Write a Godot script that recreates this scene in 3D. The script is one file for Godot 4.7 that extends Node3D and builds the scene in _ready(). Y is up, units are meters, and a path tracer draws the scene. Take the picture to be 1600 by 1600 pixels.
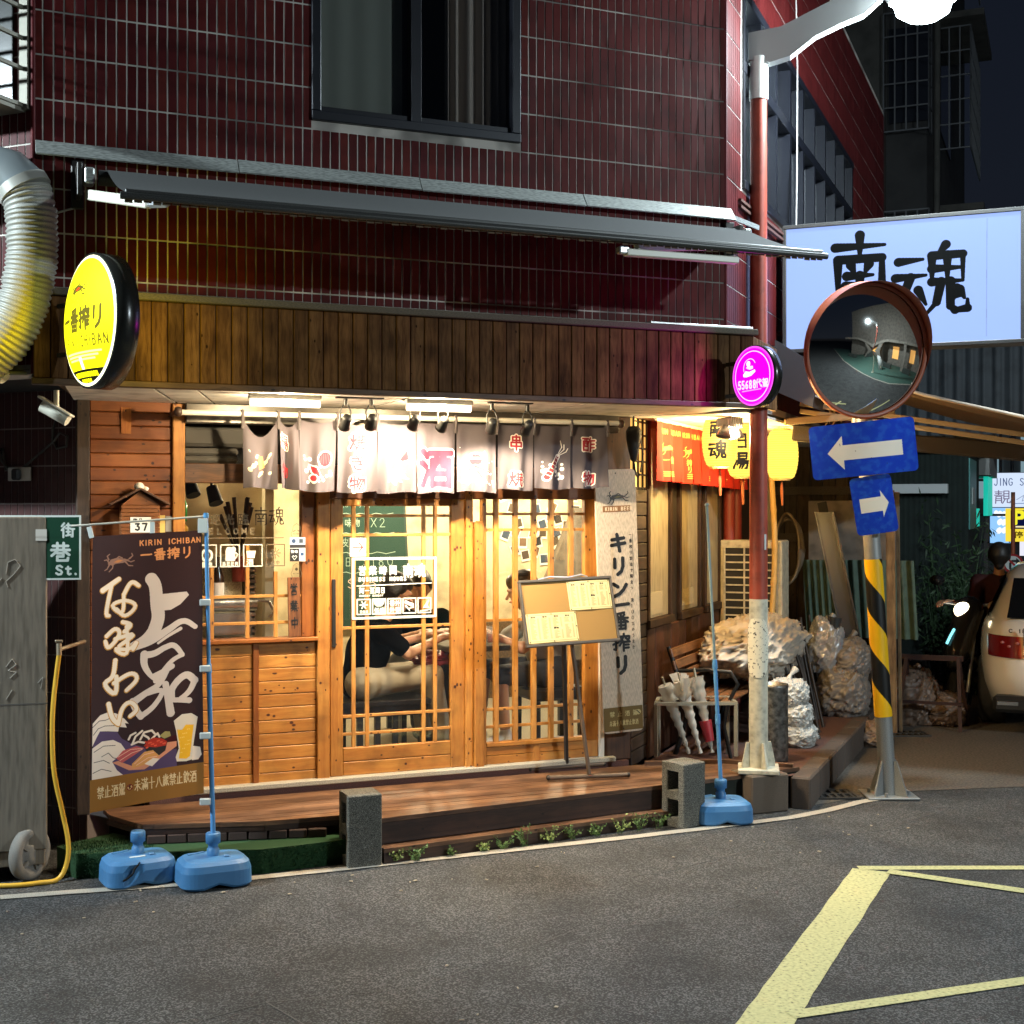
extends Node3D

# A small Japanese-style eatery on a chamfered street corner at night.
# x runs along the shop front, z towards the street, y up; the door line is z = 0.

const R45 := PI / 4                      # right-hand street wall: local x runs along it, local z stands out of it
const AT_R := Vector3(4.15, 0, 0)

var rng := RandomNumberGenerator.new()
var pine: Image
var cedar: Image
var stain: Texture2D
var fine: Texture2D
var speck: Texture2D
var patchy: Texture2D

func _ready():
	rng.seed = 7
	var cam := Camera3D.new()
	cam.name = "camera"
	add_child(cam)
	cam.position = Vector3(0, 1.93, 7.95)
	cam.rotation_degrees = Vector3(-0.082, -22.4, 0)
	cam.fov = 41.97
	cam.near = 0.05
	cam.far = 400.0
	cam.current = true

	var sky := ProceduralSkyMaterial.new()
	sky.sky_top_color = lin(0.0045, 0.0065, 0.012)
	sky.sky_horizon_color = lin(0.010, 0.012, 0.017)
	sky.ground_bottom_color = lin(0.003, 0.003, 0.003)
	sky.ground_horizon_color = lin(0.006, 0.006, 0.007)
	sky.sky_energy_multiplier = 1.0
	var env := Environment.new()
	env.background_mode = Environment.BG_SKY
	env.sky = Sky.new()
	env.sky.sky_material = sky
	env.tonemap_mode = Environment.TONE_MAPPER_LINEAR
	env.tonemap_exposure = 1.2
	env.sdfgi_enabled = true
	env.ssao_enabled = true
	env.ssil_enabled = true
	var we := WorldEnvironment.new()
	we.name = "night_air"
	we.environment = env
	add_child(we)

	# shop-front lamps: two burning heads on the soffit tracks, two short tubes shaped to light the soffit
	spot_light(Vector3(2.375, 2.41, 0.71), Vector3(2.2, 0.9, 0.05), Color(1.0, 0.92, 0.80), 4.6, 80.0)
	spot_light(Vector3(2.845, 2.40, 0.71), Vector3(3.25, 0.8, 0.1), Color(1.0, 0.92, 0.78), 5.2, 60.0)
	for x in [1.62, 2.50]: omni(Vector3(x, 2.505, 0.80), Color(1.0, 0.90, 0.72), 1.15, 0.02)
	# inside the eatery: three ceiling globes
	omni(Vector3(1.5, 2.28, -1.2), Color(1.0, 0.93, 0.76), 2.8, 0.08)
	omni(Vector3(3.2, 2.28, -1.9), Color(1.0, 0.93, 0.76), 3.6, 0.08)
	omni(Vector3(4.6, 2.28, -2.0), Color(1.0, 0.93, 0.76), 3.6, 0.08)

	stain = ntex(3, 0.012, 5, [[0.0, grey(0.70)], [0.45, grey(0.9)], [1.0, grey(1.0)]])
	fine = ntex(5, 0.09, 4, [[0.0, grey(0.5)], [0.5, grey(0.8)], [1.0, grey(1.0)]])
	speck = ntex(9, 0.28, 2, [[0.0, grey(0.15)], [0.42, grey(0.48)], [0.56, grey(0.62)], [0.66, grey(0.98)], [1.0, grey(1.0)]], 1024, FastNoiseLite.TYPE_VALUE)
	patchy = ntex(13, 0.010, 5, [[0.0, grey(0.68)], [0.35, grey(0.84)], [0.5, grey(0.93)], [1.0, grey(1.0)]])
	pine = wood_image(11, 640, Color(0.78, 0.56, 0.33), Color(0.95, 0.80, 0.56), Color(0.25, 0.12, 0.06), 46, 22.0)
	cedar = wood_image(23, 512, Color(0.45, 0.38, 0.34), Color(1.0, 0.95, 0.9), Color(0.3, 0.25, 0.2), 8, 16.0)

	ground()
	building()
	shop_front()
	interior()
	awnings()
	hanging_signs()
	noren()
	soffit_lamps()
	left_side()
	banner_and_poles()
	deck_and_step()
	menu_and_board()
	street_furniture()
	right_wall()
	clutter()
	far_street()
	vehicles()
	people()
	behind_camera()

func spot_light(at: Vector3, to: Vector3, c: Color, e: float, cone: float):
	var l := SpotLight3D.new()
	l.name = "spot_beam"
	add_child(l, true)
	l.look_at_from_position(at, to, Vector3.UP if absf((to - at).normalized().y) < 0.95 else Vector3.RIGHT)
	l.light_color = c; l.light_energy = e; l.light_size = 0.03
	l.spot_angle = cone; l.spot_angle_attenuation = 0.3; l.spot_range = 12.0; l.spot_attenuation = 2.0
	l.shadow_enabled = true

func area_light(at: Vector3, turn: Vector3, size: Vector2, c: Color, e: float):
	var l := AreaLight3D.new()
	l.name = "panel_light"
	add_child(l, true)
	l.position = at
	l.rotation_degrees = turn
	l.area_size = size
	l.area_normalize_energy = true
	l.light_color = c; l.light_energy = e
	l.shadow_enabled = true

func omni(at: Vector3, c: Color, e: float, size := 0.05):
	var l := OmniLight3D.new()
	l.name = "bulb_light"
	add_child(l, true)
	l.position = at
	l.light_color = c; l.light_energy = e; l.light_size = size
	l.omni_range = 15.0; l.omni_attenuation = 2.0
	l.shadow_enabled = true

# ---------------------------------------------------------------- mesh builder
class MB:
	var v := PackedVector3Array()
	var nn := PackedVector3Array()
	var uv := PackedVector2Array()
	func tri(a: Vector3, b: Vector3, c: Vector3, ua := Vector2(0, 1), ub := Vector2(1, 1), uc := Vector2(1, 0)):
		var n := (b - a).cross(c - a).normalized()
		v.append(a); v.append(c); v.append(b)
		nn.append(n); nn.append(n); nn.append(n)
		uv.append(ua); uv.append(uc); uv.append(ub)
	func tri_n(a: Vector3, b: Vector3, c: Vector3, na: Vector3, nb: Vector3, nc: Vector3, ua := Vector2.ZERO, ub := Vector2.ZERO, uc := Vector2.ZERO):
		v.append(a); v.append(c); v.append(b)
		nn.append(na); nn.append(nc); nn.append(nb)
		uv.append(ua); uv.append(uc); uv.append(ub)
	# corners run counter-clockwise seen from outside: bottom left, bottom right, top right, top left
	func quad(a: Vector3, b: Vector3, c: Vector3, d: Vector3):
		tri(a, b, c, Vector2(0, 1), Vector2(1, 1), Vector2(1, 0))
		tri(a, c, d, Vector2(0, 1), Vector2(1, 0), Vector2(0, 0))
	func box(c: Vector3, s: Vector3, b := 0.0, bs := Basis()):
		var h := s * 0.5
		if b <= 0.0:
			var q := []
			for i in 8:
				q.append(c + bs * Vector3(h.x if i & 1 else -h.x, h.y if i & 2 else -h.y, h.z if i & 4 else -h.z))
			quad(q[4], q[5], q[7], q[6]); quad(q[1], q[0], q[2], q[3]); quad(q[5], q[1], q[3], q[7])
			quad(q[0], q[4], q[6], q[2]); quad(q[6], q[7], q[3], q[2]); quad(q[0], q[1], q[5], q[4])
			return
		b = minf(b, minf(h.x, minf(h.y, h.z)) * 0.9)
		var e := h - Vector3(b, b, b)
		for ax in 3:
			var u := (ax + 1) % 3
			var w := (ax + 2) % 3
			for sg in [-1.0, 1.0]:
				var p := []
				for k in [[-1, -1], [1, -1], [1, 1], [-1, 1]]:
					var t := Vector3.ZERO
					t[ax] = h[ax] * sg; t[u] = e[u] * k[0]; t[w] = e[w] * k[1]
					p.append(c + bs * t)
				if sg > 0: quad(p[0], p[1], p[2], p[3])
				else: quad(p[1], p[0], p[3], p[2])
			for su in [-1.0, 1.0]:
				for sw in [-1.0, 1.0]:
					var p := []
					for k in [[-1, 0], [1, 0], [1, 1], [-1, 1]]:
						var t := Vector3.ZERO
						t[ax] = e[ax] * k[0]
						t[u] = (e[u] if k[1] else h[u]) * su
						t[w] = (h[w] if k[1] else e[w]) * sw
						p.append(c + bs * t)
					if su * sw > 0: quad(p[0], p[1], p[2], p[3])
					else: quad(p[1], p[0], p[3], p[2])
		for i in 8:
			var sx := 1.0 if i & 1 else -1.0
			var sy := 1.0 if i & 2 else -1.0
			var sz := 1.0 if i & 4 else -1.0
			var p0 := c + bs * Vector3(h.x * sx, e.y * sy, e.z * sz)
			var p1 := c + bs * Vector3(e.x * sx, h.y * sy, e.z * sz)
			var p2 := c + bs * Vector3(e.x * sx, e.y * sy, h.z * sz)
			if sx * sy * sz > 0: tri(p0, p1, p2)
			else: tri(p0, p2, p1)
	# box given by its low and high corners
	func bb(x0: float, x1: float, y0: float, y1: float, z0: float, z1: float, b := 0.0):
		box(Vector3((x0 + x1) / 2, (y0 + y1) / 2, (z0 + z1) / 2), Vector3(x1 - x0, y1 - y0, z1 - z0), b)
	# a bar of rectangular section between two points; wide along `up`
	func bar(a: Vector3, b: Vector3, w: float, t: float, up := Vector3.UP, bev := 0.0):
		var d := (b - a)
		var x := d.normalized()
		var z := x.cross(up).normalized()
		if z.length() < 0.5: z = x.cross(Vector3.RIGHT).normalized()
		var y := z.cross(x)
		box((a + b) / 2, Vector3(d.length(), w, t), bev, Basis(x, y, z))
	func ring(c: Vector3, x: Vector3, y: Vector3, r: float, seg: int) -> Array:
		var o := []
		for i in seg + 1:
			var a := TAU * i / seg
			o.append(c + (x * cos(a) + y * sin(a)) * r)
		return o
	func tube(pts: Array, rad, seg := 10, caps := true):
		var n := pts.size()
		var up := Vector3.UP
		var d0: Vector3 = (pts[1] - pts[0]).normalized()
		if absf(d0.dot(up)) > 0.9: up = Vector3.RIGHT
		var x := d0.cross(up).normalized()
		var rings := []
		var norms := []
		var lens := [0.0]
		for i in n:
			var d: Vector3 = (pts[mini(i + 1, n - 1)] - pts[maxi(i - 1, 0)]).normalized()
			x = (x - d * x.dot(d)).normalized()
			var y := d.cross(x)
			var r: float = rad[i] if rad is Array else rad
			rings.append(ring(pts[i], x, y, r, seg))
			var nr := ring(Vector3.ZERO, x, y, 1.0, seg)
			if rad is Array and n > 2:
				var g: float = (rad[mini(i + 1, n - 1)] - rad[maxi(i - 1, 0)]) / maxf((pts[mini(i + 1, n - 1)] - pts[maxi(i - 1, 0)]).length(), 1e-5)
				for k in nr.size(): nr[k] = (nr[k] - d * g).normalized()
			norms.append(nr)
			if i: lens.append(lens[i - 1] + (pts[i] - pts[i - 1]).length())
		var L: float = maxf(lens[n - 1], 1e-6)
		for i in n - 1:
			for j in seg:
				var u0 := float(j) / seg
				var u1 := float(j + 1) / seg
				var v0: float = 1.0 - lens[i] / L
				var v1: float = 1.0 - lens[i + 1] / L
				tri_n(rings[i][j], rings[i][j + 1], rings[i + 1][j + 1], norms[i][j], norms[i][j + 1], norms[i + 1][j + 1], Vector2(u0, v0), Vector2(u1, v0), Vector2(u1, v1))
				tri_n(rings[i][j], rings[i + 1][j + 1], rings[i + 1][j], norms[i][j], norms[i + 1][j + 1], norms[i + 1][j], Vector2(u0, v0), Vector2(u1, v1), Vector2(u0, v1))
		if caps:
			for j in seg:
				tri(pts[0], rings[0][j + 1], rings[0][j])
				tri(pts[n - 1], rings[n - 1][j], rings[n - 1][j + 1])
	func cyl(a: Vector3, b: Vector3, r0: float, r1 := -1.0, seg := 12, caps := true):
		tube([a, b], [r0, r0 if r1 < 0 else r1], seg, caps)
	# profile: Vector2(radius, height) from bottom to top, turned about the y axis of xf
	func lathe(prof: Array, seg: int, xf := Transform3D(), smooth := true):
		for i in prof.size() - 1:
			var p: Vector2 = prof[i]
			var q: Vector2 = prof[i + 1]
			var t := (q - p).normalized()
			var na := t
			var nb := t
			if smooth:
				if i > 0: na = (t + (p - prof[i - 1]).normalized()).normalized()
				if i < prof.size() - 2: nb = (t + (prof[i + 2] - q).normalized()).normalized()
			for j in seg:
				var a0 := TAU * j / seg
				var a1 := TAU * (j + 1) / seg
				var c0 := Vector3(cos(a0), 0, -sin(a0))
				var c1 := Vector3(cos(a1), 0, -sin(a1))
				var A := xf * (c0 * p.x + Vector3(0, p.y, 0))
				var B := xf * (c1 * p.x + Vector3(0, p.y, 0))
				var C := xf * (c1 * q.x + Vector3(0, q.y, 0))
				var D := xf * (c0 * q.x + Vector3(0, q.y, 0))
				var nA := (xf.basis * (c0 * na.y + Vector3(0, -na.x, 0))).normalized()
				var nB := (xf.basis * (c1 * na.y + Vector3(0, -na.x, 0))).normalized()
				var nC := (xf.basis * (c1 * nb.y + Vector3(0, -nb.x, 0))).normalized()
				var nD := (xf.basis * (c0 * nb.y + Vector3(0, -nb.x, 0))).normalized()
				var u0 := float(j) / seg
				var u1 := float(j + 1) / seg
				var v0 := 1.0 - float(i) / (prof.size() - 1)
				var v1 := 1.0 - float(i + 1) / (prof.size() - 1)
				if p.x > 1e-5: tri_n(A, B, C, nA, nB, nC, Vector2(u0, v0), Vector2(u1, v0), Vector2(u1, v1))
				if q.x > 1e-5: tri_n(A, C, D, nA, nC, nD, Vector2(u0, v0), Vector2(u1, v1), Vector2(u0, v1))
	# polygon in the xy plane of xf, drawn out by `depth` towards +z
	func prism(poly: PackedVector2Array, depth: float, xf := Transform3D()):
		var idx := Geometry2D.triangulate_polygon(poly)
		var lo := poly[0]
		var hi := poly[0]
		var area := 0.0
		for i in poly.size():
			lo = lo.min(poly[i]); hi = hi.max(poly[i])
			area += poly[i].cross(poly[(i + 1) % poly.size()])
		var sz := hi - lo
		for k in idx.size() / 3:
			var a := poly[idx[k * 3]]
			var b := poly[idx[k * 3 + 1]]
			var c := poly[idx[k * 3 + 2]]
			if (b - a).cross(c - a) < 0:
				var s := b
				b = c; c = s
			var ua := Vector2((a.x - lo.x) / sz.x, 1.0 - (a.y - lo.y) / sz.y)
			var ub := Vector2((b.x - lo.x) / sz.x, 1.0 - (b.y - lo.y) / sz.y)
			var uc := Vector2((c.x - lo.x) / sz.x, 1.0 - (c.y - lo.y) / sz.y)
			tri(xf * Vector3(a.x, a.y, depth), xf * Vector3(b.x, b.y, depth), xf * Vector3(c.x, c.y, depth), ua, ub, uc)
			tri(xf * Vector3(a.x, a.y, 0), xf * Vector3(c.x, c.y, 0), xf * Vector3(b.x, b.y, 0), ua, uc, ub)
		for i in poly.size():
			var a := poly[i]
			var b := poly[(i + 1) % poly.size()]
			if area < 0:
				var s := a
				a = b; b = s
			quad(xf * Vector3(a.x, a.y, 0), xf * Vector3(b.x, b.y, 0), xf * Vector3(b.x, b.y, depth), xf * Vector3(a.x, a.y, depth))
	# a smooth sheet: f(u, v) -> point, u to the right, v downwards, both 0..1
	func sheet(nu: int, nv: int, f: Callable):
		var p := []
		for j in nv + 1:
			for i in nu + 1:
				p.append(f.call(float(i) / nu, float(j) / nv))
		var n := []
		for j in nv + 1:
			for i in nu + 1:
				var du: Vector3 = p[j * (nu + 1) + mini(i + 1, nu)] - p[j * (nu + 1) + maxi(i - 1, 0)]
				var dv: Vector3 = p[mini(j + 1, nv) * (nu + 1) + i] - p[maxi(j - 1, 0) * (nu + 1) + i]
				n.append(dv.cross(du).normalized())
		for j in nv:
			for i in nu:
				var a := (j + 1) * (nu + 1) + i
				var b := a + 1
				var c := j * (nu + 1) + i + 1
				var d := c - 1
				var u0 := float(i) / nu
				var u1 := float(i + 1) / nu
				var v0 := float(j) / nv
				var v1 := float(j + 1) / nv
				tri_n(p[a], p[b], p[c], n[a], n[b], n[c], Vector2(u0, v1), Vector2(u1, v1), Vector2(u1, v0))
				tri_n(p[a], p[c], p[d], n[a], n[c], n[d], Vector2(u0, v1), Vector2(u1, v0), Vector2(u0, v0))
	func ball(c: Vector3, r: Vector3, seg := 14, bs := Basis()):
		var prof := []
		for i in seg / 2 + 1:
			var a := -PI / 2 + PI * i / (seg / 2)
			prof.append(Vector2(maxf(cos(a), 0.0), sin(a)))
		lathe(prof, seg, Transform3D(bs * Basis.from_scale(r), c))
	func mesh() -> ArrayMesh:
		var m := ArrayMesh.new()
		if v.is_empty(): return m
		var a := []
		a.resize(Mesh.ARRAY_MAX)
		a[Mesh.ARRAY_VERTEX] = v; a[Mesh.ARRAY_NORMAL] = nn; a[Mesh.ARRAY_TEX_UV] = uv
		m.add_surface_from_arrays(Mesh.PRIMITIVE_TRIANGLES, a)
		return m

# ---------------------------------------------------------------- smooth bodies from bones (surface nets)
class Field:
	var lo: Vector3
	var cell: float
	var nx: int
	var ny: int
	var nz: int
	var d := PackedFloat32Array()
	func _init(a: Vector3, b: Vector3, c: float):
		lo = a; cell = c
		nx = int(ceil((b.x - a.x) / c)) + 1; ny = int(ceil((b.y - a.y) / c)) + 1; nz = int(ceil((b.z - a.z) / c)) + 1
		d.resize(nx * ny * nz); d.fill(0.3)
	func bone(a: Vector3, b: Vector3, ra: float, rb: float, k := 0.03, flat := Vector3.ONE):
		var m := maxf(ra, rb) * 1.25 + k * 1.5 + cell * 2.0
		var l := (a.min(b) - Vector3(m, m, m) - lo) / cell
		var h := (a.max(b) + Vector3(m, m, m) - lo) / cell
		var ba := b - a
		var bl := maxf(ba.length_squared(), 1e-9)
		for z in range(maxi(0, int(l.z)), mini(nz - 1, int(h.z) + 1) + 1):
			for y in range(maxi(0, int(l.y)), mini(ny - 1, int(h.y) + 1) + 1):
				var row := (z * ny + y) * nx
				for x in range(maxi(0, int(l.x)), mini(nx - 1, int(h.x) + 1) + 1):
					var pa := lo + Vector3(x, y, z) * cell - a
					var t := clampf(pa.dot(ba) / bl, 0.0, 1.0)
					var e := (pa - ba * t) / flat
					var q := e.length() - lerpf(ra, rb, t)
					var o := d[row + x]
					var g := maxf(k - absf(o - q), 0.0)
					d[row + x] = minf(o, q) - g * g * 0.25 / k
	func cut(p: Vector3, n: Vector3):   # keeps what lies behind the plane
		for z in nz:
			for y in ny:
				for x in nx:
					var i := (z * ny + y) * nx + x
					d[i] = maxf(d[i], (lo + Vector3(x, y, z) * cell - p).dot(n))
	func into(mb: MB):
		var id := PackedInt32Array()
		id.resize(nx * ny * nz); id.fill(-1)
		var pts := PackedVector3Array()
		var sx := nx
		var sy := nx * ny
		var off := [0, 1, sx, sx + 1, sy, sy + 1, sy + sx, sy + sx + 1]
		for z in nz - 1:
			for y in ny - 1:
				for x in nx - 1:
					var i := (z * ny + y) * nx + x
					var s := d[i] < 0.0
					if absf(d[i]) > cell * 2.0: continue
					var mixed := false
					for k in range(1, 8):
						if (d[i + off[k]] < 0.0) != s: mixed = true; break
					if not mixed: continue
					var c := Vector3.ZERO
					var w := 0
					for e in EDGES:
						var p: float = d[i + off[e[0]]]
						var q: float = d[i + off[e[1]]]
						if (p < 0.0) != (q < 0.0):
							var t := p / (p - q)
							var A := Vector3(e[0] & 1, (e[0] >> 1) & 1, e[0] >> 2)
							var B := Vector3(e[1] & 1, (e[1] >> 1) & 1, e[1] >> 2)
							c += A.lerp(B, t); w += 1
					id[i] = pts.size()
					pts.append(lo + (Vector3(x, y, z) + c / w) * cell)
		var nrm := PackedVector3Array()
		nrm.resize(pts.size())
		var f := PackedInt32Array()
		for z in range(1, nz - 1):
			for y in range(1, ny - 1):
				for x in range(1, nx - 1):
					var i := (z * ny + y) * nx + x
					var s := d[i] < 0.0
					if absf(d[i]) > cell * 2.0: continue
					for ax in 3:
						var st: int = [1, sx, sy][ax]
						if (d[i + st] < 0.0) == s: continue
						var u: int = [sx, sy, 1][ax]
						var w: int = [sy, 1, sx][ax]
						var q := [id[i], id[i - u], id[i - u - w], id[i - w]]
						if q.min() < 0: continue
						if not s: q.reverse()
						f.append_array(PackedInt32Array([q[0], q[1], q[2], q[0], q[2], q[3]]))
						var n: Vector3 = (pts[q[1]] - pts[q[0]]).cross(pts[q[2]] - pts[q[0]]) + (pts[q[2]] - pts[q[0]]).cross(pts[q[3]] - pts[q[0]])
						for k in q: nrm[k] += n
		for k in range(0, f.size(), 3):
			var a := f[k]
			var b := f[k + 1]
			var c := f[k + 2]
			mb.tri_n(pts[a], pts[b], pts[c], nrm[a].normalized(), nrm[b].normalized(), nrm[c].normalized())
	const EDGES := [[0, 1], [2, 3], [4, 5], [6, 7], [0, 2], [1, 3], [4, 6], [5, 7], [0, 4], [1, 5], [2, 6], [3, 7]]

# ---------------------------------------------------------------- objects
var used := {}
func numbered(n: String) -> String:
	var k: int = used.get(n, 0)
	used[n] = k + 1
	return n if k == 0 else "%s_%03d" % [n, k]

func tag(o: Node3D, label := "", category := "", group := "", kind := "") -> Node3D:
	if label: o.set_meta("label", label)
	if category: o.set_meta("category", category)
	if group: o.set_meta("group", group)
	if kind: o.set_meta("kind", kind)
	return o

func thing(called: String, label: String, category: String, at := Vector3.ZERO, turn := 0.0, group := "") -> Node3D:
	var o := Node3D.new()
	o.name = numbered(called)
	add_child(o)
	o.position = at
	o.rotation.y = turn
	return tag(o, label, category, group)

func put(called: String, m, mat: Material, parent: Node = null, xf := Transform3D()) -> MeshInstance3D:
	var o := MeshInstance3D.new()
	o.mesh = m.mesh() if m is MB else m
	o.material_override = mat
	o.transform = xf
	if parent:
		o.name = called
		parent.add_child(o, true)
	else:
		o.name = numbered(called)
		add_child(o)
	return o

func part(called: String, parent: Node, at := Vector3.ZERO, turn := 0.0) -> Node3D:
	var o := Node3D.new()
	o.name = called
	parent.add_child(o, true)
	o.position = at
	o.rotation.y = turn
	return o

func copy(src: Node3D, called: String, label: String, at: Vector3, turn := 0.0) -> Node3D:
	var o: Node3D = src.duplicate()
	o.name = numbered(called)
	add_child(o)
	o.position = at
	o.rotation.y = turn
	o.set_meta("label", label)
	return o

# shorthands
func bx(x0: float, x1: float, y0: float, y1: float, z0: float, z1: float, b := 0.0) -> MB:
	var m := MB.new()
	m.bb(x0, x1, y0, y1, z0, z1, b)
	return m

# ---------------------------------------------------------------- materials
var mats := {}
func lin(r: float, g: float, b: float, a := 1.0) -> Color:
	var c := Color(r, g, b).linear_to_srgb()
	c.a = a
	return c

func flat(key: String, c: Color, rough := 0.7, metal := 0.0) -> StandardMaterial3D:
	if mats.has(key): return mats[key]
	var m := StandardMaterial3D.new()
	m.resource_name = key
	m.albedo_color = c
	m.roughness = rough
	m.metallic = metal
	mats[key] = m
	return m

func ntex(seed_: int, freq: float, oct: int, cols: Array, size := 512, kind := FastNoiseLite.TYPE_SIMPLEX_SMOOTH) -> NoiseTexture2D:
	var n := FastNoiseLite.new()
	n.seed = seed_; n.frequency = freq; n.fractal_octaves = oct; n.noise_type = kind
	var t := NoiseTexture2D.new()
	t.width = size; t.height = size; t.seamless = true; t.noise = n; t.normalize = true
	var g := Gradient.new()
	var off := PackedFloat32Array()
	var cc := PackedColorArray()
	for c in cols:
		off.append(c[0]); cc.append(c[1])
	g.offsets = off; g.colors = cc
	t.color_ramp = g
	return t

func grey(x: float) -> Color: return Color(x, x, x)

# a plain colour broken up by a triplanar stain texture (tex multiplies the colour), with optional relief
func rough_mat(key: String, c: Color, tex: Texture2D, scale: Vector3, rough := 0.8, metal := 0.0, bump: Texture2D = null, bump_h := 0.0) -> StandardMaterial3D:
	if mats.has(key): return mats[key]
	var m := flat(key, c, rough, metal)
	m.uv1_triplanar = true
	m.uv1_scale = scale
	m.uv1_triplanar_sharpness = 4.0
	m.albedo_texture = tex
	if bump:
		m.heightmap_enabled = true
		m.heightmap_texture = bump
		m.heightmap_scale = bump_h
	return m

func printed(key: String, im: Image, rough := 0.6) -> StandardMaterial3D:
	var m := flat(key, Color.WHITE, rough)
	m.albedo_texture = ImageTexture.create_from_image(im)
	m.texture_repeat = false
	return m

func cutout(key: String, im: Image, rough := 0.6) -> StandardMaterial3D:
	var m := printed(key, im, rough)
	m.transparency = BaseMaterial3D.TRANSPARENCY_ALPHA_SCISSOR
	m.alpha_scissor_threshold = 0.5
	return m

func lit_print(key: String, im: Image, energy: float) -> StandardMaterial3D:
	var m := printed(key, im, 0.6)
	m.metallic_specular = 0.2
	m.albedo_color = Color(0.25, 0.25, 0.25)
	m.emission_enabled = true
	m.emission_texture = m.albedo_texture
	m.emission = Color.BLACK
	m.emission_energy_multiplier = energy
	return m

func glow(key: String, c: Color, energy: float) -> StandardMaterial3D:
	if mats.has(key): return mats[key]
	var m := flat(key, c, 0.5)
	m.emission_enabled = true
	m.emission = c
	m.emission_energy_multiplier = energy
	return m

func pane_mat(key: String, c: Color, alpha := 0.06) -> StandardMaterial3D:
	if mats.has(key): return mats[key]
	c.a = alpha
	var m := flat(key, c, 0.03)
	m.transparency = BaseMaterial3D.TRANSPARENCY_ALPHA
	return m

# wood: grain runs along v (y of the picture); knots are real marks of the timber
func wood_image(seed_: int, size: int, lo: Color, hi: Color, knot: Color, knots: int, rings: float) -> Image:
	var im := Image.create(size, size, false, Image.FORMAT_RGB8)
	var n := FastNoiseLite.new()
	n.seed = seed_; n.frequency = 1.0; n.fractal_octaves = 2
	var rng := RandomNumberGenerator.new()
	rng.seed = seed_
	var ks := []
	for i in knots:
		ks.append([rng.randf(), rng.randf(), rng.randf_range(0.004, 0.010), rng.randf_range(1.0, 1.8)])
	for y in size:
		var fy := float(y) / size
		var wy := 0.5 - absf(fy - 0.5)
		var near := []
		for k in ks:
			if absf(k[1] - fy) < 0.08: near.append(k)
		for x in size:
			var fx := float(x) / size
			var sh := 0.0
			var dk := 0.0
			for k in near:
				var dx: float = fx - k[0]
				if absf(dx) > 0.08: continue
				var dy: float = (fy - k[1]) / k[3]
				var q: float = (dx * dx + dy * dy) / (k[2] * k[2])
				if q < 40.0:
					sh += k[2] * 1.2 * signf(dx) * exp(-q * 0.12)
					dk = maxf(dk, clampf(1.4 - q, 0.0, 1.0))
			var w := fx + sh + 0.02 * n.get_noise_2d(fx * 3.0, wy * 2.0)
			var g := 0.5 + 0.5 * sin(w * rings * TAU + 4.0 * n.get_noise_2d(w * 6.0, wy * 1.5))
			var fine := 0.5 + 0.5 * n.get_noise_2d(w * 180.0, wy * 6.0)
			var t := clampf(0.25 + 0.45 * g * fine + 0.4 * (fine - 0.5) + 0.35 * n.get_noise_2d(fx * 4.0 + 9.0, wy * 2.0), 0.0, 1.0)
			var c := hi.lerp(lo, t)
			if dk > 0.0: c = c.lerp(knot, dk * 0.85)
			im.set_pixel(x, y, c)
	return im

func wood_mat(key: String, im: Image, tint: Color, per_metre: float, rough := 0.6, along_x := false) -> StandardMaterial3D:
	if mats.has(key): return mats[key]
	var pic := im
	if along_x:
		pic = im.duplicate()
		pic.rotate_90(CLOCKWISE)
	var k := "tex%d%s" % [im.get_instance_id(), along_x]
	if not mats.has(k): mats[k] = ImageTexture.create_from_image(pic)
	var m := flat(key, tint, rough)
	m.albedo_texture = mats[k]
	m.uv1_triplanar = true
	m.uv1_triplanar_sharpness = 6.0
	m.uv1_scale = Vector3.ONE * per_metre
	m.detail_enabled = true
	m.detail_blend_mode = BaseMaterial3D.BLEND_MODE_MUL
	m.detail_albedo = stain
	m.detail_uv_layer = BaseMaterial3D.DETAIL_UV_2
	m.uv2_triplanar = true
	m.uv2_scale = Vector3.ONE * 0.6
	return m

# ---------------------------------------------------------------- painting flat print
func canvas(w: int, h: int, c: Color) -> Image:
	var im := Image.create(w, h, false, Image.FORMAT_RGBA8)
	im.fill(c)
	return im

func rect(im: Image, x: float, y: float, w: float, h: float, c: Color):
	im.fill_rect(Rect2i(int(x), int(y), maxi(1, int(w)), maxi(1, int(h))), c)

func disc(im: Image, x: float, y: float, r: float, c: Color, sx := 1.0):
	var y0 := int(ceil(y - r))
	for yy in range(y0, int(floor(y + r)) + 1):
		var h := sqrt(maxf(0.0, r * r - (yy - y) * (yy - y))) * sx
		im.fill_rect(Rect2i(int(round(x - h)), yy, maxi(1, int(round(2.0 * h))), 1), c)

func seg(im: Image, a: Vector2, b: Vector2, r0: float, r1: float, c: Color):
	var n := int(ceil((b - a).length() / maxf(0.5, minf(r0, r1) * 0.5)))
	for i in n + 1:
		var t := float(i) / maxi(n, 1)
		var p := a.lerp(b, t)
		disc(im, p.x, p.y, lerpf(r0, r1, t), c)

func line(im: Image, pts: Array, r: float, c: Color):
	for i in pts.size() - 1: seg(im, pts[i], pts[i + 1], r, r, c)

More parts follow.
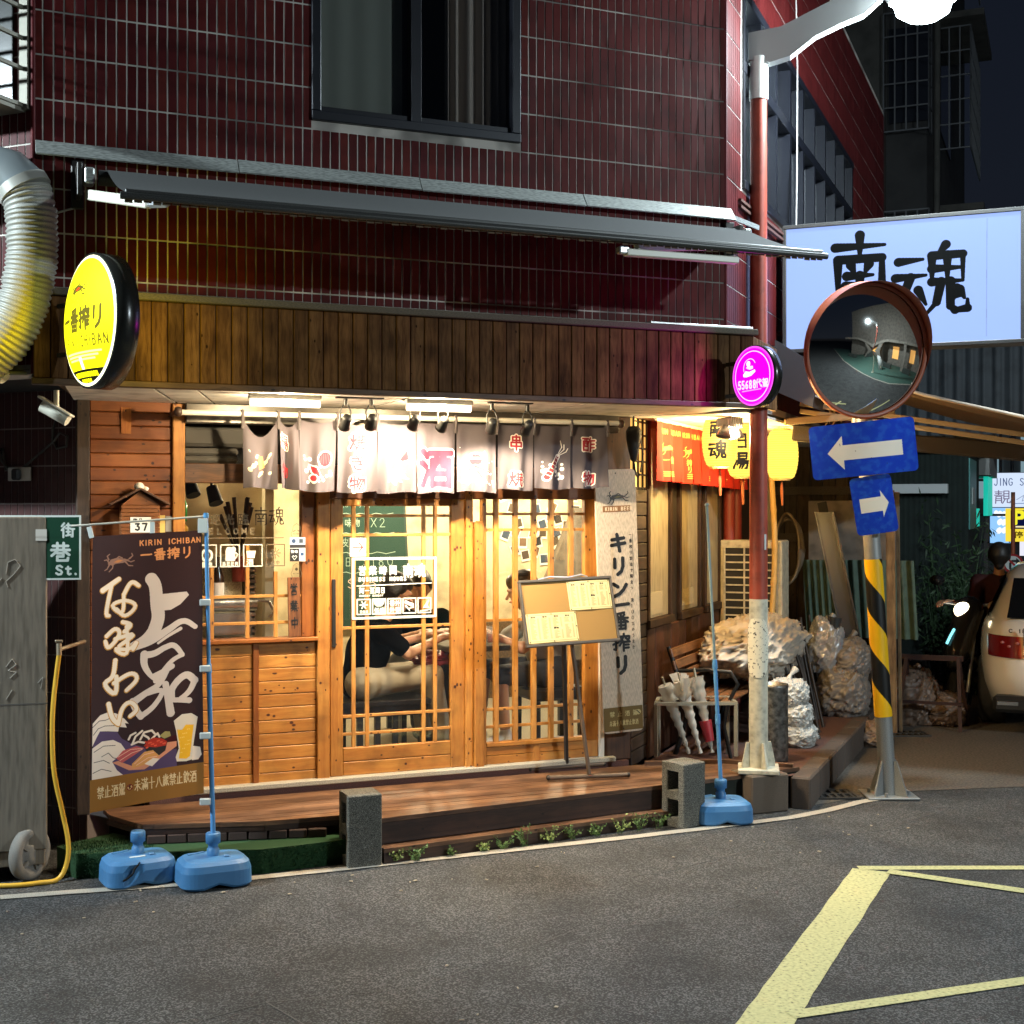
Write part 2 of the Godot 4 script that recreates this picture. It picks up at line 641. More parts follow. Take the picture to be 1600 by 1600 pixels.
func fill(im: Image, pts: Array, c: Color):
	var lo := 1e9
	var hi := -1e9
	for p in pts:
		lo = minf(lo, p.y); hi = maxf(hi, p.y)
	for yy in range(maxi(0, int(lo)), mini(im.get_height() - 1, int(hi)) + 1):
		var xs := []
		for i in pts.size():
			var a: Vector2 = pts[i]
			var b: Vector2 = pts[(i + 1) % pts.size()]
			if (a.y <= yy) != (b.y <= yy): xs.append(a.x + (yy - a.y) / (b.y - a.y) * (b.x - a.x))
		xs.sort()
		for k in range(0, xs.size() - 1, 2):
			im.fill_rect(Rect2i(int(round(xs[k])), yy, maxi(1, int(round(xs[k + 1] - xs[k]))), 1), c)

func pts(s: String, ox := 0.0, oy := 0.0, sx := 1.0, sy := 1.0) -> Array:
	var o := []
	for t in s.split(" ", false):
		var p := t.split_floats(",")
		o.append(Vector2(ox + p[0] * sx, oy + p[1] * sy))
	return o

# one character drawn with strokes in a box; w is the pen radius, brush > 0 swells the strokes like ink
func curve(p: Array) -> Array:   # the same stroke, rounded
	if p.size() < 3: return p
	var c := Curve2D.new()
	for i in p.size():
		var t: Vector2 = (p[mini(i + 1, p.size() - 1)] - p[maxi(i - 1, 0)]) / 5.0
		c.add_point(p[i], -t, t)
	var o := []
	var n := p.size() * 5
	for i in n + 1: o.append(c.sample_baked(c.get_baked_length() * i / n, true))
	return o

func glyph(im: Image, ch: String, x: float, y: float, w: float, h: float, r: float, c: Color, brush := 0.0):
	if not GLYPHS.has(ch): return
	for s in String(GLYPHS[ch]).split("|"):
		var p := pts(s, x, y, w / 100.0, h / 100.0)
		for i in p.size() - 1:
			var q0 := r
			var q1 := r
			if brush > 0.0:
				q0 = r * (1.0 + brush * (0.5 if i == 0 else -0.1))
				q1 = r * (1.0 + brush * (-0.45 if i == p.size() - 2 else 0.35))
			seg(im, p[i], p[i + 1], q0, q1, c)

func words(im: Image, s: String, x: float, y: float, w: float, h: float, gap: float, r: float, c: Color, down := false, brush := 0.0):
	for ch in s:
		var k := 0.55 if ch in "I1.:" else 1.0
		if ch != " ": glyph(im, ch, x, y, w * k, h, r, c, brush)
		if down: y += h + gap
		else: x += w * k + gap

# strokes of the characters that the photograph shows, on a 100 x 100 grid
const GLYPHS := {
"一": "8,50 92,48", "十": "6,48 94,48|50,4 50,96", "八": "38,20 32,60 8,92|58,12 68,54 94,90",
"番": "70,6 25,14|50,10 50,52|30,20 38,32|70,18 60,32|10,36 90,36|48,38 12,60|52,38 90,58|24,58 24,96|24,58 76,58 76,96|24,76 76,76|24,94 76,94|50,58 50,94",
"搾": "18,6 18,88 8,84|4,28 34,26|4,58 34,48|64,4 64,16|42,32 42,18 94,18 94,30|58,26 44,42|74,26 90,40|56,40 40,66|52,48 96,48|62,48 62,96|62,64 90,64|62,80 90,80",
"り": "28,10 27,56|72,8 73,54 62,80 40,95", "リ": "26,12 26,58|74,8 74,54 64,80 42,95",
"キ": "14,34 84,26|10,64 90,54|44,6 58,96", "ン": "14,20 40,36|14,88 50,74 74,52 90,26",
"な": "12,26 52,22|36,6 28,40 12,62|66,20 92,34|66,46 66,78 54,92 36,88 36,76 54,72 90,90",
"味": "8,24 8,74|8,24 34,24 34,74|8,70 34,70|46,26 90,26|40,48 96,48|68,6 68,96|66,50 40,86|70,50 96,84",
"わ": "30,6 30,96|10,30 44,26 8,76|40,54 62,34 86,42 90,64 74,86 52,92", "い": "16,20 18,62 28,84 40,66|70,26 84,44 88,66",
"南": "12,20 88,20|50,4 50,36|16,38 16,96|16,38 84,38 84,92 72,96|36,46 42,58|64,46 58,58|30,62 70,62|28,76 72,76|50,62 50,96",
"魂": "8,22 40,20|4,44 44,42|24,44 10,80 40,74|34,62 44,82|70,2 60,14|52,16 52,52|52,16 92,16 92,52|52,34 92,34|52,52 92,52|72,16 72,52|64,52 58,80 44,96|76,52 76,86 82,92 98,90 98,78|84,62 78,74 92,72|88,64 94,76",
"白": "50,2 40,18|20,20 20,94|20,20 80,20 80,94|20,54 80,54|20,92 80,92",
"湯": "8,10 22,22|4,36 18,46|6,92 26,60|42,8 42,40|42,8 84,8 84,40|42,24 84,24|42,40 84,40|32,52 96,52|44,52 32,74|40,64 92,64 88,92 78,94|58,64 44,92|74,64 58,94",
"禁": "4,18 46,18|26,4 26,46|24,20 6,42|28,20 46,38|54,18 96,18|74,4 74,46|72,20 56,42|76,20 96,40|22,54 78,54|8,68 92,68|50,68 50,94 40,96|30,76 16,90|70,76 86,90",
"止": "50,6 50,90|50,44 84,44|22,34 22,90|6,90 94,90",
"酒": "8,10 22,22|4,38 18,48|6,92 26,60|32,14 96,14|40,32 40,96|40,32 90,32 90,96|54,14 54,40 44,54|74,14 74,46 88,48|40,66 90,66|40,92 90,92",
"駕": "10,14 44,14 40,40 32,42|26,2 22,24 8,44|58,10 58,40|58,10 88,10 88,40|58,38 88,38|20,50 20,80|20,50 84,50|20,60 78,60|20,70 78,70|52,50 52,80|20,80 88,80 82,96 74,96|18,86 12,96|36,86 38,96|52,86 56,96|66,86 70,92",
"未": "20,24 80,24|8,48 92,48|50,4 50,96|48,50 10,86|52,50 92,84",
"滿": "8,10 20,22|4,38 16,48|6,92 24,60|30,18 96,18|48,4 48,34|78,4 78,34|48,34 78,34|34,46 34,96|34,46 94,46 94,92 86,96|64,34 64,90|50,56 44,80|50,60 58,78|78,56 72,80|78,60 86,78",
"歲": "50,2 50,24|24,12 24,24|50,12 78,12|8,26 92,26|20,36 16,70 6,94|20,38 88,38|58,30 70,70 92,92|92,78 92,92|30,50 54,50|40,44 40,62|28,64 56,64|42,64 30,92|34,72 26,84|50,72 56,82|82,52 56,90|72,28 82,34",
"飲": "28,2 6,30|28,6 48,26|18,30 40,30|16,40 16,92 34,84|16,40 42,40 42,66|16,52 42,52|16,66 42,66|34,72 46,88|64,6 52,36|60,22 92,22 86,40|72,30 70,60 48,94|72,54 96,92",
"街": "24,4 6,24|28,26 6,50|18,44 18,96|42,18 66,18|54,6 54,38|38,38 70,38|42,60 66,60|54,46 54,84|38,86 70,80|76,20 96,20|74,42 98,42|86,42 86,92 78,92",
"巷": "12,18 88,18|34,4 34,36|66,4 66,36|4,38 96,38|36,40 6,66|64,40 94,62|34,54 64,54 64,70 34,70 34,90 86,90 88,78",
"営": "18,6 26,18|48,2 52,16|82,4 72,18|10,36 10,24 90,24 90,36|34,34 34,56|34,34 66,34 66,56|34,54 66,54|48,56 44,66|22,66 22,96|22,66 78,66 78,96|22,94 78,94",
"業": "38,4 38,24|62,4 62,24|20,8 26,20|80,8 74,20|6,26 94,26|36,30 42,40|64,30 58,40|14,42 86,42|18,54 82,54|6,68 94,68|50,42 50,98|46,68 10,92|54,68 92,92",
"中": "14,26 14,66|14,26 86,26 86,66|14,62 86,62|50,4 50,98",
"時": "8,16 8,82|8,16 36,16 36,82|8,48 36,48|8,80 36,80|48,18 90,18|68,4 68,36|42,38 96,38|44,60 96,60|80,40 80,92 68,94|56,70 64,82",
"間": "10,6 10,98|10,6 44,6 44,34|10,20 44,20|10,34 44,34|90,6 90,94 82,96|56,6 90,6|56,6 56,34|56,20 90,20|56,34 90,34|34,48 34,84|34,48 66,48 66,84|34,64 66,64|34,82 66,82",
"周": "16,8 16,60 6,94|16,8 88,8 88,92 76,94|36,24 68,24|52,14 52,40|32,40 72,40|36,54 36,80|36,54 68,54 68,80|36,78 68,78",
"至": "10,10 90,10|44,12 20,38 76,34|64,22 82,46|16,62 84,62|50,42 50,92|6,92 94,92",
"日": "22,8 22,94|22,8 78,8 78,94|22,50 78,50|22,92 78,92",
"焼": "10,28 16,46|40,24 32,42|24,4 24,50 6,92|26,56 40,84|46,16 94,16|58,6 58,28|80,6 80,28|42,36 98,36|58,40 56,64 40,94|76,40 76,84 84,90 96,88 96,72|44,52 96,52",
"き": "18,24 76,18|14,44 84,38|38,4 76,62 48,56|26,66 32,86 72,92",
"物": "12,14 6,40|8,32 44,32|26,4 26,96|6,64 46,52|58,6 46,44|54,26 92,26 88,84 74,92|70,28 46,72|84,30 56,90",
"串": "24,12 24,36|24,12 76,12 76,36|24,34 76,34|14,48 14,74|14,48 86,48 86,74|14,72 86,72|50,2 50,98",
"酢": "6,12 52,12|10,30 10,94|10,30 48,30 48,94|22,12 22,46 14,56|36,12 36,50 46,52|10,64 48,64|10,92 48,92|68,6 54,40|64,26 98,26|72,26 72,98|72,50 96,50|72,74 96,74",
"揚": "18,6 18,88 8,84|4,28 34,26|4,58 34,48|46,6 46,40|46,6 86,6 86,40|46,24 86,24|46,40 86,40|38,52 98,52|50,52 38,74|46,64 94,64 90,92 80,94|62,64 50,92|78,64 62,94",
"代": "30,4 6,46|20,30 20,98|38,38 96,28|58,4 68,60 92,94 96,76|78,8 90,18",
"停": "26,4 6,44|18,30 18,98|64,2 64,14|34,16 98,16|48,26 48,42|48,26 84,26 84,42|48,42 84,42|34,60 34,50 96,50 96,60|44,68 88,68|66,68 66,96 56,96",
"車": "10,16 90,16|22,30 22,66|22,30 78,30 78,66|22,48 78,48|22,66 78,66|6,82 94,82|50,4 50,98",
"場": "4,34 34,32|20,8 20,78|4,84 38,72|48,6 48,40|48,6 88,6 88,40|48,24 88,24|48,40 88,40|38,52 98,52|50,52 38,74|46,64 94,64 90,92 80,94|62,64 50,92|78,64 62,94",
"靚": "6,12 50,12|10,24 46,24|4,36 52,36|28,2 28,36|12,46 10,96|12,46 46,46 46,92|12,62 46,62|12,76 46,76|60,6 60,64|60,6 90,6 90,64|60,26 90,26|60,44 90,44|60,62 90,62|68,64 52,96|80,64 80,90 98,92 98,80",
"光": "50,4 50,42|20,14 30,32|80,12 68,32|6,46 94,46|38,46 34,76 8,96|60,46 60,86 68,92 94,90 94,74",
"臨": "8,6 8,96|8,6 40,6|8,34 38,34 38,62|24,6 24,34|8,62 38,62|24,62 24,92|8,94 42,94|60,2 48,24|54,14 96,14|58,28 58,50|58,28 88,28 88,50|58,50 88,50|46,60 46,94|46,60 66,60 66,94|46,92 66,92|76,60 76,94|76,60 96,60 96,94|76,92 96,92",
"迎": "10,14 20,26|6,42 22,42 22,74|4,86 22,76 60,92 98,92|42,12 42,66|42,12 58,6|42,66 58,56|66,12 66,76|66,12 92,12 92,56 82,58",
"低": "26,4 6,44|18,30 18,98|86,8 44,18|46,18 46,86|46,86 62,74|46,48 94,48|66,16 74,60 92,92 96,78|52,94 76,94",
"消": "8,10 22,22|4,38 18,48|6,92 26,60|62,2 62,40|40,10 48,30|88,8 78,30|42,40 42,98|42,40 88,40 88,92 80,96|42,58 88,58|42,74 88,74",
"外": "26,4 6,52|20,26 48,26 42,58 8,94|18,44 32,58|68,4 68,98|70,36 94,54",
"帶": "8,20 92,20|24,6 24,40|50,4 50,40|76,6 76,40|24,40 76,40|8,60 8,48 92,48 92,60|24,64 24,92|24,64 76,64 76,92|50,54 50,98",
"で": "10,24 84,20 52,40 44,66 58,86 78,88|74,40 80,50|86,36 92,46", "つ": "8,34 56,24 88,42 80,66 44,82", "の": "52,20 44,60 24,80 12,60 24,32 54,20 84,36 86,62 62,84",
"う": "36,8 62,14|20,38 60,30 78,48 66,76 40,94", "ま": "16,22 84,22|20,44 80,44|50,6 50,72 36,90 20,80 36,70 84,90", "さ": "12,32 86,26|40,6 72,58 48,54|24,64 30,84 70,92",
"立": "50,4 50,20|14,26 86,26|34,40 42,80|70,38 58,84|6,88 94,88",
"製": "10,14 46,14|28,4 28,44|8,28 50,28|60,8 60,34|82,4 82,42|50,46 50,58|8,58 92,58|48,60 8,92|40,70 40,94 56,86|52,62 92,94",
"法": "8,10 22,22|4,38 18,48|6,92 26,60|36,26 92,26|64,4 64,52|30,52 98,52|60,52 42,88 86,82|76,68 92,94",
"際": "8,6 8,98|8,6 34,6 22,36 34,60 18,66|54,6 40,36|48,14 66,14 44,42|72,8 92,10 78,30|70,10 96,40|48,50 82,50|38,66 96,66|68,66 68,96|54,76 42,90|82,76 94,90",
"麦": "12,14 88,14|20,28 80,28|6,44 94,44|50,2 50,44|42,46 14,76|32,58 78,58 44,88 8,96|40,66 66,84 94,96",
"米": "50,4 50,96|8,46 92,46|20,12 38,38|82,10 62,38|46,50 8,90|54,50 94,88", "皮": "20,24 20,60 6,94|20,24 90,24 84,38|52,4 52,52|24,52 82,52 56,80 24,96|36,58 64,82 96,96",
"A": "10,96 50,4 90,96|26,62 74,62", "B": "16,4 16,96|16,4 64,6 74,26 62,46 16,48|62,48 82,68 68,94 16,96", "C": "86,20 60,4 30,10 12,36 14,68 34,92 62,96 86,80",
"D": "16,4 16,96|16,4 56,6 84,30 84,70 56,94 16,96", "E": "82,4 18,4 18,96 82,96|18,48 72,48", "G": "86,20 60,4 30,10 12,40 16,72 38,94 66,94 86,78 86,54 58,54",
"H": "14,4 14,96|86,4 86,96|14,48 86,48", "I": "50,4 50,96", "J": "74,4 74,72 58,94 34,94 18,76", "K": "18,4 18,96|84,4 20,54|44,40 86,96", "L": "20,4 20,96 82,96",
"M": "10,96 14,4 50,70 86,4 90,96", "N": "14,96 14,4 86,96 86,4", "O": "50,4 20,18 10,50 20,82 50,96 80,82 90,50 80,18 50,4", "P": "18,96 18,4 64,6 82,28 64,52 18,54",
"R": "16,96 16,4 62,6 80,26 62,48 16,50|48,50 84,96", "S": "82,18 58,4 28,10 20,28 40,46 66,54 82,72 70,92 40,96 16,82", "T": "8,4 92,4|50,4 50,96", "U": "14,4 14,66 30,92 66,94 86,68 86,4",
"W": "4,4 26,96 50,30 74,96 96,4", "X": "10,4 90,96|90,4 10,96", "Y": "8,4 50,50 92,4|50,50 50,96", "t": "46,16 46,86 60,96 76,90|24,36 76,36", ".": "48,90 52,94",
"0": "50,4 22,20 14,50 22,80 50,96 78,80 86,50 78,20 50,4", "1": "30,20 52,4 52,96", "2": "16,26 30,8 62,4 80,22 72,46 16,96 86,96", "3": "16,10 78,8 46,40 78,54 78,82 50,96 18,86",
"5": "80,4 26,4 20,46 56,40 82,60 76,86 46,96 16,84", "6": "76,10 44,20 20,56 24,86 52,96 78,82 76,58 50,50 22,64", "7": "12,6 86,6 44,96", "8": "50,4 24,16 26,38 50,46 78,62 76,88 50,96 24,88 22,62 50,46 74,38 76,16 50,4",
"%": "24,10 10,24 24,38 38,24 24,10|84,6 16,96|76,62 62,78 76,94 90,78 76,62", "$": "82,22 58,12 28,16 20,32 40,46 66,54 82,68 70,86 40,90 16,78|50,2 50,98",
}

# ---------------------------------------------------------------- ground
func strip(poly: Array, y: float, mb: MB):
	var p := PackedVector2Array()
	for q in poly: p.append(Vector2(q.x, -q.y))
	var idx := Geometry2D.triangulate_polygon(p)
	for k in idx.size() / 3:
		var a := p[idx[k * 3]]
		var b := p[idx[k * 3 + 1]]
		var c := p[idx[k * 3 + 2]]
		if (b - a).cross(c - a) < 0:
			var s := b
			b = c; c = s
		mb.tri(Vector3(a.x, y, -a.y), Vector3(b.x, y, -b.y), Vector3(c.x, y, -c.y))

func ribbon(center: Array, w: float, y: float, mb: MB, ragged := 0.0):
	for i in center.size() - 1:
		var n := maxi(1, int((center[i + 1] - center[i]).length() / 0.12)) if ragged > 0.0 else 1
		for k in n:
			var q := []
			for t in [float(k) / n, float(k + 1) / n]:
				var p: Vector2 = center[i].lerp(center[i + 1], t)
				var d: Vector2 = (center[mini(i + 1, center.size() - 1)] - center[i]).normalized().orthogonal()
				var j := ragged * (fposmod(sin(p.x * 91.7 + p.y * 47.3) * 437.5, 1.0) - 0.5)
				q.append(Vector3(p.x + d.x * (w / 2 + j), y, p.y + d.y * (w / 2 + j)))
				q.append(Vector3(p.x - d.x * (w / 2 - j), y, p.y - d.y * (w / 2 - j)))
			mb.quad(q[0], q[1], q[3], q[2])

func ground():
	var asphalt := rough_mat("asphalt", lin(0.125, 0.124, 0.122), speck, Vector3.ONE * 0.62, 0.85, 0.0, speck, 0.10)
	asphalt.detail_enabled = true
	asphalt.detail_blend_mode = BaseMaterial3D.BLEND_MODE_MUL
	asphalt.detail_albedo = patchy
	asphalt.detail_uv_layer = BaseMaterial3D.DETAIL_UV_2
	asphalt.uv2_triplanar = true
	asphalt.uv2_scale = Vector3.ONE * 0.31
	var m := MB.new()
	m.quad(Vector3(-120, 0, 120), Vector3(120, 0, 120), Vector3(120, 0, -120), Vector3(-120, 0, -120))
	tag(put("road", m, asphalt), "dark grey asphalt road running past the corner eatery", "road", "", "structure")
	var lane := rough_mat("lane_concrete", lin(0.15, 0.125, 0.10), fine, Vector3.ONE * 0.8, 0.8, 0.0, speck, 0.15)
	m = MB.new()
	strip(pts("5.07,0.66 5.91,0.51 6.84,0.71 9.6,1.9 34,-22 28,-26 7.0,-1.6"), 0.004, m)
	tag(put("side_street", m, lane), "brownish worn paving of the narrow side street beside the kerb", "pavement", "", "structure")
	var white := rough_mat("road_paint_white", lin(0.62, 0.55, 0.45), fine, Vector3.ONE * 3.0, 0.7)
	m = MB.new()
	ribbon(pts("-8,0.1 -3,0.3 -0.9,0.62 -0.18,0.77 0.18,0.85 0.63,0.90 1.19,0.97 1.77,0.98 2.31,0.97 2.88,0.965 3.71,0.95 4.15,0.93 4.81,0.89 5.12,0.81 5.47,0.69 5.75,0.63"), 0.075, 0.006, m, 0.006)
	tag(put("edge_line", m, white), "thin white edge line painted along the road in front of the deck", "road marking", "", "structure")
	var yellow := rough_mat("road_paint_yellow", lin(0.58, 0.54, 0.25), ntex(17, 0.09, 4, [[0.0, grey(0.45)], [0.16, grey(0.6)], [0.24, grey(0.86)], [0.6, grey(0.95)], [1.0, grey(1.0)]]), Vector3.ONE * 0.9, 0.75)
	m = MB.new()
	ribbon([Vector2(4.50, 2.08), Vector2(2.80, 3.67), Vector2(1.2, 5.17)], 0.20, 0.003, m, 0.007)
	ribbon([Vector2(4.46, 2.02), Vector2(5.30, 2.36), Vector2(9.4, 4.0)], 0.075, 0.005, m, 0.003)
	ribbon([Vector2(4.56, 2.14), Vector2(4.96, 2.70), Vector2(5.9, 4.0)], 0.085, 0.007, m, 0.003)
	ribbon([Vector2(2.92, 3.65), Vector2(4.02, 3.70), Vector2(6.2, 3.8)], 0.075, 0.005, m, 0.003)
	tag(put("box_junction_marking", m, yellow), "pale yellow box marking painted on the asphalt at the corner", "road marking", "", "structure")
	var tar := flat("tar", lin(0.06, 0.06, 0.058), 0.7)
	m = MB.new()
	ribbon(pts("-1.2,3.1 -0.4,2.9 0.3,3.02 1.1,2.75 1.7,2.82 2.6,2.4 3.3,2.45 4.2,2.0"), 0.004, 0.0025, m, 0.006)
	ribbon(pts("1.1,2.75 1.3,3.4 1.2,4.0 1.5,4.8"), 0.006, 0.0025, m, 0.005)
	ribbon(pts("6.2,0.9 5.2,1.35 4.4,1.4 3.4,1.7 2.9,1.55"), 0.006, 0.0025, m, 0.005)
	tag(put("road_crack", m, tar), "thin dark cracks in the asphalt", "road", "", "structure")
	var litter := MB.new()
	for k in 60: litter.box(Vector3(rng.randf_range(-0.5, 5.5), 0.006, rng.randf_range(0.9, 1.5) if k % 3 else rng.randf_range(1.5, 4.5)), Vector3(rng.randf_range(0.006, 0.022), 0.004, rng.randf_range(0.004, 0.014)), 0.0, Basis(Vector3.UP, k * 1.3))
	tag(put("litter", litter, flat("litter_pale", lin(0.34, 0.28, 0.2), 0.8)), "small bits of litter and grit scattered on the road", "litter", "", "stuff")
	# sidewalk of the side street, with kerb stones
	var paving := rough_mat("sidewalk_paving", lin(0.16, 0.07, 0.05), fine, Vector3.ONE * 1.5, 0.8)
	m = MB.new()
	var top := pts("4.16,0.02 4.9,0.62 5.02,0.60 12.2,-6.6 10.9,-6.8")
	strip(top, 0.2, m)
	var sw := put("sidewalk", m, paving)
	tag(sw, "raised sidewalk with reddish paving along the side wall of the eatery", "sidewalk", "", "structure")
	var kerb := rough_mat("kerb_stone", lin(0.13, 0.095, 0.075), fine, Vector3.ONE * 3.0, 0.85)
	var dir := Vector3(0.7071, 0, -0.7071)
	for i in 22:
		var a := Vector3(5.0, 0.0985, 0.70) + dir * (0.36 * i)
		m = MB.new()
		m.box(Vector3.ZERO, Vector3(0.354, 0.215, 0.13), 0.012)
		put("kerb_stone", m, kerb, sw, Transform3D(Basis(Vector3.UP, R45), a + dir * 0.18))
	# drain grates
	for g in [[5.42, 0.44, "iron drain grate at the kerb corner beside the foot of the sign pole"], [7.5, -1.36, "iron drain grate in the side street beside the fallen plastic bag"]]:
		var d := thing("drain_grate", g[2], "drain grate", Vector3(g[0], 0.006, g[1]), -0.35)
		m = MB.new()
		m.bb(-0.17, 0.17, 0, 0.012, -0.14, -0.12); m.bb(-0.17, 0.17, 0, 0.012, 0.12, 0.14); m.bb(-0.17, -0.15, 0, 0.012, -0.12, 0.12); m.bb(0.15, 0.17, 0, 0.012, -0.12, 0.12); m.bb(-0.15, 0.15, 0, 0.012, -0.012, 0.012)
		put("grate_frame", m, rough_mat("cast_iron", lin(0.11, 0.10, 0.09), fine, Vector3.ONE * 6, 0.6, 0.6), d)
		for k in 6:
			for s in [-1, 1]:
				put("bar", bx(-0.14 + k * 0.052, -0.12 + k * 0.052, 0.0005, 0.011, s * 0.066 - 0.053, s * 0.066 + 0.053), mats["cast_iron"], d)
		put("drain_pit", bx(-0.15, 0.15, -0.001, 0.001, -0.12, 0.12), flat("pit_black", lin(0.004, 0.004, 0.004), 0.9), d)

# ---------------------------------------------------------------- the building
func tile_mats() -> Array:
	var o := []
	var cs := [[0.085, 0.010, 0.010], [0.10, 0.013, 0.012], [0.075, 0.008, 0.009], [0.115, 0.016, 0.013], [0.09, 0.012, 0.014]]
	for i in cs.size():
		o.append(rough_mat("glazed_tile_%d" % i, lin(cs[i][0], cs[i][1], cs[i][2]), stain, Vector3.ONE * (0.5 + 0.1 * i), 0.55))
		o[i].metallic_specular = 0.22
	return o

func building():
	var b := thing("corner_building", "dark red tiled corner building with the lit eatery at street level", "building")
	var grout := rough_mat("grout", lin(0.52, 0.48, 0.43), ntex(31, 0.01, 4, [[0.0, grey(0.35)], [0.4, grey(0.75)], [0.6, grey(1.0)], [1.0, grey(1.0)]]), Vector3.ONE * 0.35, 0.85)
	var dark := flat("dark_void", lin(0.012, 0.010, 0.010), 0.9)
	var wx0 := 1.715
	var wx1 := 2.915
	var wy := 4.0
	# upper wall (the face of the grout); the tiles stand 9 mm proud of it
	var m := MB.new()
	m.bb(0.32, wx0, 2.6, 6.4, 0.8, 0.99); m.bb(wx1, 4.25, 2.6, 6.4, 0.8, 0.99); m.bb(wx0, wx1, 2.6, wy, 0.8, 0.99); m.bb(wx0, wx1, 5.6, 6.4, 0.8, 0.99)
	put("wall", m, grout, b)
	m = MB.new()
	m.bb(0, 7.5, 2.6, 3.97, -0.2, -0.01); m.bb(0, 0.45, 3.97, 6.4, -0.2, -0.01); m.bb(5.1, 7.5, 3.97, 6.4, -0.2, -0.01); m.bb(0.45, 5.1, 5.25, 6.4, -0.2, -0.01)
	var rside := part("side_wall", b, Vector3(4.275, 0, 0.985), R45)
	put("wall", m, grout, rside)
	m = MB.new()
	m.bb(-6, 0, 2.6, 6.4, -0.2, -0.01)
	var lside := part("side_wall", b, Vector3(0.325, 0, 0.985), -R45)
	put("wall", m, grout, lside)
	# tiles
	var tm := tile_mats()
	var shape := MB.new()
	shape.box(Vector3.ZERO, Vector3(0.0425, 0.2095, 0.010), 0.002)
	var tile := shape.mesh()
	var rest := MB.new()
	var spots := []
	for r in range(-1, 15):
		for c in 79:
			var x := 0.345 + c * 0.05
			var y0 := 3.08 + 0.2185 * r
			var y1 := y0 + 0.2185
			if r == -1: y0 = 3.03
			var inside := x > wx0 - 0.02 and x < wx1 + 0.02
			if inside and y1 > wy + 0.16: continue
			if inside and y1 > wy - 0.01: y1 = wy - 0.012
			spots.append([x, (y0 + y1) / 2, y1 - y0])
	var shown := spots.filter(func(s): return s[1] < 4.95 and s[2] > 0.15 and (s[0] < 1.35 or s[1] > 3.75 or s[1] < 3.35))
	shown.sort_custom(func(p, q): return p[0] + absf(p[1] - 3.9) * 0.05 < q[0] + absf(q[1] - 3.9) * 0.05)
	shown = shown.slice(0, 300)
	var keys := {}
	for s in shown: keys[Vector2(s[0], s[1])] = true
	for s in spots:
		var tilt := Vector3(rng.randf_range(-0.012, 0.012), rng.randf_range(-0.02, 0.02), rng.randf_range(-0.006, 0.006))
		if keys.has(Vector2(s[0], s[1])):
			var bs := Basis.from_euler(tilt) * Basis.from_scale(Vector3(1, (s[2] - 0.009) / 0.2095, 1))
			put("tile", tile, tm[rng.randi() % 5], b, Transform3D(bs, Vector3(s[0], s[1], 0.989)))
		else:
			rest.box(Vector3(s[0], s[1], 0.989), Vector3(0.0425, s[2] - 0.009, 0.010), 0.0, Basis.from_euler(tilt))
	tag(put("tile_field", rest, tm[1], b), "", "", "", "stuff")
	rest = MB.new()
	for r in range(-2, 15):
		for c in 150:
			var x := 0.03 + c * 0.05
			var y := 3.08 + 0.2185 * (r + 0.5)
			if x > 0.42 and x < 5.13 and y > 3.85 and y < 5.35: continue
			rest.box(Vector3(x, y, -0.0113), Vector3(0.0425, 0.2095, 0.010), 0.0, Basis.from_euler(Vector3(0, rng.randf_range(-0.02, 0.02), 0)))
	tag(put("tile_field", rest, tm[0], rside), "", "", "", "stuff")
	rest = MB.new()
	for r in range(-2, 15):
		for c in 40:
			rest.box(Vector3(-0.03 - c * 0.05, 3.08 + 0.2185 * (r + 0.5), -0.0113), Vector3(0.0425, 0.2095, 0.010))
	tag(put("tile_field", rest, tm[2], lside), "", "", "", "stuff")
	# corner beads between the faces
	m = MB.new()
	m.cyl(Vector3(4.262, 2.6, 0.988), Vector3(4.262, 6.4, 0.988), 0.012, 0.012, 8)
	m.cyl(Vector3(0.325, 2.6, 0.988), Vector3(0.325, 6.4, 0.988), 0.012, 0.012, 8)
	put("corner_bead", m, tm[4], b)
	# floor slab of the upper storey and roof, inner back walls: close the volume
	m = MB.new()
	strip(pts("0.32,0.98 4.26,0.98 9.6,-4.36 -5.0,-4.36"), 2.62, m)
	strip(pts("0.32,0.98 4.26,0.98 9.6,-4.36 -5.0,-4.36"), 6.4, m)
	strip(pts("0.32,0.98 4.26,0.98 9.6,-4.36 -5.0,-4.36"), 6.3, m)
	m.bb(-5.0, 9.6, 2.62, 6.4, -4.5, -4.36)
	put("floor_slab", m, dark, b)
	# upper window: black frame, two panes, curtain behind
	var black := flat("black_aluminium", lin(0.008, 0.009, 0.014), 0.35, 0.3)
	var w := part("window", b)
	m = MB.new()
	m.bb(wx0, wx1, wy, wy + 0.05, 0.90, 1.015, 0.004); m.bb(wx0, wx0 + 0.05, wy + 0.05, 5.6, 0.90, 1.013, 0.004); m.bb(wx1 - 0.05, wx1, wy + 0.05, 5.6, 0.90, 1.013, 0.004); m.bb(wx0 + 0.05, wx1 - 0.05, 5.55, 5.6, 0.90, 1.013)
	put("frame", m, black, w)
	m = MB.new()
	m.bb(2.275, 2.335, wy + 0.05, 5.55, 0.915, 0.985, 0.003); m.bb(wx0 + 0.05, 2.275, wy + 0.05, wy + 0.09, 0.925, 0.96); m.bb(2.335, wx1 - 0.05, wy + 0.05, wy + 0.085, 0.945, 0.98)
	put("sash", m, black, w)
	var glass := pane_mat("window_glass", Color(0.05, 0.06, 0.06), 0.10)
	put("pane", bx(wx0 + 0.05, 2.28, wy + 0.09, 5.55, 0.938, 0.942), glass, w)
	put("pane", bx(2.335, wx1 - 0.05, wy + 0.085, 5.55, 0.958, 0.962), glass, w)
	m = MB.new()
